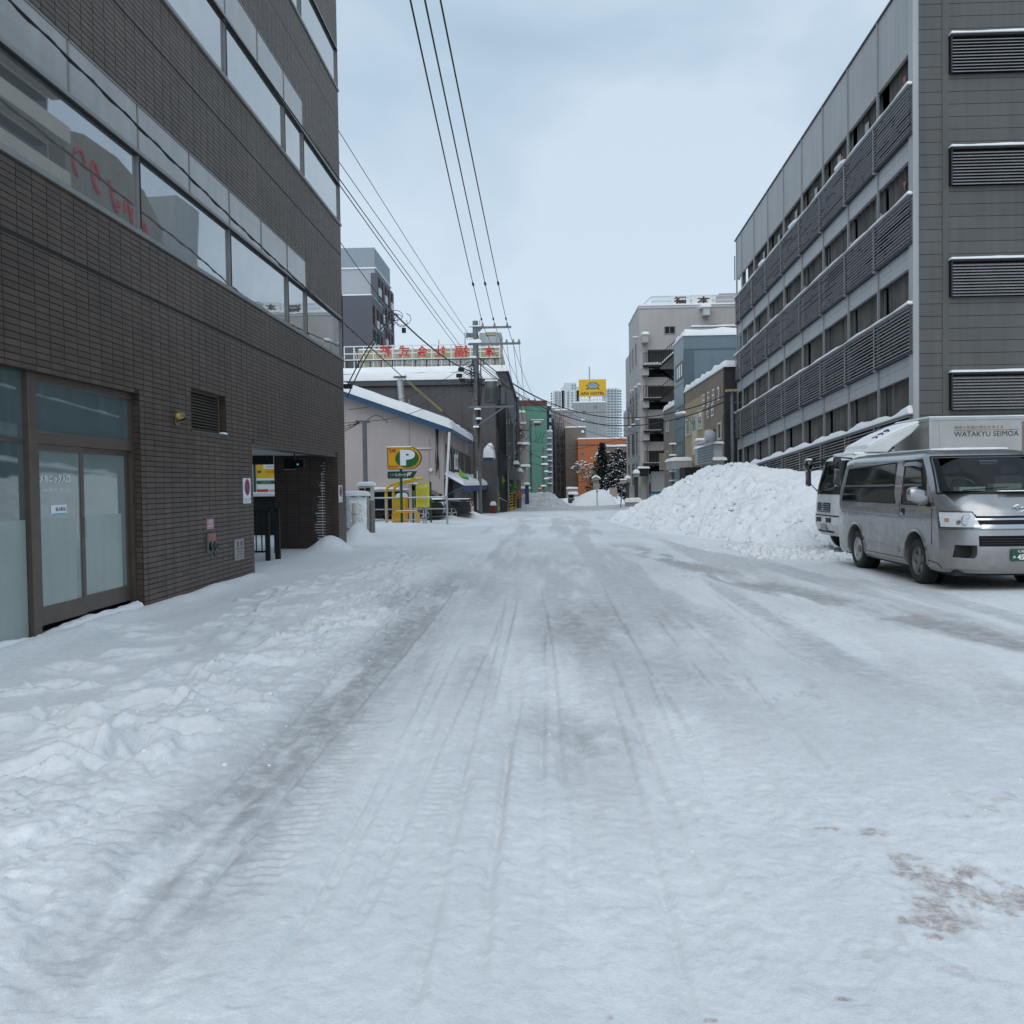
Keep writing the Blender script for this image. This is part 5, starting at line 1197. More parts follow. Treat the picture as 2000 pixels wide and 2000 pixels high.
for r in range(6):
    for c in range(9):
        u = xx + c * .4 + (.2 if r % 2 else 0)
        if u + .39 < b.x + .9: MB().box(u + .005, u + .395, Y - .012, Y - .001, -.1 + r * .2 + .005, min(-.1 + r * .2 + .195, a.z)).build('block', 'black', lw)
mb = MB(); mb.snow(xx, b.x + .9, Y - .03, Y + .2, a.z, .14, step=.1); mb.build('snow_cover', 'snow', lw, smooth=True, kind='stuff')

# gate wall with snow just past the tiled building
Y = 27.2; x0 = X_(676, Y); x1 = X_(716, Y); zt_ = Z_(966, Y)
gw = thing('snowy_gate_wall', 'short block wall plastered with snow just past the tiled building', 'wall', (x0, Y, -.05))
MB().box(x0 - .9, x1, Y + .1, Y + .35, -.2, zt_).build('blockwork', 'conc', gw)
for r in range(5): 
    for c in range(4): MB().box(x1 - .39 - c * .4 + .005, x1 - c * .4 - .005, Y + .085, Y + .099, -.1 + r * .21 + .005, .1 + r * .21).build('block', 'conc', gw)
mb = MB(); mb.snow(x0 - .9, x1, Y + .0, Y + .45, zt_, .14, step=.08); mb.build('snow_cover', 'snow', gw, smooth=True, kind='stuff')
mb = MB()
nu, nv = 22, 26; vs = []
for j in range(nv + 1):
    for i in range(nu + 1):
        u = i / nu; v = j / nv; e = min(1, min(u, 1 - u) * 5) * min(1, min(v, 1 - v) * 6)
        vs.append((x1 - .62 + .60 * u + .005 * math.sin(v * 21), Y + .09 - e * (.06 + .05 * random.random()), zt_ - .02 - .95 * v + .02 * math.sin(u * 13)))
mb.add(vs, [(j * (nu + 1) + i, (j + 1) * (nu + 1) + i, (j + 1) * (nu + 1) + i + 1, j * (nu + 1) + i + 1) for j in range(nv) for i in range(nu)]).build('stuck_snow', 'snow_rough', gw, smooth=True, kind='stuff')
a = at(691, 985, 26.4); gp = thing('cream_gate_post', 'cream rounded gate post standing in front of the snow-plastered wall', 'post', (a.x, 26.4, -.1))
MB().tube([(a.x, 26.4, -.1), (a.x, 26.4, Z_(980, 26.4))], .058, 12).build('post', 'cream', gp, smooth=True); MB().box(a.x - .07, a.x + .07, 26.34, 26.46, .75, .79).build('clamp', 'alu', gp)
MB().snow(a.x - .05, a.x + .05, 26.35, 26.45, Z_(980, 26.4), .04, step=.02).build('snow_cover', 'snow', gp, smooth=True, kind='stuff')
# ticket/meter cabinet
Y = 29.5; x0, x1 = X_(700, Y), X_(727, Y); zt_ = Z_(946, Y)
mc = thing('meter_cabinet', 'pale gray meter cabinet with small windows and a rounded snow cap', 'cabinet', ((x0 + x1) / 2, Y, -.05))
MB().box(x0, x1, Y, Y + .35, -.1, zt_).build('housing', 'cream', mc, bevel=.01)
MB().snow(x0 - .03, x1 + .03, Y - .04, Y + .4, zt_, .13, step=.07).build('snow_cover', 'snow', mc, smooth=True, kind='stuff')
for u, v, s_ in ((.25, .12, .09), (.68, .10, .08), (.7, .32, .07)): MB().box(x0 + (x1 - x0) * u - s_ * .9, x0 + (x1 - x0) * u + s_ * .9, Y - .012, Y - .001, zt_ - v - s_, zt_ - v + s_ * .4).build('display', 'black_gloss', mc)
x0, x1 = X_(716, 28.2), X_(729, 28.2); mb = MB().box(x0, x1, 28.2, 28.4, -.1, Z_(975, 28.2))
for i in range(5): mb.box(x0 - .03, x1 + .02, 28.14, 28.2, .1 + i * .2, .16 + i * .2)
mb.tube([(x1 - .04, 28.1, -.1), (x1 - .04, 28.1, 1.0)], .03); mb.build('hydrant_stand', 'khaki', None, loc=(x0, 28.2, -.1), label='weathered tan post with bolted fittings beside the snow-plastered wall', cat='post')
for nm_, xx, Y_, zt2, r_2, lb_ in (('lot_light_pole', 713, 36, 819, .09, 'plain gray light pole rising in front of the pale gable wall'),):
    a = at(xx, 900, Y_); pl_ = thing('lot_light_pole', lb_, 'pole', (a.x, Y_, 0)); z = Z_(zt2, Y_)
    MB().tube([(a.x, Y_, 0), (a.x, Y_, z)], r_2, 10).build('pole', 'steel_pole', pl_, smooth=True); MB().box(a.x - .35, a.x + .2, Y_ - .03, Y_ + .03, z - .05, z + .02).build('bracket', 'steel_pole', pl_)
    mb = MB()
    for i in range(4): mb.tube(cat_pts((a.x - .1, Y_, z), (a.x - 1.6 - .3 * i, Y_ - .4, z + .1 - .1 * i), .12 + .1 * i, 8), .012, 4)
    mb.tube(cat_pts((a.x + .1, Y_, z), (a.x + .9, Y_, z - .1), -.25, 8), .012, 4); mb.build('loose_wire', 'cable', pl_)
# parking sign
Y = 36.0; a = at(756, 873, Y); b = at(823.6, 916, Y); zb2 = b.z; H = a.z - b.z; W_ = b.x - a.x; px_c = X_(783, Y)
ps_ = thing('parking_sign', 'yellow and green parking sign with a big white P on a dark green post', 'sign', (px_c, Y, 0))
def ppoly(k): # rounded left, pointed bulging right
    pts = []; 
    for t_ in lin(0, 1, 10): pts.append((a.x + W_ * (.62 + .38 * math.sin(t_ * math.pi / 2)), a.z - H / 2 + H / 2 * math.cos(t_ * math.pi / 2)))
    for t_ in lin(0, 1, 10)[1:]: pts.append((a.x + W_ * (.62 + .38 * math.cos(t_ * math.pi / 2)), a.z - H / 2 - H / 2 * math.sin(t_ * math.pi / 2)))
    pts += [(a.x + .06, zb2), (a.x, zb2 + .06), (a.x, a.z - .06), (a.x + .06, a.z)]
    cx_, cz_ = a.x + W_ / 2, a.z - H / 2
    return [(cx_ + (u - cx_) * k, cz_ + (v - cz_) * k) for u, v in pts]
MB().prism(ppoly(1.0), 'y', Y, Y + .16).build('sign_case', 'brown_band', ps_)
MB().prism(ppoly(.945), 'y', Y - .012, Y - .001).build('face', 'sign_orange', ps_)
gx, gzz = a.x + W_ * .58, a.z - H * .52
cl = MB(); pts = [(gx + W_ * .345 * (1 + .035 * math.sin(t_ * 22)) * math.cos(t_), gzz + H * .41 * (1 + .035 * math.sin(t_ * 22)) * math.sin(t_)) for t_ in lin(0, 2 * math.pi, 120)[:-1]]
cl.prism(pts, 'y', Y - .020, Y - .013).build('tree_shape', 'sign_green', ps_)
text('P', (gx + .02, Y - .021, gzz + .03), H * .70, W_ * .44, '-y', 'white_print', ps_, bold=.06)
text('24h', (a.x + W_ * .16, Y - .014, a.z - H * .17), H * .17, W_ * .2, '-y', 'red', ps_, bold=.03); text('Repark', (a.x + W_ * .19, Y - .014, a.z - H * .88), H * .13, W_ * .27, '-y', 'red', ps_, bold=.03)
MB().tube([(px_c, Y + .08, -.05), (px_c, Y + .08, zb2)], .05, 10).build('post', 'sign_dkgreen', ps_, smooth=True)
MB().snow(a.x + .02, a.x + W_ * .7, Y - .02, Y + .17, a.z - .02, .05, step=.06).build('snow_cover', 'snow', ps_, smooth=True, kind='stuff')
c = at(757, 921, Y); d = at(815, 934, Y); pd = MB().prism([(c.x, d.z), (c.x + (d.x - c.x) * .86, d.z), (d.x, c.z), (c.x, c.z)], 'y', Y - .02, Y + .02).build('name_plate', 'sign_dkgreen', ps_)
text('三井の', (c.x + .2, Y - .021, (c.z + d.z) / 2), .09, .24, '-y', 'cool_wall', pd); text('リパーク', (c.x + .50, Y - .021, (c.z + d.z) / 2), .12, .40, '-y', 'white_print', pd, bold=.02)
MB().beam((d.x - .34, Y - .024, c.z - .04), (d.x - .34, Y - .024, d.z + .04), .01, .03).build('arrow', 'white_print', pd) if False else None
mb = MB(); ax_ = d.x - .33; mb.box(ax_ - .06, ax_ + .07, Y - .026, Y - .021, c.z - .09, c.z - .05); mb.box(ax_ - .06, ax_ - .03, Y - .026, Y - .021, c.z - .2, c.z - .05); mb.box(ax_ - .02, ax_ + .08, Y - .026, Y - .021, c.z - .15, c.z - .12); mb.prism([(ax_ + .06, c.z - .1), (ax_ + .14, c.z - .07), (ax_ + .06, c.z - .03)], 'y', Y - .026, Y - .021); mb.build('arrow', 'white_print', pd)
# yellow height gate
Y = 37.5; x0 = X_(754, Y); zt_ = Z_(944, Y); xr = X_(824, Y); zr = Z_(932, Y)
yg = thing('yellow_height_gate', 'tall yellow pipe height gate arching over the car park entrance', 'gate', (x0, Y, 0))
for dx in (0, .22):
    yy = Y + dx * 2; MB().tube([(x0 + dx, yy, -.05), (x0 + dx, yy, zt_ - .35), (x0 + dx + .06, yy, zt_ - .12), (x0 + dx + .25, yy, zt_), (x0 + dx + .7, yy, zt_ + .12), (xr - .22 + dx, yy, zr)], .062, 10).build('pipe', 'yellow_paint', yg, smooth=True)
MB().snow(x0 + .5, xr - .2, Y - .03, Y + .03, lambda x, y: zt_ + .07 + (x - x0 - .25) / (xr - x0) * (zr - zt_) * 1.0, .03, step=.1).build('snow_cover', 'snow', yg, smooth=True, kind='stuff')
Y = 36.6; x0, x1 = X_(766, Y), X_(793, Y); zt_ = Z_(969, Y); pm = thing('pay_machine', 'solid orange yellow pay machine cabinet behind the parking sign post', 'pay machine', ((x0 + x1) / 2, Y, -.05))
MB().box(x0, x1, Y, Y + .5, -.1, zt_).build('cabinet', 'orange_paint', pm, bevel=.02); MB().snow(x0 + .15, x1 - .03, Y + .02, Y + .4, zt_, .14, step=.06).build('snow_cover', 'snow', pm, smooth=True, kind='stuff'); MB().box(x0 + .04, x1 - .04, Y - .01, Y - .001, .25, zt_ - .08).build('door', 'yellow_paint', pm)
Y = 35.6; x0, x1 = X_(766.5, Y), X_(817, Y); zt_ = Z_(998, Y)
hp = thing('hoop_guard', 'low yellow hoop guard in front of the pay machine', 'barrier', ((x0 + x1) / 2, Y, 0))
MB().tube([(x0, Y, -.1)] + [(x0 + .16 * (1 - math.cos(t_)), Y, zt_ - .16 * (1 - math.sin(t_))) for t_ in lin(0, math.pi / 2, 5)] + [(x1 - .16 * (1 - math.cos(t_)), Y, zt_ - .16 * (1 - math.sin(t_))) for t_ in lin(math.pi / 2, 0, 5)] + [(x1, Y, -.1)], .045, 10).build('hoop', 'orange_paint', hp, smooth=True)
MB().snow(x0 + .15, x1 - .15, Y - .03, Y + .03, zt_ + .035, .02, step=.05).build('snow_cover', 'snow', hp, smooth=True, kind='stuff')
# info board with rules
Y = 38.0; a = at(809, 943, Y); b = at(839, 991, Y); rb = thing('rules_board', 'yellow notice board with fine print between two dark green posts', 'sign board', ((a.x + b.x) / 2, Y, 0))
MB().box(a.x, b.x, Y, Y + .05, b.z, a.z).build('board', 'sign_yellow2', rb)
for u in (a.x - .06, b.x + .05): MB().box(u - .035, u + .035, Y - .01, Y + .06, -.1, a.z + .03).build('post', 'sign_dkgreen', rb)
text('ご利用のご案内', (a.x + .33, Y - .002, a.z - .13), .09, .5, '-y', 'white_print', rb)
for i in range(9): text('駐車場の利用方法と料金'[i % 4:i % 4 + 7], (a.x + .31, Y - .002, a.z - .28 - i * .068), .035, .42 - .05 * (i % 3), '-y', 'khaki', rb)
Y = 37.2; a = at(800, 962, Y); kk = thing('ticket_machine', 'small white ticket machine with rounded top beside the yellow notice board', 'ticket machine', (a.x, Y, 0)); MB().box(a.x - .15, a.x + .16, Y + .8, Y + 1.1, -.1, Z_(944, Y)).build('housing', 'cream', kk, bevel=.03); MB().snow(a.x - .2, a.x + .2, Y + .75, Y + 1.12, Z_(944, Y), .07, step=.06).build('snow_cover', 'snow', kk, smooth=True, kind='stuff'); MB().box(a.x - .02, a.x + .1, Y + .79, Y + .799, Z_(944, Y) - .25, Z_(944, Y) - .08).build('display', 'black_gloss', kk)
# rail fence along the lot
Y = 36.2; rf = thing('rail_fence', 'white pipe fence with three rails along the front of the car park', 'fence', (X_(790, Y), Y, 0))
xl, xr = X_(728, Y), X_(873, Y + 1.5)
for py_0 in (971, 993): MB().tube([(xl, Y, Z_(py_0, Y)), (xr, Y + 1.2, Z_(py_0, Y + 1.2))], .024, 8).build('rail', 'alu', rf, smooth=True)
MB().tube([(xl, Y - .1, Z_(1014, Y)), (X_(833, Y), Y, Z_(1014, Y))], .022, 8).build('rail', 'alu', rf, smooth=True)
for px_0 in (753, 872): x = X_(px_0, Y); MB().tube([(x, Y + .1, -.1), (x, Y + .1, Z_(969, Y))], .04, 8).build('post', 'alu', rf, smooth=True)
MB().snow(xl, xr, Y + .0, Y + .05, Z_(971, Y) + .02, .02, step=.1).build('snow_cover', 'snow', rf, smooth=True, kind='stuff')
Y = 33.8
for i, (px_0, zt3, lb_) in enumerate(((826, 997, 'shorter of two thin gray marker posts at the car park edge'), (831, 981, 'taller of two thin gray marker posts at the car park edge'))):
    x = X_(px_0, Y); t_ = thing('marker_post', lb_, 'post', (x, Y, 0)); MB().tube([(x, Y, -.1), (x, Y, Z_(zt3, Y))], .03, 8).build('post', 'alu', t_, smooth=True)
    for z in (.35, .7): MB().box(x - .045, x + .045, Y - .045, Y + .045, z, z + .04).build('clamp', 'steel_pole', t_)

# cars in the lot (side on, noses toward the street)
def car(cx, y, heading, paint, label, snow=.1, red=False):
    c = thing('parked_car', label, 'car', (cx, y, gz(y)))
    prof = [(-2.2, .35), (-2.25, .62), (-2.15, .84), (-1.6, .93), (-1.0, .98), (-.35, 1.38), (.5, 1.44), (1.25, 1.36), (1.75, 1.05), (2.15, .98), (2.25, .70), (2.2, .35)]
    z0 = gz(y)
    W0 = .86
    rings = []
    for wy in (-.88, -.86, -.80, .80, .86, .88):
        k = 1 - (abs(wy) - .80) * 1.2 if abs(wy) > .8 else 1
        ring = []
        for (u, v) in prof:
            inn = max(0, v - .95) * .42
            yy = wy * (1 - inn * .55); ring.append((cx + u * (1 - (1 - k) * .2), y + yy, z0 + .3 + (v - .3) * (k if v > .9 else 1)))
        rings.append(ring)
    n = len(prof); vs = [p for r in rings for p in r]; fs = [(k * n + j, k * n + (j + 1) % n, (k + 1) * n + (j + 1) % n, (k + 1) * n + j) for k in range(5) for j in range(n)] + [tuple(range(n))[::-1], tuple(5 * n + j for j in range(n))]
    bd = MB().add([(2 * cx - v[0], v[1], v[2]) if heading > 0 else v for v in vs], [f[::-1] if heading > 0 else f for f in fs]).build('body', paint, c, smooth=True, angle=28)
    hs = 1 if heading > 0 else -1
    for sy in (-1,):
        ys_ = y - .80
        MB().prism([(cx + hs * (-1.3), z0 + 1.0), (cx + hs * (-.45 + 1.2), z0 + 1.0), (cx + hs * (.32), z0 + 1.34), (cx + hs * (-1.0), z0 + 1.32)], 'y', ys_ - .06, ys_ + .05).build('side_window', 'glass_dark', c)
    MB().prism([(cx + hs * .42, z0 + 1.37), (cx + hs * 1.02, z0 + 1.00), (cx + hs * 1.04, z0 + 1.03), (cx + hs * .44, z0 + 1.40)], 'y', y - .64, y + .64).build('windscreen', 'glass_dark', c)
    for u in (-1.35, 1.38):
        x = cx + hs * u; w_ = MB().lathe([(.2, .0), (.32, -.01), (.335, .03), (.335, .18), (.2, .2)], (x, y - .90, z0 + .335), 'y', 28, cap=False).build('wheel', 'rubber', c, smooth=True)
        MB().lathe([(.375, .03), (.375, .036)], (x, y - .90, z0 + .345), 'y', 28).build('arch', 'black', c)
        mb = MB(); mb.lathe([(.235, -.012), (.215, .03), (.20, .08), (.02, .09)], (x, y - .90, z0 + .335), 'y', 24, cap=False)
        ri = mb.build('rim', 'black', w_, smooth=True); mb = MB()
        for j in range(5):
            a_ = 2 * math.pi * j / 5 + .3; mb.beam((x, y - .915, z0 + .335), (x + .22 * math.cos(a_), y - .915, z0 + .335 + .22 * math.sin(a_)), .03, .05)
        mb.tube([(x + .225 * math.cos(t_), y - .915, z0 + .335 + .225 * math.sin(t_)) for t_ in lin(0, 2 * math.pi, 24)], .014, 5); mb.build('spoke', 'alu', ri)
    e = cx + hs * 2.18
    MB().box(e - .14, e + .04, y - .84, y - .5, z0 + .70, z0 + .86).build('tail_lamp' if red else 'headlight', 'car_red' if red else 'lens', c, bevel=.02); MB().box(e - .14, e + .04, y + .5, y + .84, z0 + .70, z0 + .86).build('tail_lamp' if red else 'headlight', 'car_red' if red else 'lens', c, bevel=.02)
    if red: MB().box(e - .35, e + .075, y - .86, y + .86, z0 + .38, z0 + .66).build('bumper', 'car_red', c, bevel=.03)
    if snow:
        MB().snow(*sorted((cx + hs * 1.1, cx + hs * 2.1)), y - .7, y + .7, z0 + .96, snow * .5, step=.15, rough=.4).build('snow_cover', 'snow', c, smooth=True, kind='stuff')
        MB().snow(*sorted((cx - hs * .95, cx + hs * .25)), y - .58, y + .58, z0 + 1.42, snow, step=.15, rough=.3).build('snow_cover', 'snow', c, smooth=True, kind='stuff')
    return c
xc_ = X_(920, 43) - 2.2
car(xc_ - .0, 43.0, 1, 'car_black', 'black car with its dark red tail end by the first utility pole', .03, True)
car(X_(805, 45) - 1.1, 45.6, 1, 'car_black', 'dark car half hidden behind the pay machine', .03)
car(X_(700, 33), 41.0, 1, 'car_black', 'dark blue car parked deep in the lot behind the meter cabinet', .08)

# ================================================================ snow on slanted roof house
Y = 46.0; Ye = 61.0; xe = X_(880, 45.4); xw = X_(867, Y); sl_ = .362; ze = Z_(836, 45.4, 880); xg = -22.0
H1 = thing('gable_house', 'pale pink rendered house with blue roof edge under thick snow', 'house', (xw - 3, Y, gz(Y)))
def rz(x): return ze + (xe - x) * sl_
MB().prism([(xg, -.5), (xw, -.5), (xw, rz(xw) - .05), (xg, rz(xg) - .05)], 'y', Y, Ye).build('wall', 'stucco_pink', H1)
MB().prism([(xg, rz(xg) - .26), (xe, ze - .26), (xe, ze), (xg, rz(xg))], 'y', Y - .6, Y - .5).build('fascia', 'fascia_blue', H1)
MB().prism([(xg, rz(xg) - .10), (xe + .04, ze - .10), (xe + .04, ze), (xg, rz(xg))], 'y', Y - .499, Ye).build('roof', 'fascia_blue', H1)
MB().box(xe + .02, xe + .12, Y - .6, Ye, ze - .24, ze - .08).build('gutter', 'fascia_blue', H1)
mb = MB(); mb.snow(xg, xe + .08, Y - .62, Ye, lambda x, y: rz(x) + .0, .48, step=.6, rough=.10); mb.build('snow_cover', 'snow', H1, smooth=True, kind='stuff')
c = at(875, 850, 45.2); c2 = at(866, 972, 45.2); MB().tube([(xe + .0, 45.3, ze - .2), (c2.x + .1, 45.3, Z_(978, 45.3, 866))], .06, 8).build('downpipe', 'white', H1, smooth=True)
for t_ in ((799, 780, 799, 870), (838, 857, 838, 990), (852, 830, 850, 915)): a = at(t_[0], t_[1], Y); b = at(t_[2], t_[3], Y); MB().tube([(a.x, Y - .03, a.z), (b.x, Y - .03, b.z)], .015, 5).build('conduit', 'stucco_pink', H1)
a = at(812, 876, Y); MB().tube([(a.x, Y - .06, a.z), (X_(843, Y), Y - .06, a.z)], .035, 6).build('drip_pipe', 'white', H1)
a = at(842, 918, Y); MB().lathe([(.02, 0), (.09, .02), (.09, .12), (.02, .14)], (a.x, Y - .14, a.z), 'y', 12).build('camera', 'white', H1, smooth=True)
mb = MB()
for i in range(6): a = at(851 + i, 835, Y - .2); b = at(850 + (i * 7) % 9, 905 + 6 * i, Y - .05); mb.tube([a, (a.x + .05 * math.sin(i), Y - .15, (a.z + b.z) / 2), b], .014, 4)
mb.build('loose_wire', 'cable', H1)
# street side of the house
def YX(px, x): return pick(px, 950, X=x).y
xs_ = xw
for pa, pb, z0, z1 in ((871, 883, 1.9, 3.6), (886, 897, 2.2, 3.5), (899, 905, 2.2, 3.5), (908, 919, 2.0, 3.5)):
    win(H1, '+x', xs_, YX(pa, xs_), YX(pb, xs_), z0, z1, 'far_brown', 'glass_dark', mull=1, fw=.08)
for pa, pb, m_ in ((868, 884, 'void'), (886, 899, 'steel_pole'), (901, 914, 'khaki'), (916, 926, 'khaki')): MB().box(xs_ + .001, xs_ + .04, YX(pa, xs_), YX(pb, xs_), -.4, 1.85).build('shutter', m_, H1)
a0, a1 = YX(869, xs_), YX(928, xs_); aw = thing('snowy_awning', 'dark blue awning along the shopfront with snow lying on it', 'awning', (xs_, a0, 1.6))
zA = 2.15; MB().prism([(xs_, zA - .1), (xs_ + .95, zA - .65), (xs_ + .95, zA - .95), (xs_ + .9, zA - .95), (xs_ + .9, zA - .68), (xs_, zA - .15)], 'y', a0, a1 - 1).build('canvas', 'blue_awning', aw)
for yy in (a0 + .05, (a0 + a1) / 2, a1 - 1.05): MB().beam((xs_, yy, zA - 1.1), (xs_ + .9, yy, zA - .7), .05, .05).build('stay', 'teal_cloth', aw)
mb = MB(); mb.snow(xs_, xs_ + .92, a0, a1 - 1, lambda x, y: zA - .08 - (x - xs_) * .58, .20, step=.2, rough=.3); mb.build('snow_cover', 'snow', aw, smooth=True, kind='stuff')
a = at(894, 890, YX(894, xs_ + .2)); text_s = MB().box(xs_ + .10, xs_ + .16, a.y - .9, a.y + .9, a.z - .75, a.z + .05).build('shop_sign', 'white_print', None, loc=(xs_ + .1, a.y, a.z), label='small white shop sign with dark characters above the blue awning', cat='sign'); text('営業所', (xs_ + .165, a.y, a.z - .35), .5, 1.3, '+x', 'ink', text_s)
def flag(px, py0, py1, Y, label):
    a = at(px, py0, Y); b = at(px, py1, Y); h_ = a.z - b.z; f_ = thing('banner', label, 'banner', (a.x, Y, b.z))
    MB().add([(a.x - .1, Y, a.z + .2), (a.x + .05, Y - .03, a.z), (a.x + .35, Y + .05, b.z + h_ * .35), (a.x + .12, Y + .02, b.z + h_ * .3), (a.x - .12, Y, b.z + h_ * .4)], [(0, 1, 2, 3, 4)]).build('cloth', 'flag_lime', f_)
    MB().add([(a.x - .12, Y - .01, b.z + h_ * .4), (a.x + .35, Y + .04, b.z + h_ * .35), (a.x + .42, Y + .02, b.z), (a.x + .0, Y, b.z + .1)], [(0, 1, 2, 3)]).build('hem', 'flag_green', f_)
    MB().tube([(a.x - .12, Y + .02, a.z + .3), (a.x - .12, Y + .02, b.z)], .015, 5).build('stick', 'alu', f_)
flag(901, 921, 938, 49, 'lime and green banner hanging at the front of the blue awning')

# ================================================================ gray sided warehouse with snow roof
Y = 66.0; xr = X_(967, Y, 745); zt_ = Z_(742, Y); zg = gz(Y)
W1 = thing('gray_warehouse', 'long dark gray sided building with two snow-laden roof steps', 'building', (xr - 6, Y, zg))
MB().box(-30, xr, Y, Y + 30, zg - 1, zt_).build('wall', 'siding_gray2', W1)
bw = 1.16
for i in range(22):
    x = xr - (i + 1) * bw; MB().box(x + .012, x + bw - .012, Y - .03, Y - .001, zg - .5, zt_ - .35).build('siding_panel', 'siding_gray', W1)
MB().box(-30, xr + .2, Y - .25, Y + .2, zt_ - .34, zt_ + .02).build('eave', 'siding_gray2', W1)
mb = MB(); mb.snow(-30, xr + .2, Y - .28, Y + 4, zt_ + .02, .55, step=.8, rough=.08); mb.build('snow_cover', 'snow', W1, smooth=True, kind='stuff')
Y2 = 70.0; x2 = X_(989, Y2, 726); z2 = Z_(727, Y2); 
U1 = MB().box(-30, x2, Y2, 100, gz(70) - 1.5, z2 - .1).build('rear_block', 'siding_gray2', W1)
MB().box(-30, x2 + .15, Y2 - .1, 100, z2 - .09, z2 + .0).build('eave', 'siding_gray2', W1)
mb = MB(); mb.snow(-30, x2 + .15, Y2 - .2, 100, z2, .50, step=1.2, rough=.08); mb.build('snow_cover', 'snow', W1, smooth=True, kind='stuff')
a = at(781, 741, 58); b = at(785, 773, 58); MB().tube([(a.x, 58, a.z), (b.x + .1, 58, b.z - 1.5)], .19, 10).lathe([(.45, .0), (.02, .18)], (a.x, 58, a.z + .1), 'z', 14).build('flue_pipe', 'alu', None, smooth=True, loc=(a.x, 58, b.z - 1.5), label='tall round metal flue with a conical snow cap above the pink house roof', cat='chimney')
MB().snow(a.x - .35, a.x + .35, 57.65, 58.35, a.z + .17, .16, step=.1).build('snow_cover', 'snow', bpy.data.objects['flue_pipe'], smooth=True, kind='stuff')
# street side: openings, canopies, stair, striped guards
for pa, pb, z0, z1, m_ in ((990, 993, 3.6, 7.2, 'glass_dark'), (995, 998, 3.4, 7.0, 'glass_dark'), (1000, 1002, 3.2, 6.8, 'glass_dark'), (991, 994, .2, 2.8, 'far_gray'), (996, 1000, .0, 2.4, 'void')):
    y0, y1 = YX(pa, x2), YX(pb, x2); win(W1, '+x', x2, y0, y1, z0, z1, 'siding_gray', m_, fw=.1)
for px0, px1_, z0, z1 in ((968, 970, .3, 3.0), (973, 976, .2, 3.0), (979, 983, .3, 3.0)):
    y0, y1 = YX(px0, xr), YX(px1_, xr); y1 = min(y1, Y2 - .1)
win(W1, '+x', xr, 66.5, 67.6, 3.9, 5.6, 'siding_gray', 'glass_dark', mull=1, fw=.08); win(W1, '+x', xr, 68.2, 69.4, 3.9, 5.6, 'siding_gray', 'glass_dark', mull=1, fw=.08)
MB().box(xr + .001, xr + .05, 66.3, 69.6, zg, 2.1).build('shutter', 'steel_pole', W1)
def canopy(px0, px1_, pya, pyb, Y, m_, lab, h=.5, d=2.5):
    a = at(px0, pya, Y); b = at(px1_, pyb, Y); t_ = thing('snowy_canopy', lab, 'canopy', (a.x, Y, b.z))
    MB().box(a.x, b.x, Y, Y + d, b.z, b.z + .18).build('slab', m_, t_); MB().snow(a.x, b.x, Y - .05, Y + d, b.z + .18, a.z - b.z - .16, step=.15, rough=.2).build('snow_cover', 'snow', t_, smooth=True, kind='stuff'); return t_
canopy(944, 963, 868, 899, 62.5, 'fascia_blue', 'small canopy carrying a huge bulge of snow behind the first utility pole')
canopy(1003, 1013, 901, 911, 78, 'siding_gray', 'thin canopy under snow beyond the striped guards')
cl_ = thing('long_fascia_canopy', 'dark green gray fascia canopy along the street side of the warehouse', 'canopy', (x2, 72, 2.6)); MB().prism([(x2, 2.7), (x2 + .8, 2.5), (x2 + .8, 1.9), (x2, 1.9)], 'y', 71, 86).build('fascia', 'transf', cl_); MB().snow(x2, x2 + .8, 80, 86, 2.6, .3, step=.3).build('snow_cover', 'snow', cl_, smooth=True, kind='stuff')
for px0, wd, Yg, za, zb3 in ((972, 6, 67.5, 960, 992), (985, 6, 74, 958, 985), (997, 8, 72.5, 958, 992), (1005, 6, 80, 962, 990)):
    a = at(px0, za, Yg); b = at(px0, zb3, Yg); w2 = wd / F * Yg; Hh = a.z - b.z
    lab = {972: 'striped guard furthest left on the warehouse front', 985: 'striped guard in the doorway behind the others', 997: 'broadest striped guard in front of the second utility pole', 1005: 'striped guard touching the foot of the second utility pole'}[px0]
    t_ = thing('striped_guard', 'yellow and black ' + lab, 'guard post', (a.x, Yg, b.z), 'yellow and black striped guards along the warehouse'); MB().box(a.x - w2 / 2, a.x + w2 / 2, Yg, Yg + .3, b.z - .2, a.z).build('post', 'sign_yellow', t_)
    n_ = int(Hh / .22)
    for j in range(n_): z = b.z + j * .22; MB().add([(a.x - w2 / 2 - .003, Yg - .004, z), (a.x + w2 / 2 + .003, Yg - .004, z + .12), (a.x + w2 / 2 + .003, Yg - .004, z + .23), (a.x - w2 / 2 - .003, Yg - .004, z + .11)], [(0, 1, 2, 3)]).build('stripe', 'black', t_)
flag(983.5, 934, 953, 70, 'upper lime banner on the warehouse front'); flag(992, 938, 955, 73, 'middle lime banner on the warehouse front'); flag(1004, 943, 960, 78, 'farthest lime banner next to the second utility pole')
hr = thing('handrail', 'slanting pipe handrail between the striped guards', 'handrail', (X_(983, 69), 69, gz(69))); a = at(975, 972, 69); b = at(992, 981, 69); MB().tube([a, b, (b.x, 69, gz(69))], .03, 6).build('rail', 'alu', hr)
a = at(965, 990, 64); rd = thing('red_planter', 'small dark red box with snow by the first utility pole', 'box', (a.x, 64, gz(64))); MB().box(a.x - .25, a.x + .1, 64, 64.5, gz(64) - .1, a.z + .1).build('box', 'brick_red', rd); MB().snow(a.x - .25, a.x + .1, 64, 64.5, a.z + .1, .25, step=.1).build('snow_cover', 'snow', rd, smooth=True, kind='stuff')

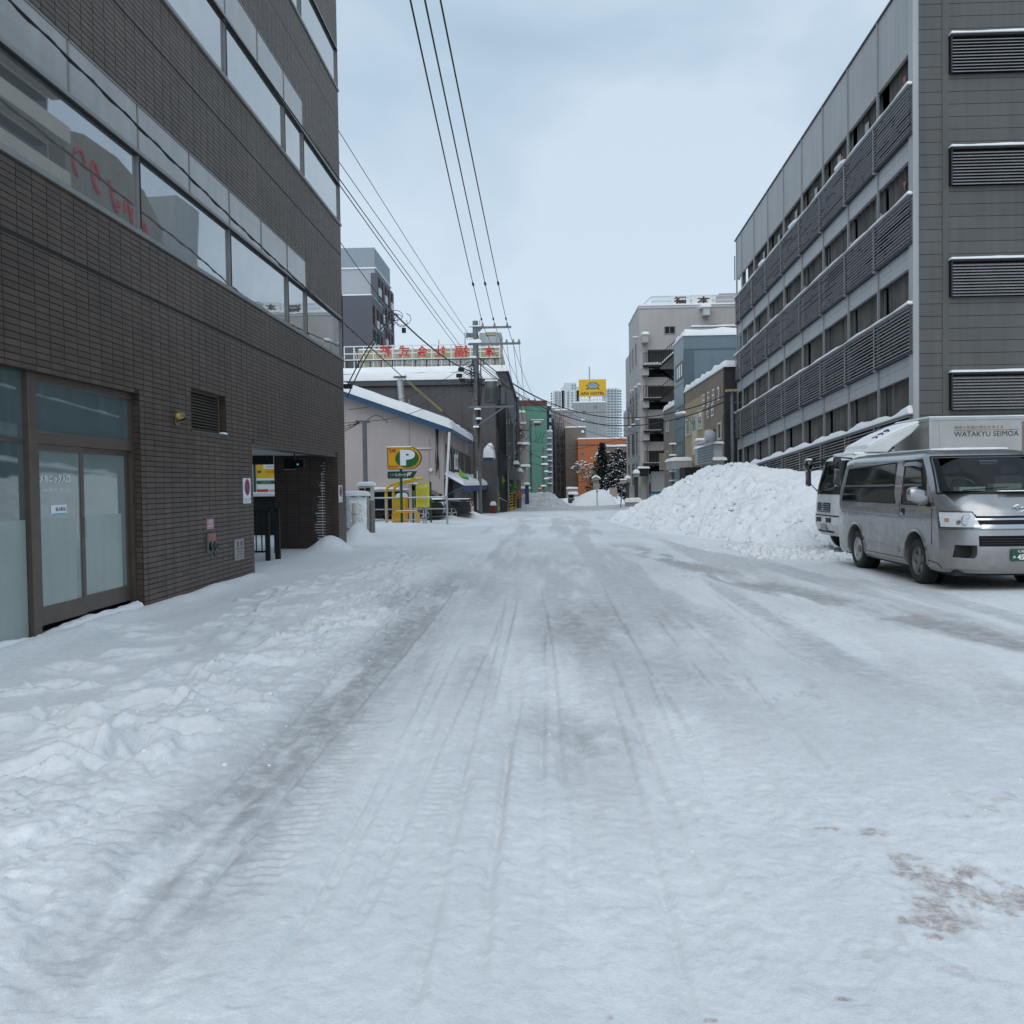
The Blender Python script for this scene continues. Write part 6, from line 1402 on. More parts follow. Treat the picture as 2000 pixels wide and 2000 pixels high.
# roof fence, sign frame, red mirrored letters
Y = 71.5; zr = z2 + .2
rfn = thing('roof_railing', 'black railing along the warehouse roof under the red lettering', 'railing', (X_(800, Y), Y, zr)); zt4 = Z_(701, Y); xa, xb = X_(650, Y), X_(978, Y, 700)
for z in (zt4, zr + .35): MB().box(xa, xb, Y - .03, Y + .03, z - .03, z + .03).build('rail', 'black', rfn)
n_ = 15
for i in range(n_): x = xa + (xb - xa) * (i + .5) / n_; MB().box(x - .035, x + .035, Y - .03, Y + .03, zr, zt4).build('post', 'black', rfn)
mb = MB()
for i in range(160): x = xa + (xb - xa) * i / 160; mb.box(x - .009, x + .009, Y - .01, Y + .01, zr + .35, zt4)
mb.build('bars', 'black', rfn, kind='stuff')
Y = 74.0; sf = thing('roof_sign_frame', 'white scaffold frame on the warehouse roof holding the red letters', 'sign frame', (X_(850, Y), Y, zr)); xa, xb = X_(672, Y, 680), X_(976, Y, 680); zT, zM, zB = Z_(674, Y), Z_(687, Y), Z_(699, Y)
for z in (zT + .05, zM, zB): MB().box(xa, xb, Y, Y + .07, z - .035, z + .035).build('rail', 'white', sf)
for i in range(17): x = xa + (xb - xa) * i / 16; MB().box(x - .035, x + .035, Y + .02, Y + .08, zr, zT + .05).build('upright', 'white', sf); 
for i in range(8): x = xa + (xb - xa) * (2 * i + 1) / 16; MB().beam((x, Y + .1, zT), (x + .3, Y + 1.6, zr), .05, .05).build('brace', 'white', sf)
for ch, px0, px1_ in (('株', 741, 764), ('式', 779, 800), ('会', 814, 835), ('社', 850, 871), ('福', 888, 917), ('本', 944, 966)):
    a = at(px0, 675, Y - .1); b = at(px1_, 697, Y - .1); cx_ = (a.x + b.x) / 2; cz_ = (a.z + b.z) / 2
    lt_ = thing('roof_letter', {'株':'leftmost, dense','式':'second','会':'roof-shaped third','社':'fourth','福':'largest, densest, last before the pole,','本':'last, half hidden by the pole,'}[ch] + ' of the red roof characters seen mirrored from behind', 'letter', (cx_, Y - .1, cz_), 'red mirrored roof characters')
    text(ch, (cx_, Y - .1, cz_), a.z - b.z, b.x - a.x, '-y', 'red', lt_, mirror=True, bold=.022, name='character')
    MB().box(a.x, b.x, Y + .05, Y + .09, cz_ - .03, cz_ + .03).build('bracket', 'white', lt_)
for px0, pyt in ((859, 664), (909, 650), (857, 660)): a = at(px0, pyt, 88)

# yellow building behind, its tower, apartment block
def block(name, label, cat, px0, px1_, pyt, Y, d, m_, zb=None, snow=.3, roofm=None):
    a = at(px0, pyt, Y); b = at(px1_, pyt, Y); z0 = gz(Y) - 1 if zb is None else zb; t_ = thing(name, label, cat, ((a.x + b.x) / 2, Y, z0)); zt_ = (a.z + b.z) / 2
    MB().box(a.x, b.x, Y, Y + d, z0, zt_).build('wall', m_, t_)
    if snow: MB().snow(a.x, b.x, Y, Y + min(d, 8), zt_, snow, step=max(.3, (b.x - a.x) / 30)).build('snow_cover', 'snow', t_, smooth=True, kind='stuff')
    t_['_x0'] = a.x; t_['_x1'] = b.x; t_['_z'] = zt_; return t_, a.x, b.x, zt_
def wpx(t_, Y, px0, py0, px1_, py1, fm='sash_gray', gm='glass_dark', **k): a = at(px0, py0, Y); b = at(px1_, py1, Y); return win(t_, '-y', Y, a.x, b.x, b.z, a.z, fm, gm, **k)
yb, x0, x1, zt_ = block('yellow_office', 'pale yellow office building behind the red roof letters', 'building', 700, 978, 683, 104, 12, 'beige', zb=2, snow=.25)
MB().box(x0, x1 + .2, 103.7, 104, zt_ - 1.0, zt_ + .05).build('parapet', 'ochre', yb)
for i in range(18): x = 757 + i * 11.2; wpx(yb, 104, x, 691, x + 8, 699, 'far_white', 'far_gray', fw=.12)
for i in range(20): x = 752 + i * 10.5; wpx(yb, 104, x, 704, x + 8, 711, 'far_white', 'far_gray', fw=.12)
tw, x0, x1, zt5 = block('stair_tower', 'gray lift tower with an ochre top band above the yellow office', 'tower', 936, 978, 650, 108, 5, 'far_gray', zb=8, snow=.15)
MB().box(X_(949, 108, 652), X_(968, 108, 652), 107.9, 107.99, Z_(656, 108), Z_(650, 108)).build('band', 'ochre', tw); MB().box(X_(948, 108, 660), X_(969, 108, 660), 107.93, 107.99, 10, Z_(658, 108)).build('panel', 'apt_light', tw)
mb = MB(); a = at(934, 655, 107.5); mb.box(a.x, a.x + .08, 107.4, 107.5, a.z - 5, a.z).box(a.x - .45, a.x - .37, 107.4, 107.5, a.z - 5, a.z)
for i in range(9): mb.box(a.x - .4, a.x, 107.42, 107.48, a.z - .3 - i * .5, a.z - .25 - i * .5)
mb.build('ladder', 'steel_pole', tw)
for px0, pyt, lab in ((857, 663, 'short thin lightning rod over the red letters'), (908, 648, 'tapered lightning rod left of the tall utility pole'), (937, 625, 'tallest lightning rod beside the lift tower')):
    a = at(px0, pyt, 110); MB().tube([(a.x, 110, a.z), (a.x, 110, a.z - 5)], .04, 5, r2=.10).build('lightning_rod', 'steel_pole', None, loc=(a.x, 110, a.z - 5), label=lab, cat='rod')
# apartment tower
Y = 128; ap = thing('apartment_tower', 'tall gray apartment block with small balconies rising behind the warehouse', 'apartment block', (X_(700, Y), Y, 0))
xc_2 = X_(731, Y, 485); zt6 = Z_(484, Y, 700); xfar = xc_2
yy1 = pick(762, 560, X=xc_2).y
MB().box(-60, xc_2, Y, yy1, 0, zt6).build('wall', 'apt_gray', ap)
MB().box(-60, xc_2 - .0, Y - .03, Y - .001, Z_(576, Y), Z_(521, Y)).build('pale_band', 'apt_light', ap)
MB().box(-60, xc_2 + .2, Y - .2, yy1, Z_(521, Y), Z_(518.5, Y)).build('ledge', 'snow', ap)
xm = X_(714.5, Y, 550); MB().box(xm, xc_2, Y - .06, Y - .031, 0, Z_(521, Y)).build('corner_panel', 'apt_light', ap)
Y3 = 119; x3 = X_(726, Y3, 580); z3 = Z_(577, Y3, 700); yy3 = pick(770, 650, X=x3).y
lo = MB().box(-60, x3, Y3, min(yy3, Y - .3) if False else Y - .3, 0, z3).build('lower_block', 'apt_dark', ap); MB().snow(-60, x3, Y3, Y - .3, z3, .15, step=1).build('snow_cover', 'snow', ap, smooth=True, kind='stuff')
fx = xc_2 + .35
MB().box(xc_2 - .5, fx, Y - .25, yy1 + 1, 0, Z_(530, Y)).build('balcony_block', 'apt_dark', ap)
for r in range(14):
    z1 = Z_(536, Y) - r * 3.05
    if z1 < 6: break
    for c in range(5):
        y0 = Y + .6 + c * (yy1 - Y) / 5.0; y1 = y0 + (yy1 - Y) / 5 * .68
        rc = MB().box(fx + .001, fx + .02, y0, y1, z1 - 2.4, z1).build('balcony', 'void', ap); 
        MB().box(fx + .021, fx + .16, y0, y1, z1 - 2.5, z1 - 1.4).build('parapet', 'far_white', rc) if (r + c) % 2 == 0 else MB().box(fx + .021, fx + .12, y0 + (y1 - y0) * .5, y1, z1 - 2.4, z1 - .2).build('screen', 'rust_panel', rc)
fz0 = Z_(590, Y3)
for r in range(10):
    z1 = fz0 - r * 3.05
    if z1 < 5: break
    for c in range(3):
        y0 = Y3 + .5 + c * 2.8; rc = MB().box(x3 + .001, x3 + .02, y0, y0 + 2.0, z1 - 2.4, z1).build('balcony', 'void', ap)
        if (r + c) % 3: MB().box(x3 + .021, x3 + .14, y0, y0 + 1.0 + c * .3, z1 - 2.5, z1 - 1.5).build('parapet', 'far_white', rc)
        else: MB().box(x3 + .021, x3 + .14, y0 + 1.0, y0 + 2.0, z1 - 2.4, z1 - .2).build('screen', 'rust_panel', rc)

# ================================================================ UTILITY POLES
def insulator(mb, x, y, z, s=.1): return mb.lathe([(.02, -.06), (s * .9, -.02), (s * .5, .03), (s * .8, .06), (s * .4, .11), (s * .5, .15), (.02, .18)], (x, y, z), 'z', 12)
def pole(pxb, pyb, Yb, pyt, label, r0=.20, r1=.14, arms=(), steel=.36, dark=False):
    b = at(pxb, pyb, Yb); 
    top = pick(pxb - (pyb - pyt) * .010, pyt, Y=Yb); x = b.x; zt_ = top.z; z0 = gz(Yb) - .3
    t_ = thing('utility_pole', label, 'utility pole', (x, Yb, z0)); H = zt_ - z0; zs_ = z0 + H * (1 - steel)
    rm = r0 + (r1 - r0) * (1 - steel)
    MB().tube([(x, Yb, z0), (x, Yb, zs_)], r0, 14, r2=rm).build('shaft', 'conc_pole', t_, smooth=True)
    MB().tube([(x, Yb, zs_), (x, Yb, zt_)], rm * .82, 14, r2=r1 * .9).build('steel_top', 'steel_pole', t_, smooth=True)
    mb = MB()
    for i in range(int(H / .9)): z = z0 + 2.2 + i * .8; s_ = -1 if i % 2 else 1; mb.box(x + s_ * .1, x + s_ * (r0 + .14), Yb - .01, Yb + .01, z, z + .02) if z < zt_ - .5 else None
    mb.build('step_bolts', 'steel_pole', t_)
    for z in (z0 + H * .42, z0 + H * .5, z0 + H * .6): MB().lathe([(r0 * 1.05, 0), (r0 * 1.05, .07)], (x, Yb, z), 'z', 14).build('band', 'steel_pole', t_)
    MB().lathe([(r0 * 1.03, 0), (r0 * 1.03, .9)], (x, Yb, z0 + 1.5), 'z', 14).build('sleeve', 'sign_orange' if dark else 'steel_gray', t_) if False else None
    for (dz, xl, xr, ins) in arms:
        z = zt_ - dz; ar = MB().box(x + xl, x + xr, Yb - .16, Yb - .06, z - .06, z + .06).build('crossarm', 'steel_pole', t_)
        for ix in ins: mb = MB(); insulator(mb, x + ix, Yb - .11, z + .10); mb.build('insulator', 'insul', ar, smooth=True)
    return t_, x, zt_, z0
P1, x1p, zt1, z01 = pole(934, 1003, 58, 627, 'nearest utility pole, with a large gray transformer and tangled cables', .265, .185, arms=((.42, .0, 2.2, (.46, 1.18, 1.95)), (1.42, -.45, 2.75, (1.9, 2.3, 2.65))), steel=.30)
Yp = 58
MB().prism([(x1p + .1, zt1 - .45), (x1p + .5, zt1 - .45), (x1p + .1, zt1 - .75)], 'y', Yp - .14, Yp - .08).build('gusset', 'steel_pole', P1)
a = at(962, 747, 58); za = Z_(747, 58, 962); zb4 = Z_(788, 58, 962); xt_ = X_(961, 58, 770)
tr_ = MB().lathe([(.34, 0), (.40, .04), (.42, .1), (.42, za - zb4 - .12), (.38, za - zb4), (.02, za - zb4 + .03)], (xt_, 57.6, zb4), 'z', 24).build('transformer', 'transf', P1, smooth=True)
mb = MB()
for i in range(16):
    a_ = math.pi * (1.0 + i / 15); mb.box(xt_ + .44 * math.cos(a_) - .012, xt_ + .44 * math.cos(a_) + .012, 57.6 + .42 * math.sin(a_) - .05, 57.6 + .42 * math.sin(a_) + .05, zb4 + .14, zb4 + .9)
mb.build('cooling_fins', 'transf', tr_)
MB().snow(xt_ - .36, xt_ + .36, 57.25, 57.95, za, .12, step=.1).build('snow_cover', 'snow', tr_, smooth=True, kind='stuff')
for dx, dy in ((-.1, -.3), (.36, -.22)): mb = MB(); insulator(mb, xt_ + dx, 57.6 + dy, za - .25, .08); mb.build('bushing', 'insul', tr_, smooth=True)
MB().box(x1p - .45, xt_ + 1.3, 57.5, 57.62, zb4 - .3, zb4 - .18).build('platform', 'steel_pole', P1); MB().box(x1p - .45, xt_ + .5, 57.75, 57.85, zb4 - .3, zb4 - .2).build('platform', 'steel_pole', P1); MB().beam((x1p, 57.7, zb4 - 1.4), (xt_ + .7, 57.55, zb4 - .3), .07, .07).build('strut', 'steel_pole', P1)
MB().box(xt_ + .55, xt_ + .82, 57.4, 57.65, zb4 - .1, zb4 + .9).build('switch_box', 'transf', P1, bevel=.03)
rr = random.Random(5); mb = MB()
for i in range(26):
    z = Z_(700 + rr.uniform(0, 50), 58); s_ = rr.choice((-1, -1, 1)); w2 = rr.uniform(.25, .95); h2 = rr.uniform(.2, .7)
    mb.tube([(x1p + s_ * .12, 57.75, z), (x1p + s_ * w2 * .6, 57.7 - rr.uniform(0, .2), z - h2 * .2), (x1p + s_ * w2, 57.6, z - h2 * .7), (x1p + s_ * w2 * .55, 57.6, z - h2 * 1.1), (x1p + s_ * .15, 57.7, z - h2)], rr.choice((.012, .016, .022)), 5)
for i in range(9):
    x = x1p + rr.choice((-1, 1)) * rr.uniform(.12, .32); za_ = Z_(690 + rr.uniform(0, 60), 58); mb.tube([(x, 57.72, za_), (x + rr.uniform(-.08, .08), 57.7, za_ - rr.uniform(1, 3)), (x1p + .1, 57.72, za_ - 4)], .018, 5)
mb.build('cable_tangle', 'cable', P1, kind='stuff')
for px0, py0 in ((903, 721), (899, 733), (905, 742)): a = at(px0, py0, 57.6); MB().box(a.x - .25, a.x + .12, 57.5, 57.7, a.z - .14, a.z + .10).build('junction_box', 'black', P1, bevel=.03)
for px0, py0, s_ in ((925, 699, .16), (934, 800, .14), (936, 819, .12), (931, 835, .12)): a = at(px0, py0, 57.6); MB().snow(a.x - s_ * 1.5, a.x + s_, 57.5, 57.8, a.z, .10, step=.06).build('snow_cover', 'snow', P1, smooth=True, kind='stuff')
for z in (zt1 - 1.36, zt1 - .36): MB().snow(x1p - .35, x1p + .35, 57.8, 58.1, z, .22 if z < zt1 - 1 else .06, step=.08).build('snow_cover', 'snow', P1, smooth=True, kind='stuff')
MB().box(x1p - .03, x1p + .03, 57.74, 57.78, 0, 2.4).build('conduit', 'white', P1)
P2, x2p, zt2, z02 = pole(1014, 996, 90, 775, 'second utility pole, beside the striped guards, with an orange plate', .22, .16, arms=((.4, 0, 1.75, (.5, 1.1, 1.65)), (3.2, -.7, 1.2, (-.6, .9)), (4.6, -.9, .9, ())), steel=.25)
MB().box(x2p - .16, x2p + .2, 89.74, 89.78, z02 + 1.2, z02 + 2.0).build('plate', 'orange_red', P2)
mb = MB()
for i in range(22):
    z = zt2 - rr.uniform(2.2, 5.5); s_ = rr.choice((-1, -1, 1)); w2 = rr.uniform(.3, 1.2); mb.tube([(x2p + s_ * .1, 89.7, z), (x2p + s_ * w2, 89.5, z - rr.uniform(.1, .5)), (x2p + s_ * .2, 89.7, z - rr.uniform(.5, 1.2))], .025, 4)
mb.build('cable_tangle', 'cable', P2, kind='stuff')
for dz, dx in ((2.6, .5), (3.1, -.7), (4.5, .2), (5.4, -.5)): MB().snow(x2p + dx - .25, x2p + dx + .25, 89.4, 89.7, zt2 - dz, .2, step=.1).build('snow_cover', 'snow', P2, smooth=True, kind='stuff')
P3, x3p, zt3_, z03 = pole(1038.5, 987, 118, 818, 'third utility pole, slim and dark, carrying the traffic signal', .20, .15, arms=((.25, 0, 1.55, ()),), steel=.9)
sg_ = thing('traffic_signal', 'traffic signal hung under the arm of the dark third pole, capped with snow', 'traffic light', (x3p + .8, 117.6, zt3_ - .9))
MB().box(x3p + .45, x3p + 1.25, 117.5, 117.8, zt3_ - .95, zt3_ - .5).build('housing', 'sash_gray', sg_, bevel=.05); MB().beam((x3p + .1, 117.7, zt3_ - .9), (x3p + .5, 117.7, zt3_ - .6), .07, .07).build('bracket', 'steel_pole', sg_); MB().beam((x3p + 1.2, 117.7, zt3_ - .9), (x3p + 1.7, 117.7, zt3_ - .3), .07, .07).build('bracket', 'steel_pole', sg_)
for i in range(3): MB().lathe([(.12, 0), (.11, -.1)], (x3p + .6 + i * .25, 117.5, zt3_ - .72), 'y', 14).build('lens_hood', 'black', sg_)
MB().snow(x3p + .4, x3p + 1.3, 117.5, 117.8, zt3_ - .5, .14, step=.1).build('snow_cover', 'snow', sg_, smooth=True, kind='stuff'); MB().snow(x3p, x3p + 1.6, 117.8, 118, zt3_ - .2, .1, step=.15).build('snow_cover', 'snow', P3, smooth=True, kind='stuff')
P4, x4p, zt4_, z04 = pole(1062, 968, 145, 872, 'fourth utility pole, thin and pale in front of the green building', .18, .13, arms=((.4, -1.2, 1.0, ()), (1.6, -1.6, .8, ()), (3.0, -1.8, 1.2, ()), (5.0, -1.0, 1.5, ())), steel=.2)
for i in range(8): dz = .6 + i * 1.1; dx = rr.uniform(-1.2, 1.0); w4 = rr.uniform(.25, .7); MB().snow(x4p + dx - w4, x4p + dx + w4, 144.6, 145, zt4_ - dz, .22, step=.2).build('snow_cover', 'snow', P4, smooth=True, kind='stuff')

# ================================================================ CABLES
def cable(pts, r, label, m_='cable', n=6, group=None, name='overhead_cable'):
    p = pts[0]; return MB().tube(pts, r, n).build(name, m_, None, smooth=True, loc=tuple(p), label=label, cat='cable', group=group)
for (px0, ex, dia, lab) in ((811, 960.6, .46, 'leftmost'), (839, 984, 1.18, 'middle'), (869, 1004, 1.95, 'rightmost')):
    A = Vector((x1p + dia, Yp - .11, zt1 - .22)); T = at(px0, 0, 16.0); dirv = (T - A); B_ = A + dirv * (70 / 42.0); B_.z += 0
    pts = [A + (T - A) * (i / 30) * (70 / 42) - Vector((0, 0, .42 * 4 * (i / 30) * (1 - i / 30) * 1.0)) + Vector((0, 0, .40 * math.sin(math.pi * min(1, i / 18)))) * 0 for i in range(31)]
    # correct so that the span still passes the same height near the viewer
    cb_ = cable(pts, .016, lab + ' of the three high cables crossing the sky to the nearest utility pole', 'cable', group='three high cables over the street')
    for t_ in (.04, .20 + .03 * px0 / 869): i = t_ * 30; q0 = pts[int(i)]; q1 = pts[int(i) + 1]; q_ = q0.lerp(q1, i - int(i)); d_ = (pts[1] - pts[0]).normalized(); MB().tube([q_ - d_ * .3, q_ - d_ * .15, q_ + d_ * .15, q_ + d_ * .3], .05, 8).build('clamp', 'cable', cb_)
# pair of thin cables passing the tiled facade and the two beyond
for i, (pa, pb, lab) in enumerate((((413, 0), (893, 679), 'lower of the paired thin cables slanting over the tiled facade windows'), ((420, 0), (900, 676), 'upper of the paired thin cables slanting over the tiled facade windows'))):
    A = at(*pa, 14.2); E_ = at(*pb, 57.8); d_ = (E_ - A); S0 = A - d_ * .28; cable(cat_pts(S0, E_, .10, 24), .014, lab, group='paired thin cables by the tiled facade')
for pa, pb, Ya, Yb_, lab in (((655, 245), (917, 655), 30, 60, 'thin cable with a small square tag, highest left of the poles'), ((655, 306), (914, 664), 30, 60, 'thin plain cable between the tagged cable and the pair'), ((655, 458), (770, 612), 30, 36, 'thin cable dropping behind the tiled building to the junction knot')):
    cb_ = cable(cat_pts(at(*pa, Ya), at(*pb, Yb_), .12, 12), .013, lab)
    if pb[0] == 917: q_ = at(917, 655, 60); MB().box(q_.x - .22, q_.x + .22, 59.9, 60, q_.z - .14, q_.z + .14).build('tag', 'steel_pole', cb_)
cable(cat_pts(at(917, 655, 60), Vector((x1p, 58, Z_(676, 58))), .02, 4), .012, 'last short length of thin cable between the tag and the nearest pole')
# twisted cable along the facade
A = at(18, 0, 8.5); Bm = at(673, 632, 22.6); Cm = at(795, 744, 40); Dm = at(863, 802, 50); Em = at(925, 842, 57.7)
S0 = A + (A - Bm) * .6
def spl(P, n=10):
    out_ = []
    for i in range(len(P) - 1):
        p0 = P[max(i - 1, 0)]; p1 = P[i]; p2 = P[i + 1]; p3 = P[min(i + 2, len(P) - 1)]
        for k in range(n): t_ = k / n; out_.append(.5 * ((2 * p1) + (p2 - p0) * t_ + (2 * p0 - 5 * p1 + 4 * p2 - p3) * t_ ** 2 + (3 * p1 - p0 - 3 * p2 + p3) * t_ ** 3))
    return out_ + [P[-1]]
base = spl([S0, A, A.lerp(Bm, .5) - Vector((0, 0, .06)), Bm, Cm], 16)
tb = thing('twisted_cable', 'thick twisted bundle of cables running low along the tiled facade', 'cable', tuple(A))
MB().tube(base, .012, 6).build('carrier', 'cable', tb, smooth=True)
L_ = [base[0]]; mb = MB(); pts = []; s_ = 0
for i in range(len(base) - 1):
    a_, b_ = base[i], base[i + 1]; n_ = max(2, int((b_ - a_).length / .12))
    for k in range(n_): s_ += (b_ - a_).length / n_; ph = s_ * 7.5; pts.append(a_.lerp(b_, k / n_) + Vector((.016 * math.cos(ph), 0, .016 * math.sin(ph) - .004)))
mb.tube(pts, .009, 5).build('wound_cable', 'cable', tb, smooth=True)
yc_ = cable(cat_pts(Cm, Dm, .0, 8), .05, 'yellow protective sleeve on the low cable left of the nearest pole', 'cable_yellow'); mb = MB()
for i in range(26): q_ = Cm.lerp(Dm, i / 26); q2 = Cm.lerp(Dm, (i + .35) / 26); mb.tube([q_, q2], .055, 6)
mb.build('coils', 'khaki', yc_)
cable(cat_pts(Dm, Em, .15, 10), .032, 'brown cable end running from the yellow sleeve to the nearest pole', 'bark')
# junction knot and its drops
K = at(772, 614, 36); kn = thing('cable_junction', 'knot of looping black cables hanging in the air left of the nearest pole', 'cable junction', tuple(K)); mb = MB()
for i in range(7): a_ = rr.uniform(0, 6); r_3 = rr.uniform(.12, .34); c_3 = K + Vector((rr.uniform(-.3, .35), 0, rr.uniform(-.4, .0))); mb.tube([c_3 + Vector((r_3 * math.cos(t_ + a_), .1 * math.sin(t_), r_3 * .7 * math.sin(t_ + a_))) for t_ in lin(0, 4.6, 12)], .012, 4)
mb.build('loops', 'cable', kn); q_ = at(790, 645, 36); MB().box(q_.x - .09, q_.x + .05, 35.9, 36.05, q_.z - .1, q_.z + .08).build('box', 'cable', kn)
cable(cat_pts(K, at(928, 728, 57.8), .35, 20), .032, 'thick black cable from the junction knot down to the nearest pole')
cable(cat_pts(K, at(679, 752, 30), -.25, 14), .022, 'upper black drop cable from the knot to the pink house corner'); cable(cat_pts(K + Vector((-.05, 0, -.2)), at(679, 774, 30), -.3, 14), .022, 'lower black drop cable from the knot to the pink house corner')
q_ = at(681, 754, 30); MB().box(q_.x - .15, q_.x + .1, 29.9, 30.1, q_.z - .08, q_.z + .06).build('cable_clamp', 'cable', None, loc=tuple(q_), label='black clamp where the drop cables meet the corner of the tiled building', cat='clamp')
for pa, pb, s_, lab in (((680, 800), (905, 716), .5, 'top'), ((680, 830), (912, 725), .7, 'middle'), ((716, 823), (915, 735), .6, 'bottom')): cable(cat_pts(at(*pa, 44 if pa[0] < 700 else 36), at(*pb, 57.8), s_, 16), .013, lab + ' of the thin service wires crossing the gray warehouse wall', group='thin service wires across the warehouse')
# across the street to the garage mast
for i, dz in enumerate((0, -.35)): cable(cat_pts(Vector((x1p + .2, 57.8, Z_(700, 58) + dz)), Vector((dp.x - .15, 46.8, dp.z + .05 + dz * .8)), 2.25 + .12 * i, 40), .028, ('upper' if i == 0 else 'lower') + ' of two heavy cables sagging right across the street', group='two heavy cables across the street')
for i, (pa, pb, s_) in enumerate((((940, 712), (1262, 846), .9), ((940, 720), (1262, 862), 1.2))): cable(cat_pts(at(*pa, 58), at(*pb, 84), s_, 20), .014, ('upper' if i == 0 else 'lower') + ' thin cable from the nearest pole to the white building', group='thin cables to the white building')
# pole to pole
for i, ix in enumerate((.46, 1.18, 1.95)): cable(cat_pts(Vector((x1p + ix, 58, zt1 - .25)), Vector((x2p + (.5, 1.1, 1.65)[i], 89.9, zt2 - .25)), .5, 16), .016, ('left', 'middle', 'right')[i] + ' high cable between the first and second poles', group='high cables between the first and second poles')
for i, ix in enumerate((1.9, 2.3, 2.65)): cable(cat_pts(Vector((x1p + ix, 58, zt1 - 1.3)), Vector((x2p + .2 + i * .4, 89.9, zt2 - 3.1)), .6, 16), .014, ('left', 'middle', 'right')[i] + ' lower cable from the outer crossarm end to the second pole', group='lower cables between the first and second poles')
for i in range(3): cable(cat_pts(Vector((x2p + .3 * i, 90, zt2 - 1.2 * i - .3)), Vector((x3p, 118, zt3_ - .4 - i * .9)), .5, 12), .018, ('top', 'middle', 'lowest')[i] + ' cable between the second and third poles', group='cables between the second and third poles')
for i, (pa, Ya, pb, Yb_, s_) in enumerate((((1014, 870), 90, (1250, 925), 86, 1.2), ((1014, 800), 90, (1250, 800), 100, -2.2), ((1038, 880), 118, (1260, 838), 95, .8), ((1038, 861), 118, (1262, 862), 96, .5), ((1038, 905), 118, (1225, 916), 110, .4), ((940, 860), 58, (1040, 858), 90, 1.0))):
    cable(cat_pts(at(*pa, Ya), at(*pb, Yb_), abs(s_) if s_ > 0 else .3, 16), .020, ('thick pale cable crossing low toward the white building', 'faint cable crossing at rooftop height', 'cable rising to the white building from the dark pole', 'level cable crossing below the signal arm', 'lowest level cable crossing the street end', 'snowy cable looping between the first two poles')[i])

# ================================================================ RIGHT MIDDLE DISTANCE
XR = 9.2
def yr(px): return pick(px, 900, X=XR).y
# tan building with raised letters
y0, y1 = yr(1417), yr(1339); zt7 = Z_(716, y0, 1417); zt8 = pick(1339, 782, X=XR).z; xb = X_(1440, y0, 800)
T1 = thing('tan_building', 'two storey tan building with raised letters and a black end wall, snow on its edge', 'building', (XR + 2, y0, gz(y0)))
ysp = yr(1377)
MB().box(XR, XR + 8, y0 + .35, y1, gz(y1) - .5, zt7 - .1).build('wall', 'tan', T1); MB().box(XR - .02, XR + 8, y0, y0 + .34, gz(y0) - .5, zt7).build('end_wall', 'black_wall', T1)
MB().box(XR - .03, XR - .002, ysp, y1, gz(y1) + 3.0, zt7 - .8).build('lighter_wall', 'tan_light', T1)
MB().snow(XR - .05, XR + 8, y0 - .1, y1, zt7 - .02, .42, step=.6, rough=.25).build('snow_cover', 'snow', T1, smooth=True, kind='stuff')
for i in range(9): y = y0 + .5 + i * 1.45; MB().box(XR - .012, XR - .001, y, y + .03, gz(y1), zt7 - .15).build('panel_joint', 'khaki', T1)
# letters (Asahi-like raised capitals are too blurred to read: plain raised characters)
for i, (ch, px0, py0) in enumerate((('ア', 1383, 766), ('日', 1390, 771), ('日', 1396, 767), ('日', 1401, 764))): pass
a = pick(1392, 771, X=XR - .05); yl = pick(1392, 770, X=XR).y
for i_, ch_ in enumerate('日日日2'): text(ch_, (XR - .10, yl + 2.3 - 1.5 * i_, a.z - .1), .72, .62, '-x', 'white_print', T1, bold=.0, name='raised_letter')
_ = 0; [text(ch_, (XR - .10, pick(1390, 800, X=XR).y + dy_, pick(1390, 803, X=XR).z), .72, .72, '-x', 'white_print', T1, name='raised_letter') for ch_, dy_ in (('石', .75), ('日', -.75))]
for pa, pb, pya, pyb, m_ in ((1341, 1349, 820, 850, 'glass_door'), (1353, 1362, 812, 843, 'glass_door'), (1364, 1373, 803, 838, 'glass_door'), (1404, 1411, 826, 858, 'glass_dark')):
    a = pick(pa, pya, X=XR); b = pick(pb, pyb, X=XR); win(T1, '-x', XR - .03, b.y, a.y, b.z, a.z + .0, 'cream', m_, fw=.1)
a = pick(1384, 842, X=XR); b = pick(1398, 890, X=XR); MB().box(XR - .02, XR - .001, b.y, a.y, b.z, a.z).build('doorway', 'void', T1)
a = pick(1360, 846, X=XR); MB().box(XR - .18, XR - .03, a.y - .5, a.y + .5, a.z - 1.3, a.z + .1).build('wall_sign', 'cream', T1)
a = pick(1329, 893, X=XR - 1.2); b = pick(1365, 888, X=XR - 1.2)
MB().box(XR - 1.2, XR - .001, yr(1352), y1 + .4, 2.35, 2.85).build('porch_canopy', 'cool_wall', T1); MB().snow(XR - 1.25, XR, yr(1352), y1 + .5, 2.85, .22, step=.3).build('snow_cover', 'snow', T1, smooth=True, kind='stuff')
MB().box(XR - .9, XR - .02, yr(1368), yr(1356), gz(55) - .3, 2.4).build('doorway', 'void', T1)
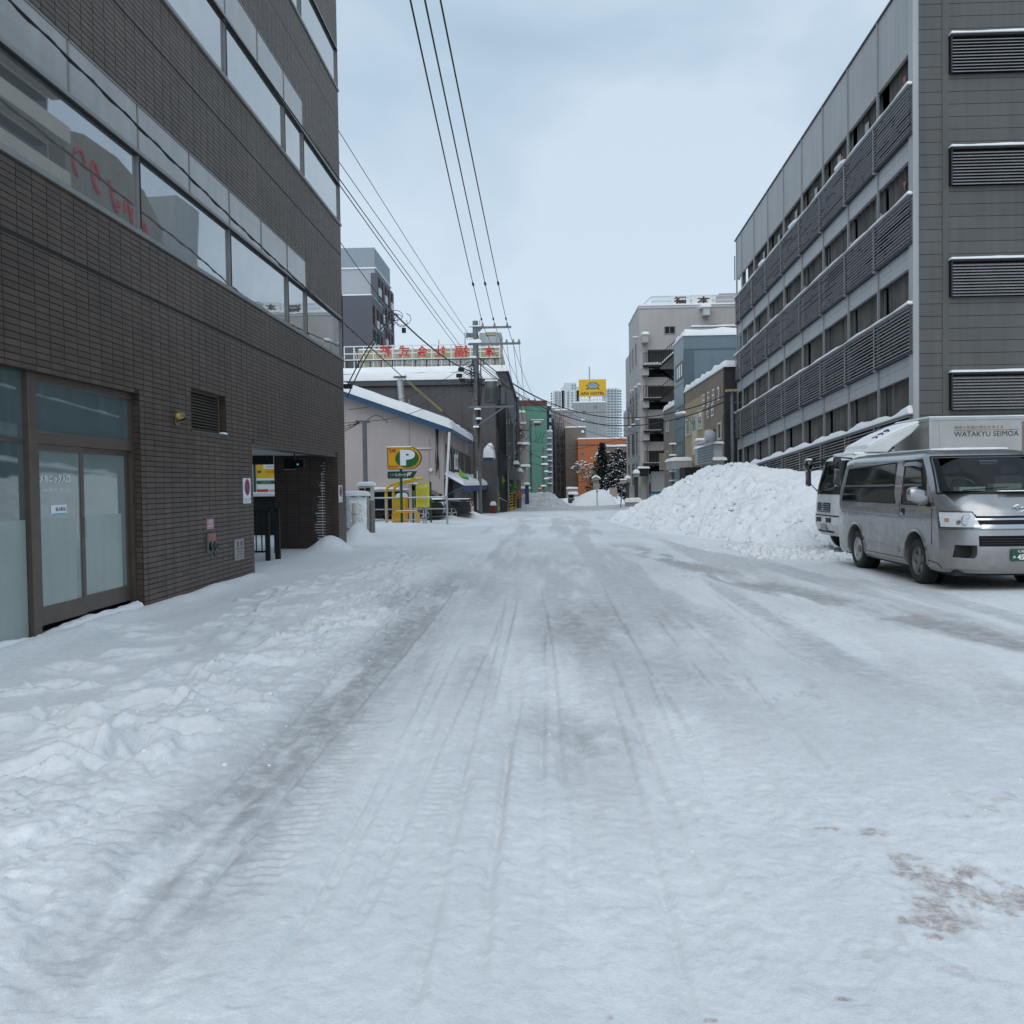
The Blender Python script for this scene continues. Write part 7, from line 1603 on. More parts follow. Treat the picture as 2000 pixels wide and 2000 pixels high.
# box sign with dome and snow
Ys = 46.0; a = at(1362, 872, Ys); b = at(1392, 903, Ys); bs2 = thing('projecting_box_sign', 'snowy corrugated gray blue box sign projecting from the tan building', 'sign box', (b.x, Ys, b.z))
c = at(1411, 862, Ys)
MB().prism([(a.x, a.z - .1), (b.x, a.z + .15), (b.x, b.z), (a.x + .02, b.z - .12)], 'y', Ys, Ys + .9).build('box', 'cool_wall', bs2)
for i in range(6): z = b.z + .1 + i * (a.z - b.z) / 6; MB().beam((a.x, Ys - .02, z - .12), (b.x, Ys - .02, z + .02), .03, .05).build('rib', 'bluegray', bs2)
MB().box(b.x + .02, c.x, Ys + .1, Ys + .8, b.z + .05, a.z + .1).build('side_box', 'cool_wall', bs2); MB().box(b.x + .02, c.x, Ys + .06, Ys + .1, b.z + .25, a.z - .2).build('side_face', 'apt_light', bs2)
MB().snow(a.x, b.x, Ys - .02, Ys + .9, lambda x, y: a.z - .1 + .25 * (x - a.x) / (b.x - a.x), .10, step=.1).build('snow_cover', 'snow', bs2, smooth=True, kind='stuff')
MB().snow(b.x, c.x + .2, Ys, Ys + .8, b.z + .1, .2, step=.1).build('snow_cover', 'snow', bs2, smooth=True, kind='stuff'); MB().snow(b.x - .1, c.x + .05, Ys, Ys + .8, a.z + .12, .14, step=.1).build('snow_cover', 'snow', bs2, smooth=True, kind='stuff')
MB().box(b.x - .4, c.x - .1, Ys + .2, Ys + .7, b.z - .75, b.z - .1).build('lower_box', 'bluegray', bs2)
q_ = at(1387, 852, Ys); mb = MB(); mb.lathe([(.02, -.30), (.28, -.25), (.33, -.05), (.30, .12), (.16, .26), (.02, .30)], (q_.x, Ys, q_.z), 'x', 16); mb.build('dome_light', 'apt_light', bs2, smooth=True); MB().tube([(q_.x, Ys, q_.z - .2), (q_.x + .05, Ys + .2, a.z)], .05).build('stem', 'steel_pole', bs2)
q_ = at(1373, 861, Ys); MB().lathe([(.34, 0), (.36, .1), (.1, .2)], (q_.x, Ys + .2, q_.z - .15), 'z', 14).build('flood_lamp', 'apt_light', bs2, smooth=True); MB().snow(q_.x - .3, q_.x + .3, Ys, Ys + .4, q_.z + .02, .12, step=.08).build('snow_cover', 'snow', bs2, smooth=True, kind='stuff')
# blue gray building
y0, y1 = yr(1337), yr(1318); zt9 = Z_(656, y0, 1337)
T2 = thing('blue_gray_building', 'three storey blue gray clad building with snow on its flat roof', 'building', (XR + 3, y0, gz(y0)))
MB().box(XR, XR + 9, y0, y1, gz(y0) - .8, zt9).build('wall', 'bluegray', T2)
x_s = X_(1356, y0, 800); MB().box(XR - .02, x_s, y0 - .04, y0 - .001, gz(y0), zt9 - .9).build('dark_corner_panel', 'bluegray_dark', T2)
for z in (zt9 - .9, zt9 - 7.4): MB().box(XR - .01, XR + 9, y0 - .05, y0 - .041, z, z + .05).build('panel_joint', 'bluegray_dark', T2)
for i in range(4): MB().box(XR - .02, XR - .001, y0, y1, zt9 - 2.9 * i - 3, zt9 - 2.9 * i - 2.96).build('panel_joint', 'bluegray_dark', T2)
MB().snow(XR - .02, XR + 9, y0 - .05, y1, zt9, .45, step=.7, rough=.22).build('snow_cover', 'snow', T2, smooth=True, kind='stuff')
for pya, pyb in ((704, 745), (790, 822), (862, 900)): a = pick(1334, pya, X=XR); b = pick(1321, pyb, X=XR); win(T2, '-x', XR, a.y, b.y, pick(1334, pyb - 8, X=XR).z, a.z, 'steel_pole', 'glass_door', mull=2, fw=.1)
q_ = at(1381, 743, y0 - .2); MB().snow(q_.x - .25, q_.x + .25, y0 - .4, y0, q_.z, .22, step=.1).build('snow_cover', 'snow', T2, smooth=True, kind='stuff')
q_ = at(1329, 812, 58); sl2 = thing('street_lamp', 'lamp with a snow cap on a bracket in front of the blue gray building', 'lamp', (q_.x, 58, q_.z)); MB().lathe([(.28, 0), (.3, .1), (.15, .22)], (q_.x, 58, q_.z), 'z', 14).build('shade', 'cool_wall', sl2, smooth=True); MB().tube([(q_.x + .2, 58, q_.z), (q_.x + .5, 58, q_.z - .2), (q_.x + .8, 58, q_.z - .6)], .03).build('bracket', 'steel_pole', sl2); MB().snow(q_.x - .28, q_.x + .28, 57.8, 58.2, q_.z + .12, .2, step=.1).build('snow_cover', 'snow', sl2, smooth=True, kind='stuff')
# khaki building
y0, y1 = yr(1317.6), yr(1297); zt_k = Z_(792, y0, 1317)
T3 = thing('khaki_building', 'narrow khaki rendered building between the blue gray one and the white one', 'building', (XR + 1, y0, gz(y0)))
MB().box(XR, XR + 3, y0, y1, gz(y0) - .8, zt_k).build('wall', 'khaki', T3); MB().snow(XR - .05, XR + 3, y0, y1, zt_k, .5, step=.4, rough=.2).build('snow_cover', 'snow', T3, smooth=True, kind='stuff')
for pya, pyb in ((822, 845), (880, 896)): a = pick(1306, pya, X=XR); b = pick(1302, pyb, X=XR); win(T3, '-x', XR, a.y, b.y, b.z, a.z, 'cream', 'glass_door', fw=.1)
q_ = at(1303, 895, y0 - 2); MB().box(XR - .8, XR - .1, y0 + 2, y0 + 2.3, pick(1303, 918, X=XR - .4).z, pick(1303, 884, X=XR - .4).z).build('wall_sign', 'khaki', T3)
a = at(1312, 865, 63); kp = thing('khaki_pipe_mast', 'tan service mast with fittings in front of the khaki building', 'mast', (a.x, 63, gz(63))); MB().tube([(a.x, 63, gz(63)), (a.x, 63, a.z)], .14, 8).build('pole', 'khaki', kp, smooth=True)
for py0 in (868, 890, 905, 922, 940, 955): q_ = at(1313, py0, 62.8); MB().snow(q_.x - .18, q_.x + .22, 62.6, 62.9, q_.z, .10, step=.06).build('snow_cover', 'snow', kp, smooth=True, kind='stuff')
# white building with outside stairs
Yw = yr(1251); yw1 = yr(1224); zw = Z_(597, Yw, 1300); ystep = yr(1230.7)
T4 = thing('white_building', 'tall whitish building with zigzag outside stairs and a rooftop character sign', 'building', (XR + 4, Yw, gz(Yw)))
zg4 = gz(Yw) - .6; zlow = 9.2
MB().box(XR, 24, Yw + 4.2, ystep, zg4, zw).build('wall', 'white_wall', T4); MB().box(XR, 24, ystep, yw1, zg4, zw - 3.1).build('rear_wall', 'white_wall', T4)
zst = Z_(683, Yw, 1270); MB().box(XR, 24, Yw, Yw + 4.19, zst, zw).build('upper_wall', 'white_wall', T4)
x_p0, x_p1 = XR, X_(1266, Yw, 800)
MB().box(XR, x_p1 - 0, Yw, Yw + 4.19, zg4, zst - .002).build('corner_pier', 'white_wall', T4)
xst = X_(1318, Yw, 800); MB().box(xst + 4, 24, Yw, Yw + 4.19, zg4, zst).build('wall', 'white_wall', T4)
MB().snow(XR - .05, 24, Yw - .1, ystep, zw, .16, step=.9).build('snow_cover', 'snow', T4, smooth=True, kind='stuff'); MB().box(XR - .06, 24, Yw - .06, Yw - .002, zw - .22, zw).build('coping', 'far_white', T4)
a = at(1297, 637, Yw); b = at(1319, 652.5, Yw); win(T4, '-y', Yw, a.x, b.x, b.z, a.z, 'sash_gray', 'glass_dark', mull=1, fw=.08)
for i in range(4): z = zw - .3 - i * 1.9; MB().box(XR - .003, XR + .85, Yw - .008, Yw - .002, z - .03, z).build('panel_joint', 'sash_gray', T4)
a = at(1373, 606, Yw); hd2 = MB().box(a.x - .1, a.x + .5, Yw - .9, Yw - .002, a.z - .6, a.z + .1).build('vent_cowl', 'far_white', T4); MB().snow(a.x - .35, a.x + .6, Yw - 1.0, Yw, a.z + .1, .38, step=.12).build('snow_cover', 'snow', hd2, smooth=True, kind='stuff')
a = at(1382, 633, Yw); MB().box(a.x, a.x + 1.3, Yw - .05, Yw - .002, a.z - .1, a.z + .02).build('drip_ledge', 'sash_gray', T4)
# stair recess: landings, flights, railings, boxes
lv = [Z_(p, Yw, 1270) for p in (713, 776.5, 839, 902)]
xL, xM, xRr = X_(1254, Yw, 750), X_(1289, Yw, 750), X_(1318, Yw, 750)
MB().box(x_p1, xst + 4, Yw + 2.4, Yw + 4.18, zg4, zst).build('recess_wall', 'white_wall', T4)
for k, z in enumerate(lv):
    ld = MB().box(xL, xM, Yw - 1.3, Yw - .01, z - .32, z - .14).build('landing', 'black', T4)
    MB().box(x_p1, xRr + 2, Yw + .0, Yw + 1.3, z - 2.0, z - 1.15 + .0).build('mid_landing', 'white_wall', T4)
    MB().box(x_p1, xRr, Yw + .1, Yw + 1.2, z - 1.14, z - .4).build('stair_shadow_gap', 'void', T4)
    rl2 = MB().box(xL, xM, Yw - 1.32, Yw - 1.27, z + .95, z + 1.0).build('landing_railing', 'black', T4); mb = MB()
    for i in range(13): x = xL + (xM - xL) * i / 12; mb.box(x - .02, x + .02, Yw - 1.31, Yw - 1.28, z - .2, z + .96)
    mb.build('balusters', 'black', rl2)
    if k < 4:
        e = xRr + .3; z1 = z + 1.55
        MB().prism([(xM, z - .32), (e, z1 - .42), (e, z1 - .10), (xM, z - .05)], 'y', Yw - 1.3, Yw - .2).build('stair_flight', 'black', T4)
        MB().beam((xM, Yw - 1.29, z + .95), (e, Yw - 1.29, z1 + .85), .05, .06).build('handrail', 'black', T4); mb = MB()
        for i in range(9): t_ = i / 9; x = xM + (e - xM) * t_; zz = z + 1.55 * t_; mb.box(x - .02, x + .02, Yw - 1.31, Yw - 1.28, zz - .1, zz + .92)
        mb.build('balusters', 'black', T4)
        MB().prism([(xM + .1, z - .9), (e, z - 1.45), (e, z - 1.7), (xM - .6, z - .35), (xM, z - .35)], 'y', Yw - .19, Yw - .05).build('stair_flight', 'black', T4)
        MB().box(xM, e, Yw + 1.31, Yw + 1.4, z - 1.15, z - .35).build('handrail', 'sash_gray', T4)
    bxx = MB().box(X_(1253, Yw, 700), X_(1265, Yw, 700), Yw - .9, Yw - .01, z + 2.02, z + 2.75).build('duct_box', 'white_wall', T4); MB().snow(X_(1253, Yw, 700), X_(1266, Yw, 700), Yw - .95, Yw, z + 2.75, .3 if k == 0 else .1, step=.1).build('snow_cover', 'snow', bxx, smooth=True, kind='stuff')
    MB().snow(xL + .1, xM - .05, Yw - 1.2, Yw - .1, z - .14, .3 if k == 0 else .08, step=.15).build('snow_cover', 'snow', ld, smooth=True, kind='stuff')
MB().snow(xM, xRr, Yw - 1.25, Yw - .25, lambda x, y: lv[0] - .08 + 1.55 * (x - xM) / (xRr + .3 - xM), .14, step=.2).build('snow_cover', 'snow', T4, smooth=True, kind='stuff')
a = at(1271, 921, Yw); b = at(1299, 960, Yw); MB().box(a.x, b.x, Yw - .3, Yw - .01, b.z, a.z).build('shutter_wall', 'apt_light', T4); MB().tube([(x_p1 - .2, Yw - .5, zg4), (x_p1 - .2, Yw - .5, zst)], .07, 6).build('pipe', 'sash_gray', T4)
a = at(1260, 915, Yw - 1); b = at(1272, 930, Yw - 1); t_ = MB().box(a.x - .6, b.x - .3, Yw - 1.4, Yw - .7, b.z, a.z).build('black_box', 'black', T4); MB().snow(a.x - .7, b.x - .2, Yw - 1.5, Yw - .6, a.z, .2, step=.1).build('snow_cover', 'snow', t_, smooth=True, kind='stuff')
# left face windows (toward the street)
for row, (pt, pb_) in enumerate(((642, 668), (706, 730))):
    for px0, dl in ((1243.5, 2.4), (1237.5, 2.2), (1232.5, 1.9)):
        a = pick(px0, pt + (1243.5 - px0) * 2.6, X=XR); z1 = zw - 3.1 - row * 4.3; y_a = yr(px0 + 2.2); y_b = yr(px0); 
        if y_a < ystep: win(T4, '-x', XR, y_a, min(y_b, ystep - .1) if y_a < ystep else y_b, z1 - 2.0, z1, 'sash_gray', 'glass_dark', fw=.1)
for row in range(4):
    z1 = 9.6 - row * 3.05
    if z1 > 1.5:
        for px0, px1_ in ((1246.5, 1243), (1240.5, 1235), (1231, 1227.5)): win(T4, '-x', XR, yr(px0), yr(px1_), z1 - 2.3, z1, 'sash_gray', 'glass_dark', mull=1, fw=.1)
    MB().box(XR - .02, XR - .001, Yw + .1, yw1 - .1, z1 + .1, z1 + .65).build('pale_band', 'cool_wall', T4)
for px0, py0 in ((1237, 660), (1241, 660), (1246, 752), (1240, 757), (1232, 764), (1244, 820), (1236, 830), (1229, 835)): q_ = pick(px0, py0, X=XR - .2); MB().snow(XR - .3, XR, q_.y - .3, q_.y + .3, q_.z, .12, step=.1).build('snow_cover', 'snow', T4, smooth=True, kind='stuff')
# roof fence and two big characters
Yf = Yw + .9; xa, xb = X_(1272, Yf, 590), X_(1437, Yf, 580); zf0 = zw + .1; zf1 = Z_(578, Yf, 1350)
rf2 = thing('roof_fence', 'white mesh fence along the roof of the white building', 'railing', (xa, Yf, zf0))
for z in (zf0 + .5, zf1): MB().box(xa, xb, Yf - .04, Yf + .04, z - .05, z + .05).build('rail', 'far_white', rf2)
MB().beam((xa, Yf, zf1), (xa - 1.2, Yf + 6, zf0 + .2), .07, .07).build('rail', 'far_white', rf2); mb = MB()
for i in range(80): x = xa + (xb - xa) * i / 80; mb.box(x - .018, x + .018, Yf - .02, Yf + .02, zf0, zf1)
mb.build('bars', 'far_white', rf2, kind='stuff')
for ch, px0, px1_, pl0, pl1 in (('福', 1316, 1340.5, 1311, 1348), ('本', 1361.5, 1387, 1352, 1391)):
    a = at(pl0, 577.5, Yf - .4); b = at(pl1, 594, Yf - .4); s_ = thing('roof_character_panel', 'white roof panel with the black character ' + ch, 'sign', ((a.x + b.x) / 2, Yf - .4, b.z), 'black characters on the white building roof')
    MB().box(a.x, b.x, Yf - .4, Yf - .32, b.z - .2, a.z).build('panel', 'white_print', s_); c = at(px0, 579, Yf - .42); d = at(px1_, 593, Yf - .42); text(ch, ((c.x + d.x) / 2, Yf - .41, (c.z + d.z) / 2), c.z - d.z, d.x - c.x, '-y', 'ink', s_, bold=.04)
q_ = at(1425, 585, Yf + 2); MB().box(q_.x - 1, q_.x + 3, Yf + 2, Yf + 4, zf0, q_.z + .6).build('roof_unit', 'far_pink', T4)
# lower roof fence (white railing above the blue gray building)
Yg_ = 80; a = at(1350, 640, Yg_); b = at(1437, 654, Yg_); rg = thing('white_roof_railing', 'white slatted railing with snow behind the blue gray roof', 'railing', (a.x, Yg_, b.z - 1)); MB().box(a.x, b.x + 3, Yg_, Yg_ + .05, a.z - .06, a.z + .05).build('rail', 'far_white', rg); mb = MB()
for i in range(46): x = a.x + i * .1; mb.box(x, x + .045, Yg_, Yg_ + .04, b.z - .5, a.z)
mb.build('slats', 'far_white', rg, kind='stuff'); MB().snow(a.x, b.x + 3, Yg_ - .1, Yg_ + .1, a.z + .05, .14, step=.2).build('snow_cover', 'snow', rg, smooth=True, kind='stuff'); MB().box(a.x, b.x + 6, Yg_ + .2, Yg_ + 4, 0, b.z - .2).build('podium', 'white_wall', rg)
# things at the base of the white building
Ye_ = 92
for px0, w2, pya, lab in ((1226, 5, 942, 'left one of the two dark gate pillars with snow caps'), (1243, 6, 932, 'right one of the two dark gate pillars with snow caps')):
    a = at(px0, pya, Ye_ - 4); ww = w2 / F * Ye_; g_ = thing('gate_pillar', lab + ' at the white building', 'pillar', (a.x, Ye_ - 4, gz(88)), 'gate pillars at the white building'); MB().box(a.x - ww / 2, a.x + ww / 2, Ye_ - 4, Ye_ - 3.5, gz(88) - .2, a.z).build('pillar', 'tile_dark', g_); MB().box(a.x - ww * .9, a.x + ww * .9, Ye_ - 4.2, Ye_ - 3.3, a.z, a.z + .35).build('cap', 'sash_gray', g_); MB().snow(a.x - ww * .9, a.x + ww * .9, Ye_ - 4.2, Ye_ - 3.3, a.z + .35, .35, step=.12).build('snow_cover', 'snow', g_, smooth=True, kind='stuff')
a = at(1235, 980, 86); gb_ = thing('snowy_planter', 'pale stone planter buried in snow before the gate pillars', 'planter', (a.x, 86, gz(86))); MB().box(a.x - .6, a.x + .8, 86, 86.8, gz(86) - .2, a.z).build('box', 'far_gray', gb_, bevel=.05); MB().snow(a.x - .65, a.x + .85, 85.9, 86.9, a.z - .05, .35, step=.12, rough=.3).build('snow_cover', 'snow', gb_, smooth=True, kind='stuff')
a = at(1216, 944, 84); b = at(1212, 988, 84); lp = thing('leaning_lamp_post', 'leaning thin lamp post with box head left of the gate pillars', 'lamp post', (b.x, 84, b.z)); MB().tube([b - Vector((0, 0, .2)), a], .05, 7).build('post', 'steel_pole', lp, smooth=True); MB().box(a.x - .22, a.x + .3, 83.8, 84.2, a.z, a.z + .3).build('head', 'cool_wall', lp); MB().snow(a.x - .25, a.x + .33, 83.75, 84.25, a.z + .3, .1, step=.08).build('snow_cover', 'snow', lp, smooth=True, kind='stuff')
a = at(1269, 964, 62); b = at(1295, 984, 62); bb = thing('barrier_board', 'blue and yellow site barrier with an orange animal shape behind the big snow pile', 'barrier', ((a.x + b.x) / 2, 62, b.z)); MB().box(a.x, b.x, 62, 62.05, b.z - .2, a.z).build('board', 'sign_cyan', bb)
cx_, cz_ = (a.x + b.x) / 2, b.z + .1; MB().prism([(cx_ - .35, cz_ - .2), (cx_ + .38, cz_ - .2), (cx_ + .33, cz_ + .2), (cx_ + .1, cz_ + .32), (cx_ - .3, cz_ + .22)], 'y', 61.98, 61.999).build('shape', 'orange_paint', bb)
for x in (a.x, b.x): MB().tube([(x, 62, b.z - .3), (x, 62, a.z)], .035, 6).build('post', 'blue_dark', bb)
a = at(1304, 963, 60); dr = thing('red_barrel', 'dark red object capped with snow behind the big snow pile', 'barrel', (a.x, 60, gz(60))); MB().lathe([(.3, 0), (.33, .3), (.3, a.z - gz(60))], (a.x, 60, gz(60)), 'z', 14).build('drum', 'brick_red', dr, smooth=True); MB().snow(a.x - .3, a.x + .3, 59.7, 60.3, a.z, .35, step=.08).build('snow_cover', 'snow', dr, smooth=True, kind='stuff')

# ================================================================ FAR END OF THE STREET
def fwin(t_, Y, px0, py0, px1_, py1, gm='glass_dark', fm='sash_gray', mull=0): a = at(px0, py0, Y); b = at(px1_, py1, Y); return win(t_, '-y', Y, a.x, b.x, b.z, a.z, fm, gm, mull=mull, fw=.12)
fp, x0, x1, z = block('pink_building', 'narrow pinkish building between the second and third poles', 'building', 1006, 1026, 806, 112, 12, 'far_pink', snow=.35)
for i in range(7): fwin(fp, 112, 1018, 832 + i * 16, 1022, 841 + i * 16)
for i in range(3): MB().snow(x1 - .8, x1 + .5, 111.6, 112, 6.2 - i * 2.6, .3, step=.12).build('snow_cover', 'snow', fp, smooth=True, kind='stuff')
gr_, x0, x1, z = block('green_building', 'tall plain green building with a dark red top band', 'building', 985, 1068, 792, 150, 18, 'green_wall', snow=0)
MB().box(x0, x1 + .05, 149.9, 168, z, z + .65).build('top_band', 'brown_band', gr_); MB().box(x0 - 1, x1 + .06, 149.85, 168, z + .65, z + .75).build('coping', 'far_pink', gr_)
fwin(gr_, 150, 1028, 793, 1033, 799, 'green_wall', 'green_wall'); MB().box(X_(1066.5, 150), x1 - .002, 149.94, 149.99, gz(150), z).build('edge_strip', 'cool_wall', gr_) if False else None
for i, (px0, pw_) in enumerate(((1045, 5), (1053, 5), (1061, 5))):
    mb = MB(); mb.tube([at(px0 + 3 * math.sin(t_ * 1.6 + i), 843 + t_ * 9, 149.8) for t_ in lin(0, 2.4, 12)], .035, 4); mb.build('cable_shadow', 'sign_green', gr_)  # cable shadows on the wall, drawn as thin dark green curves
nb, x0, x1, z = block('navy_building', 'dark navy building strip with white balconies right of the green one', 'apartment block', 1068.5, 1077, 793, 158, 10, 'far_navy', snow=.2)
for i in range(4): a = at(1072.5, 802 + i * 15, 157.9); b = at(1077, 810 + i * 15, 157.9); MB().box(a.x, b.x, 157.2, 157.99, b.z, a.z).build('balcony', 'far_white', nb)
n2, x0, x1, z = block('gray_flats', 'small gray flats with snowy balconies at the foot of the navy building', 'apartment block', 1067, 1079, 843, 152, 5, 'far_gray', snow=.3)
for i in range(9): fwin(n2, 152, 1073, 850 + i * 11, 1077, 855 + i * 11); MB().snow(X_(1069, 152), X_(1079, 152), 151.5, 151.9, Z_(857 + i * 11, 152, 1073), .2, step=.3).build('snow_cover', 'snow', n2, smooth=True, kind='stuff')
g3, x0, x1, z = block('slate_building', 'slate gray building left of the fire escape tower', 'building', 1077, 1090, 797, 170, 10, 'bluegray_dark', snow=.3); MB().box(x0, x1, 169.9, 169.99, Z_(818, 170, 1080), z).build('pale_top', 'apt_gray', g3)
g4, x0, x1, z = block('brown_gray_tower', 'brownish gray tower carrying a long iron fire escape', 'building', 1084, 1120, 801, 166, 8, 'far_pink', snow=.25)
MB().box(X_(1084, 166), X_(1086, 166), 165.5, 165.99, gz(160), z - 1).build('pale_pier', 'far_gray', g4); MB().box(X_(1094, 166), X_(1119, 166), 165.9, 165.99, Z_(811, 166, 1100), Z_(803, 166, 1100)).build('sign_band', 'far_gray', g4)
fe = MB(); xa, xb = X_(1087, 165), X_(1102, 165); zz = gz(165); k = 0
while zz < z - 1.2:
    fe.box(xa, xb, 164, 165.4, zz, zz + .12); fe.box(xa, xb, 164, 164.06, zz + 1.0, zz + 1.06)
    for i in range(5): fe.box(xa + (xb - xa) * i / 4 - .03, xa + (xb - xa) * i / 4 + .03, 164, 164.06, zz, zz + 1.5)
    fe.beam((xa + .2, 164.4, zz) if k % 2 else (xb - .2, 164.4, zz), (xb - .2, 164.4, zz + 1.5) if k % 2 else (xa + .2, 164.4, zz + 1.5), .5, .12); zz += 1.5; k += 1
for x in (xa, xb, (xa + xb) / 2): fe.box(x - .07, x + .07, 163.95, 164.05, gz(160), z - .5)
fe.build('fire_escape', 'steel_gray', g4)
cg, x0, x1, z = block('concrete_hotel', 'large blank concrete gray block under the yellow hotel billboard', 'building', 1120, 1184.5, 786, 200, 15, 'far_gray', snow=.25)
for i in range(9): MB().box(x0 + (x1 - x0) * (i + 1) / 10, x0 + (x1 - x0) * (i + 1) / 10 + .05, 199.95, 199.99, 0, z - .2).build('joint', 'sash_gray', cg)
for a_ in ((1161, 792, 1163, 798), (1164, 792, 1166, 798), (1136, 802, 1144, 805)): fwin(cg, 200, *a_)
MB().box(X_(1136, 200), X_(1144, 200), 199.8, 199.99, Z_(821, 200, 1140), Z_(818, 200, 1140)).build('lamp_row', 'white_print', cg)
# billboard
Yb = 201; a = at(1130.5, 741.5, Yb); b = at(1184, 773.5, Yb); bd = thing('hotel_billboard', 'big yellow hotel billboard with a blue crest on the concrete block', 'billboard', ((a.x + b.x) / 2, Yb, z))
MB().box(a.x, b.x, Yb, Yb + .6, b.z, a.z).build('panel', 'sign_yellow', bd)
W_ = b.x - a.x; H = a.z - b.z; cx_ = a.x + W_ * .515; cz_ = a.z - H * .37
text('APA HOTEL', (a.x + W_ * .5, Yb - .01, b.z + H * .165), H * .18, W_ * .90, '-y', 'ink', bd, bold=.03)
MB().prism([(cx_ + W_ * .20 * math.cos(t_), cz_ + H * .215 * math.sin(t_)) for t_ in lin(0, 2 * math.pi, 28)[:-1]], 'y', Yb - .05, Yb - .011).build('crest_ring', 'transf', bd)
MB().prism([(cx_ + W_ * .165 * math.cos(t_), cz_ + H * .165 * math.sin(t_)) for t_ in lin(0, 2 * math.pi, 28)[:-1]], 'y', Yb - .08, Yb - .051).build('crest_field', 'cream', bd)
MB().prism([(cx_ - W_ * .13, cz_ + H * .12), (cx_ + W_ * .13, cz_ + H * .12), (cx_ + W_ * .11, cz_ - H * .03), (cx_, cz_ - H * .15), (cx_ - W_ * .11, cz_ - H * .03)], 'y', Yb - .11, Yb - .081).build('crest_shield', 'sign_cyan', bd); text('AP', (cx_, Yb - .112, cz_), H * .16, W_ * .16, '-y', 'cream', bd)
for s_ in (-1, 1): MB().prism([(cx_ + s_ * W_ * .12, cz_ - H * .16), (cx_ + s_ * W_ * .26, cz_ - H * .26), (cx_ + s_ * W_ * .22, cz_ - H * .12)], 'y', Yb - .04, Yb - .011).build('crest_ribbon', 'transf', bd); MB().prism([(cx_ + s_ * W_ * .21, cz_ + H * .06), (cx_ + s_ * W_ * .26, cz_ + H * .02), (cx_ + s_ * W_ * .23, cz_ - H * .06)], 'y', Yb - .04, Yb - .011).build('crest_side', 'transf', bd)
mb = MB()
for i in range(10): x = a.x + W_ * i / 9; mb.box(x - .06, x + .06, Yb + .2, Yb + .35, z, b.z)
for i in range(9): x = a.x + W_ * i / 9; mb.beam((x, Yb + .2, z), (x + W_ / 9, Yb + .2, b.z), .08, .08)
for zz in (z + .5, (z + b.z) / 2): mb.box(a.x, b.x + .6, Yb + .1, Yb + .2, zz, zz + .08)
mb.build('scaffold', 'far_white', bd)
a = at(1151, 716, 203); MB().tube([(a.x, 203, a.z), (a.x, 203, z)], .12, 6).build('mast', 'far_gray', None, loc=(a.x, 203, z), label='slim mast rising above the yellow billboard', cat='mast')
# high rises
Yh = 320
hr1, x0, x1, z = block('white_high_rise', 'pale stepped high-rise block left of the yellow billboard', 'tower block', 1081, 1132, 763, Yh, 20, 'far_white', snow=0)
a = at(1097, 756, Yh); b = at(1132, 763, Yh); MB().box(a.x, b.x, Yh, Yh + 18, 0, a.z).build('step', 'far_white', hr1); a = at(1102, 748, Yh); b = at(1126, 763, Yh); MB().box(a.x, b.x, Yh - .2, Yh + 16, 0, a.z).build('step', 'far_white', hr1)
for r in range(14):
    for c in range(6):
        if (c == 2 or c == 3) and r < 0: continue
        p = 1084 + c * 8; fwin(hr1, Yh - .25, p, 766 + r * 5.2, p + 3.4, 768.6 + r * 5.2, 'bluegray')
    MB().box(X_(1078, Yh), X_(1081, Yh), Yh - .5, Yh + 1, Z_(770 + r * 5.2, Yh, 1080), Z_(767.5 + r * 5.2, Yh, 1080)).build('balcony', 'bluegray_dark', hr1)
for p in (1117, 1122): fwin(hr1, Yh - .4, p, 751, p + 2.5, 754, 'bluegray'); fwin(hr1, Yh - .4, p, 757, p + 2.5, 760, 'bluegray')
for p in (1091, 1112, 1128): MB().box(X_(p, Yh), X_(p + .7, Yh), Yh - .6, Yh - .21, 0, z).build('rib', 'far_gray', hr1)
hr2, x0, x1, z = block('gridded_high_rise', 'tall gridded balcony high-rise right of the yellow billboard', 'tower block', 1183, 1210.5, 759, Yh, 20, 'far_white', snow=0)
for r in range(40):
    py_ = 762 + r * 5.25
    if py_ > 960: break
    for c in range(4): p = 1186 + c * 6.3; a = at(p, py_, Yh - .3); b = at(p + 5.0, py_ + 2.6, Yh - .3); MB().box(a.x, b.x, Yh - .02, Yh - .001, b.z, a.z).build('balcony_opening', 'bluegray', hr2)
    MB().box(x1, x1 + .55, Yh + .2, Yh + 2, Z_(py_ + 2.6, Yh, 1210), Z_(py_, Yh, 1210)).build('balcony', 'bluegray_dark', hr2)
for p in (1185, 1191, 1197.5, 1204): MB().box(X_(p, Yh), X_(p + .8, Yh), Yh - .5, Yh - .03, 0, z + .3).build('rib', 'far_gray', hr2)
# brown and orange buildings
b5, x0, x1, z = block('brown_block', 'plain brown slab beside the orange building', 'building', 1103.6, 1144, 835, 160, 8, 'far_brown', snow=.22)
a = at(1138, 843, 159.8); MB().lathe([(.02, -.1), (.25, 0), (.02, .1)], (a.x, 159.6, a.z), 'y', 10).build('wall_lamp', 'white_print', b5)
a = at(1106, 955, 150); b = at(1129, 968, 150); t_ = thing('low_gray_wall', 'low gray garden wall under snow at the foot of the brown slab', 'wall', (a.x, 150, gz(150))); MB().box(a.x, b.x, 150, 151, gz(150) - 1, a.z).build('wall', 'far_pink', t_); MB().snow(a.x, b.x, 149.9, 151.2, a.z, .3, step=.2).build('snow_cover', 'snow', t_, smooth=True, kind='stuff')
o6, x0, x1, z = block('orange_building', 'orange brick building with small dark windows at the street end', 'building', 1128.5, 1228, 857, 155, 12, 'far_orange', snow=.22)
for i in range(5): fwin(o6, 155, 1136, 866 + i * 16.5, 1141, 873 + i * 16.5)
fwin(o6, 155, 1219, 864, 1224, 872)
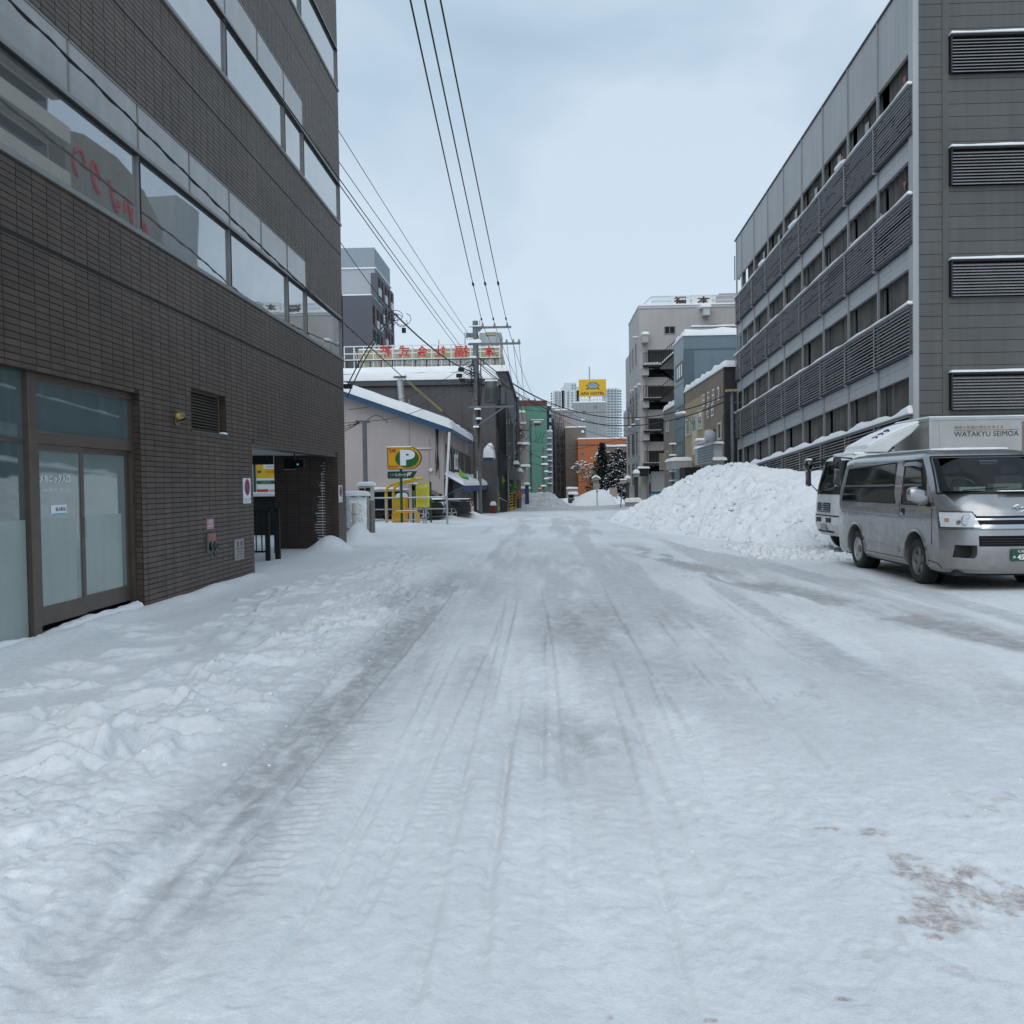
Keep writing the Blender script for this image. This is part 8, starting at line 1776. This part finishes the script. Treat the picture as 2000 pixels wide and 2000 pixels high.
for i in range(3): MB().box(x0 + .1, x1, 154.97, 154.999, z - 1.0 - 3 * i, z - .92 - 3 * i).build('band', 'brown_band', o6)
a = at(1172, 872, 138); b = at(1228, 945, 138); sh = thing('dark_roof_house', 'dark reddish house with a thick snowy overhanging roof behind the conifers', 'house', ((a.x + b.x) / 2, 138, gz(138)))
xs1, xs2 = X_(1180, 138), X_(1228, 138); MB().box(xs1, xs2, 138, 146, gz(138) - 1, Z_(884, 138, 1190)).build('wall', 'brown_band', sh); MB().prism([(X_(1167, 138), Z_(891, 138, 1170)), (X_(1180, 138), Z_(873, 138, 1180)), (xs2, Z_(873, 138, 1200)), (xs2, Z_(884, 138, 1200)), (X_(1181, 138), Z_(884, 138, 1180))], 'y', 136.8, 146).build('roof', 'far_brown', sh)
MB().snow(X_(1179, 138), xs2, 136.7, 146, Z_(873, 138, 1190), .32, step=.5).build('snow_cover', 'snow', sh, smooth=True, kind='stuff'); MB().snow(X_(1167, 138), X_(1180, 138), 136.7, 146, lambda x, y: np.interp(x, [X_(1167, 138), X_(1180, 138)], [Z_(891, 138, 1170), Z_(873, 138, 1180)]), .3, step=.3).build('snow_cover', 'snow', sh, smooth=True, kind='stuff')

# trees
def conifer(px, pyt, Y, wd, label, n=900, base=None, sn=.5, seed=1):
    r_ = random.Random(seed); a = at(px, pyt, Y); z0 = gz(Y); H = a.z - z0; t_ = thing('conifer_tree', label, 'tree', (a.x, Y, z0), None)
    MB().tube([(a.x, Y, z0), (a.x + .1, Y, z0 + H * .5), (a.x, Y, a.z - .3)], .22, 8, r2=.04).build('trunk', 'bark', t_)
    cr_ = MB(); sw = MB(); br_ = MB(); k = 0
    nb_ = int(n / 14)
    for i in range(nb_):
        f_ = (i + r_.random()) / nb_; zb_ = z0 + H * (.10 + .90 * f_); L_ = wd * 1.25 * (1 - f_ * .93) * r_.uniform(.65, 1.15); az = i * 2.4 + r_.uniform(-.4, .4); d_ = Vector((math.cos(az), math.sin(az), 0)); p0 = Vector((a.x, Y, zb_)); p1 = p0 + d_ * L_ + Vector((0, 0, -.18 * L_ + .1))
        br_.tube([p0, p1], .035, 4, r2=.01)
        for j in range(14):
            s_ = .15 + .85 * r_.random(); q_ = p0.lerp(p1, s_); w2 = .32 * (1.1 - s_ * .5); q_ = q_ + Vector((r_.uniform(-1, 1), r_.uniform(-1, 1), r_.uniform(-.5, .3))) * .22
            u = Vector((r_.uniform(-1, 1), r_.uniform(-1, 1), r_.uniform(-.5, .2))).normalized() * w2; v = u.cross(Vector((0, 0, 1))).normalized() * w2 * .55 + Vector((0, 0, r_.uniform(-.12, .05)))
            cr_.add([q_ - u, q_ + v, q_ + u, q_ - v], [(0, 1, 2, 3)]); cr_.add([q_ - u * .7 + Vector((0, 0, -.16)), q_ + v * .3, q_ + u * .9 + Vector((0, 0, -.1))], [(0, 1, 2)])
            if r_.random() < sn: hh = Vector((0, 0, .05)); cz__ = Vector((0, 0, .13)); sw.add([q_ - u * .75 + hh, q_ + v * .7 + hh, q_ + u * .75 + hh, q_ - v * .7 + hh, q_ + cz__], [(0, 1, 4), (1, 2, 4), (2, 3, 4), (3, 0, 4)])
    br_.build('branches', 'bark', t_); cr_.build('crown', 'needle', t_); sw.build('snow_cover', 'snow', t_, smooth=True, kind='stuff')
    return t_
conifer(1176, 866, 134, 2.3, 'left conifer, dark with little snow, in front of the orange building', 1500, sn=.06, seed=3)
conifer(1208, 877, 128, 2.7, 'right conifer thickly covered in snow next to the white building', 2600, sn=.5, seed=4)
conifer(1196, 900, 131, 2.2, 'middle conifer standing behind the thick snowy one', 1500, sn=.35, seed=8)
def bare(px, pyt, Y, label, seed):
    r_ = random.Random(seed); a = at(px, pyt, Y); z0 = gz(Y); t_ = thing('bare_tree', label, 'tree', (a.x, Y, z0)); mb = MB(); sw = MB()
    MB().tube([(a.x, Y, z0), (a.x, Y, z0 + (a.z - z0) * .5)], .15, 7, r2=.08).build('trunk', 'bark', t_)
    def go(p, d, L_, r, k):
        q_ = p + d * L_; mb.tube([p, p.lerp(q_, .5) + Vector((r_.uniform(-.05, .05),) * 3) * L_, q_], r, 4, r2=r * .6)
        if k > 2 and r_.random() < .035: sw.snow(q_.x - .14, q_.x + .14, q_.y - .1, q_.y + .1, q_.z, .08, step=.1)
        if k < 6:
            for i in range(3 if k < 4 else 2): nd = (d + Vector((r_.uniform(-1, 1), r_.uniform(-1, 1), r_.uniform(-.35, .6))) * .8).normalized(); go(q_, nd, L_ * .74, r * .62, k + 1)
    for i in range(4): go(Vector((a.x, Y, z0 + (a.z - z0) * (.25 + .1 * i))), Vector((r_.uniform(-.8, .8), r_.uniform(-.8, .8), 1)).normalized(), (a.z - z0) * .2, .07, 0)
    mb.build('branches', 'twig', t_); sw.build('snow_cover', 'snow', t_, smooth=True, kind='stuff')
bare(1158, 893, 136, 'bare twiggy tree with brown branches before the orange building', 5); bare(1146, 915, 139, 'smaller bare shrub-like tree left of the conifers', 6)
bx_ = at(1162, 930, 126); nbx = thing('wooden_notice_shelter', 'weathered notice shelter with a snowy pitched roof behind the far snow heap', 'shelter', (bx_.x, 126, gz(126))); a = at(1158, 937, 126); b = at(1170, 958, 126)
MB().box(a.x, b.x, 126, 126.5, b.z - 1, a.z).build('panel', 'khaki', nbx); MB().prism([(a.x - .2, a.z - .1), ((a.x + b.x) / 2, a.z + .5), (b.x + .2, a.z + .1), (b.x + .2, a.z), (a.x - .2, a.z - .2)], 'y', 125.8, 126.7).build('roof', 'khaki', nbx); MB().snow(a.x - .1, b.x + .2, 125.8, 126.7, lambda x, y: a.z + .45 - abs(x - (a.x + b.x) / 2) * .6, .22, step=.12).build('snow_cover', 'snow', nbx, smooth=True, kind='stuff')

# street-end heaps of snow
def heap(name, label, outline, Y, depth, m_, seed, rough=.3):
    """outline: list of (px, py) top silhouette, left to right, standing at distance Y"""
    pts = [at(px, py, Y) for px, py in outline]; xs_ = [p.x for p in pts]; zs_ = [p.z for p in pts]; g0 = gz(Y) - .15
    x = np.linspace(xs_[0] - .3, xs_[-1] + .3, 120); y = np.linspace(Y - depth, Y + depth, 60); XX, YY = np.meshgrid(x, y)
    top = np.interp(XX, xs_, zs_, left=g0, right=g0); k = np.clip(1 - np.abs((YY - Y) / depth), 0, 1); Z = g0 + (top - g0) * (1 - (1 - k) ** 1.8)
    hgt = Z - g0; Z = Z + np.minimum(hgt, .6) * rough * (np.abs(fbm(XX * 1.4 + seed, YY * 1.2, 5, seed % 8, .6)) * 1.4 - .35)
    mb = MB(); W = 120; mb.add(list(zip(XX.ravel().tolist(), YY.ravel().tolist(), Z.ravel().tolist())), [(j * W + i, j * W + i + 1, (j + 1) * W + i + 1, (j + 1) * W + i) for j in range(59) for i in range(W - 1)])
    return mb.build(name, m_, None, smooth=True, loc=((xs_[0] + xs_[-1]) / 2, Y, g0), label=label, cat='snow pile', angle=80)
heap('snow_pile', 'dirty gray snow heap across the street end below the green building', [(1016, 988), (1020, 967), (1034, 964), (1050, 966), (1066, 963), (1078, 965), (1092, 973), (1105, 982), (1117, 990)], 112, 5, 'snow_dirty', 2, .5)
heap('snow_pile', 'clean white snow heap at the street end holding the triangular road sign', [(1112, 990), (1122, 975), (1136, 966), (1152, 959), (1166, 956), (1182, 957), (1194, 966), (1203, 984), (1210, 990)], 112, 5, 'snow', 3, .12)
heap('snow_pile', 'long low snow ridge running before the orange building', [(1080, 985), (1096, 974), (1120, 971), (1180, 962), (1192, 953), (1199, 954), (1204, 966), (1222, 979), (1240, 986)], 124, 3, 'snow', 5, .15)
a = at(1191, 951, 122); b = at(1204, 978, 122); mb = MB().box(a.x, b.x + .1, 122, 122.5, gz(122) - .3, a.z - .1).build('garden_wall', 'far_pink', None, loc=(a.x, 122, gz(122)), label='pale wall stub at the right of the white snow heap', cat='wall')
# road signs at the end
a = at(1166, 951, 106); ty = thing('triangular_road_sign', 'back of a triangular road sign on a thin post in the white snow heap', 'road sign', (a.x, 106, gz(106)))
MB().tube([(a.x, 106, gz(106)), (a.x, 106, a.z)], .045, 7).build('post', 'steel_pole', ty, smooth=True); MB().prism([(a.x - .42, a.z + .33), (a.x + .42, a.z + .33), (a.x, a.z - .35)], 'y', 105.9, 105.94).build('plate', 'cool_wall', ty); MB().lathe([(.14, 0), (.14, .03)], (a.x, 105.9, a.z - .5), 'y', 14).build('round_plate', 'cool_wall', ty)
a = at(1054, 953.5, 130); ne = thing('no_entry_sign', 'red no entry sign with a white bar beside the third pole', 'road sign', (a.x, 130, gz(130))); MB().tube([(a.x, 130, gz(130)), (a.x, 130, a.z)], .05, 7).build('post', 'steel_pole', ne, smooth=True); MB().prism([(a.x + .32 * math.cos(t_), a.z + .32 * math.sin(t_)) for t_ in lin(0, 2 * math.pi, 24)[:-1]], 'y', 129.9, 129.94).build('disc', 'red', ne); MB().box(a.x - .24, a.x + .24, 129.88, 129.899, a.z - .06, a.z + .06).build('bar', 'white_print', ne)
a = at(1029, 948, 108); hy = thing('snow_capped_booth', 'small dark blue booth with a rounded snow cap left of the third pole', 'booth', (a.x, 108, gz(108))); MB().box(a.x - .22, a.x + .22, 108, 108.5, gz(108), a.z).build('booth', 'blue_dark', hy); MB().box(a.x - .3, a.x + .3, 107.9, 108.6, a.z, a.z + .1).build('roof', 'cool_wall', hy); MB().snow(a.x - .32, a.x + .32, 107.9, 108.6, a.z + .1, .25, step=.08).build('snow_cover', 'snow', hy, smooth=True, kind='stuff')
a = at(1115, 972, 116); dcar = thing('snowed_in_car', 'dark car front poking out between the two street end snow heaps', 'car', (a.x, 116, gz(116))); MB().box(a.x - .35, a.x + .5, 116, 118.5, gz(116) + .25, gz(116) + .95).build('body', 'car_black', dcar, bevel=.15); MB().box(a.x - .25, a.x + .4, 116.8, 118.3, gz(116) + .95, gz(116) + 1.4).build('cabin', 'glass_dark', dcar, bevel=.1); MB().snow(a.x - .3, a.x + .9, 115.8, 118.5, gz(116) + 1.35, .3, step=.15).build('snow_cover', 'snow', dcar, smooth=True, kind='stuff')
# backdrop blocks closing the gaps far away
for px0, px1_, pyt, Y, m_, lab in ((1225, 1262, 800, 210, 'far_gray', 'distant gray block hidden behind the white building'), (940, 1010, 840, 190, 'far_gray', 'distant gray block behind the green building')): block('distant_block', lab, 'building', px0, px1_, pyt, Y, 10, m_, snow=.3)
# blocks standing behind the garage; from the street they show as reflections in the ribbon windows
rb1 = thing('balcony_block', 'beige balcony block standing behind the garage, mirrored in the first ribbon window', 'apartment block', (32, 64, 0))
MB().box(26, 40, 58, 70.5, 0, 33).build('wall', 'cream', rb1)
for i in range(9):
    MB().box(24.6, 25.99, 58, 71, 4.5 + i * 3.3, 5.7 + i * 3.3).build('balcony', 'cream', rb1); MB().box(25.97, 25.995, 58.2, 70.3, 5.8 + i * 3.3, 7.6 + i * 3.3).build('window_strip', 'glass_dark', rb1)
rb2 = thing('signboard_block', 'dark olive block with a red lettered wall behind the garage, mirrored in the ribbon windows', 'building', (32, 80, 0))
MB().prism([(73, 0), (92, 0), (92, 27), (88, 29.4), (82, 30.4), (76, 30.2), (73, 29.5)], 'x', 26, 36).build('wall', 'khaki', rb2)
for k_, (yy, zz) in enumerate(((75, 27.6), (78, 27.4), (81, 26.8), (84, 26.0), (87, 25.2))):
    MB().tube([(25.9, yy + .9 * math.cos(t_ + k_), zz + 1.1 * math.sin(t_ * (1 + .2 * k_))) for t_ in lin(0, 4.4, 14)], .16, 6).build('red_stroke', 'red', rb2)
rb3 = thing('slate_office_block', 'gray office block far behind the garage, mirrored in the second ribbon window', 'building', (30, 98, 0))
MB().box(26, 34, 95, 101, 0, 31).build('wall', 'far_gray', rb3)
for o in COL.objects:
    for k in ('_x0', '_x1', '_z', 'kind_tmp'):
        if k in o: del o[k]
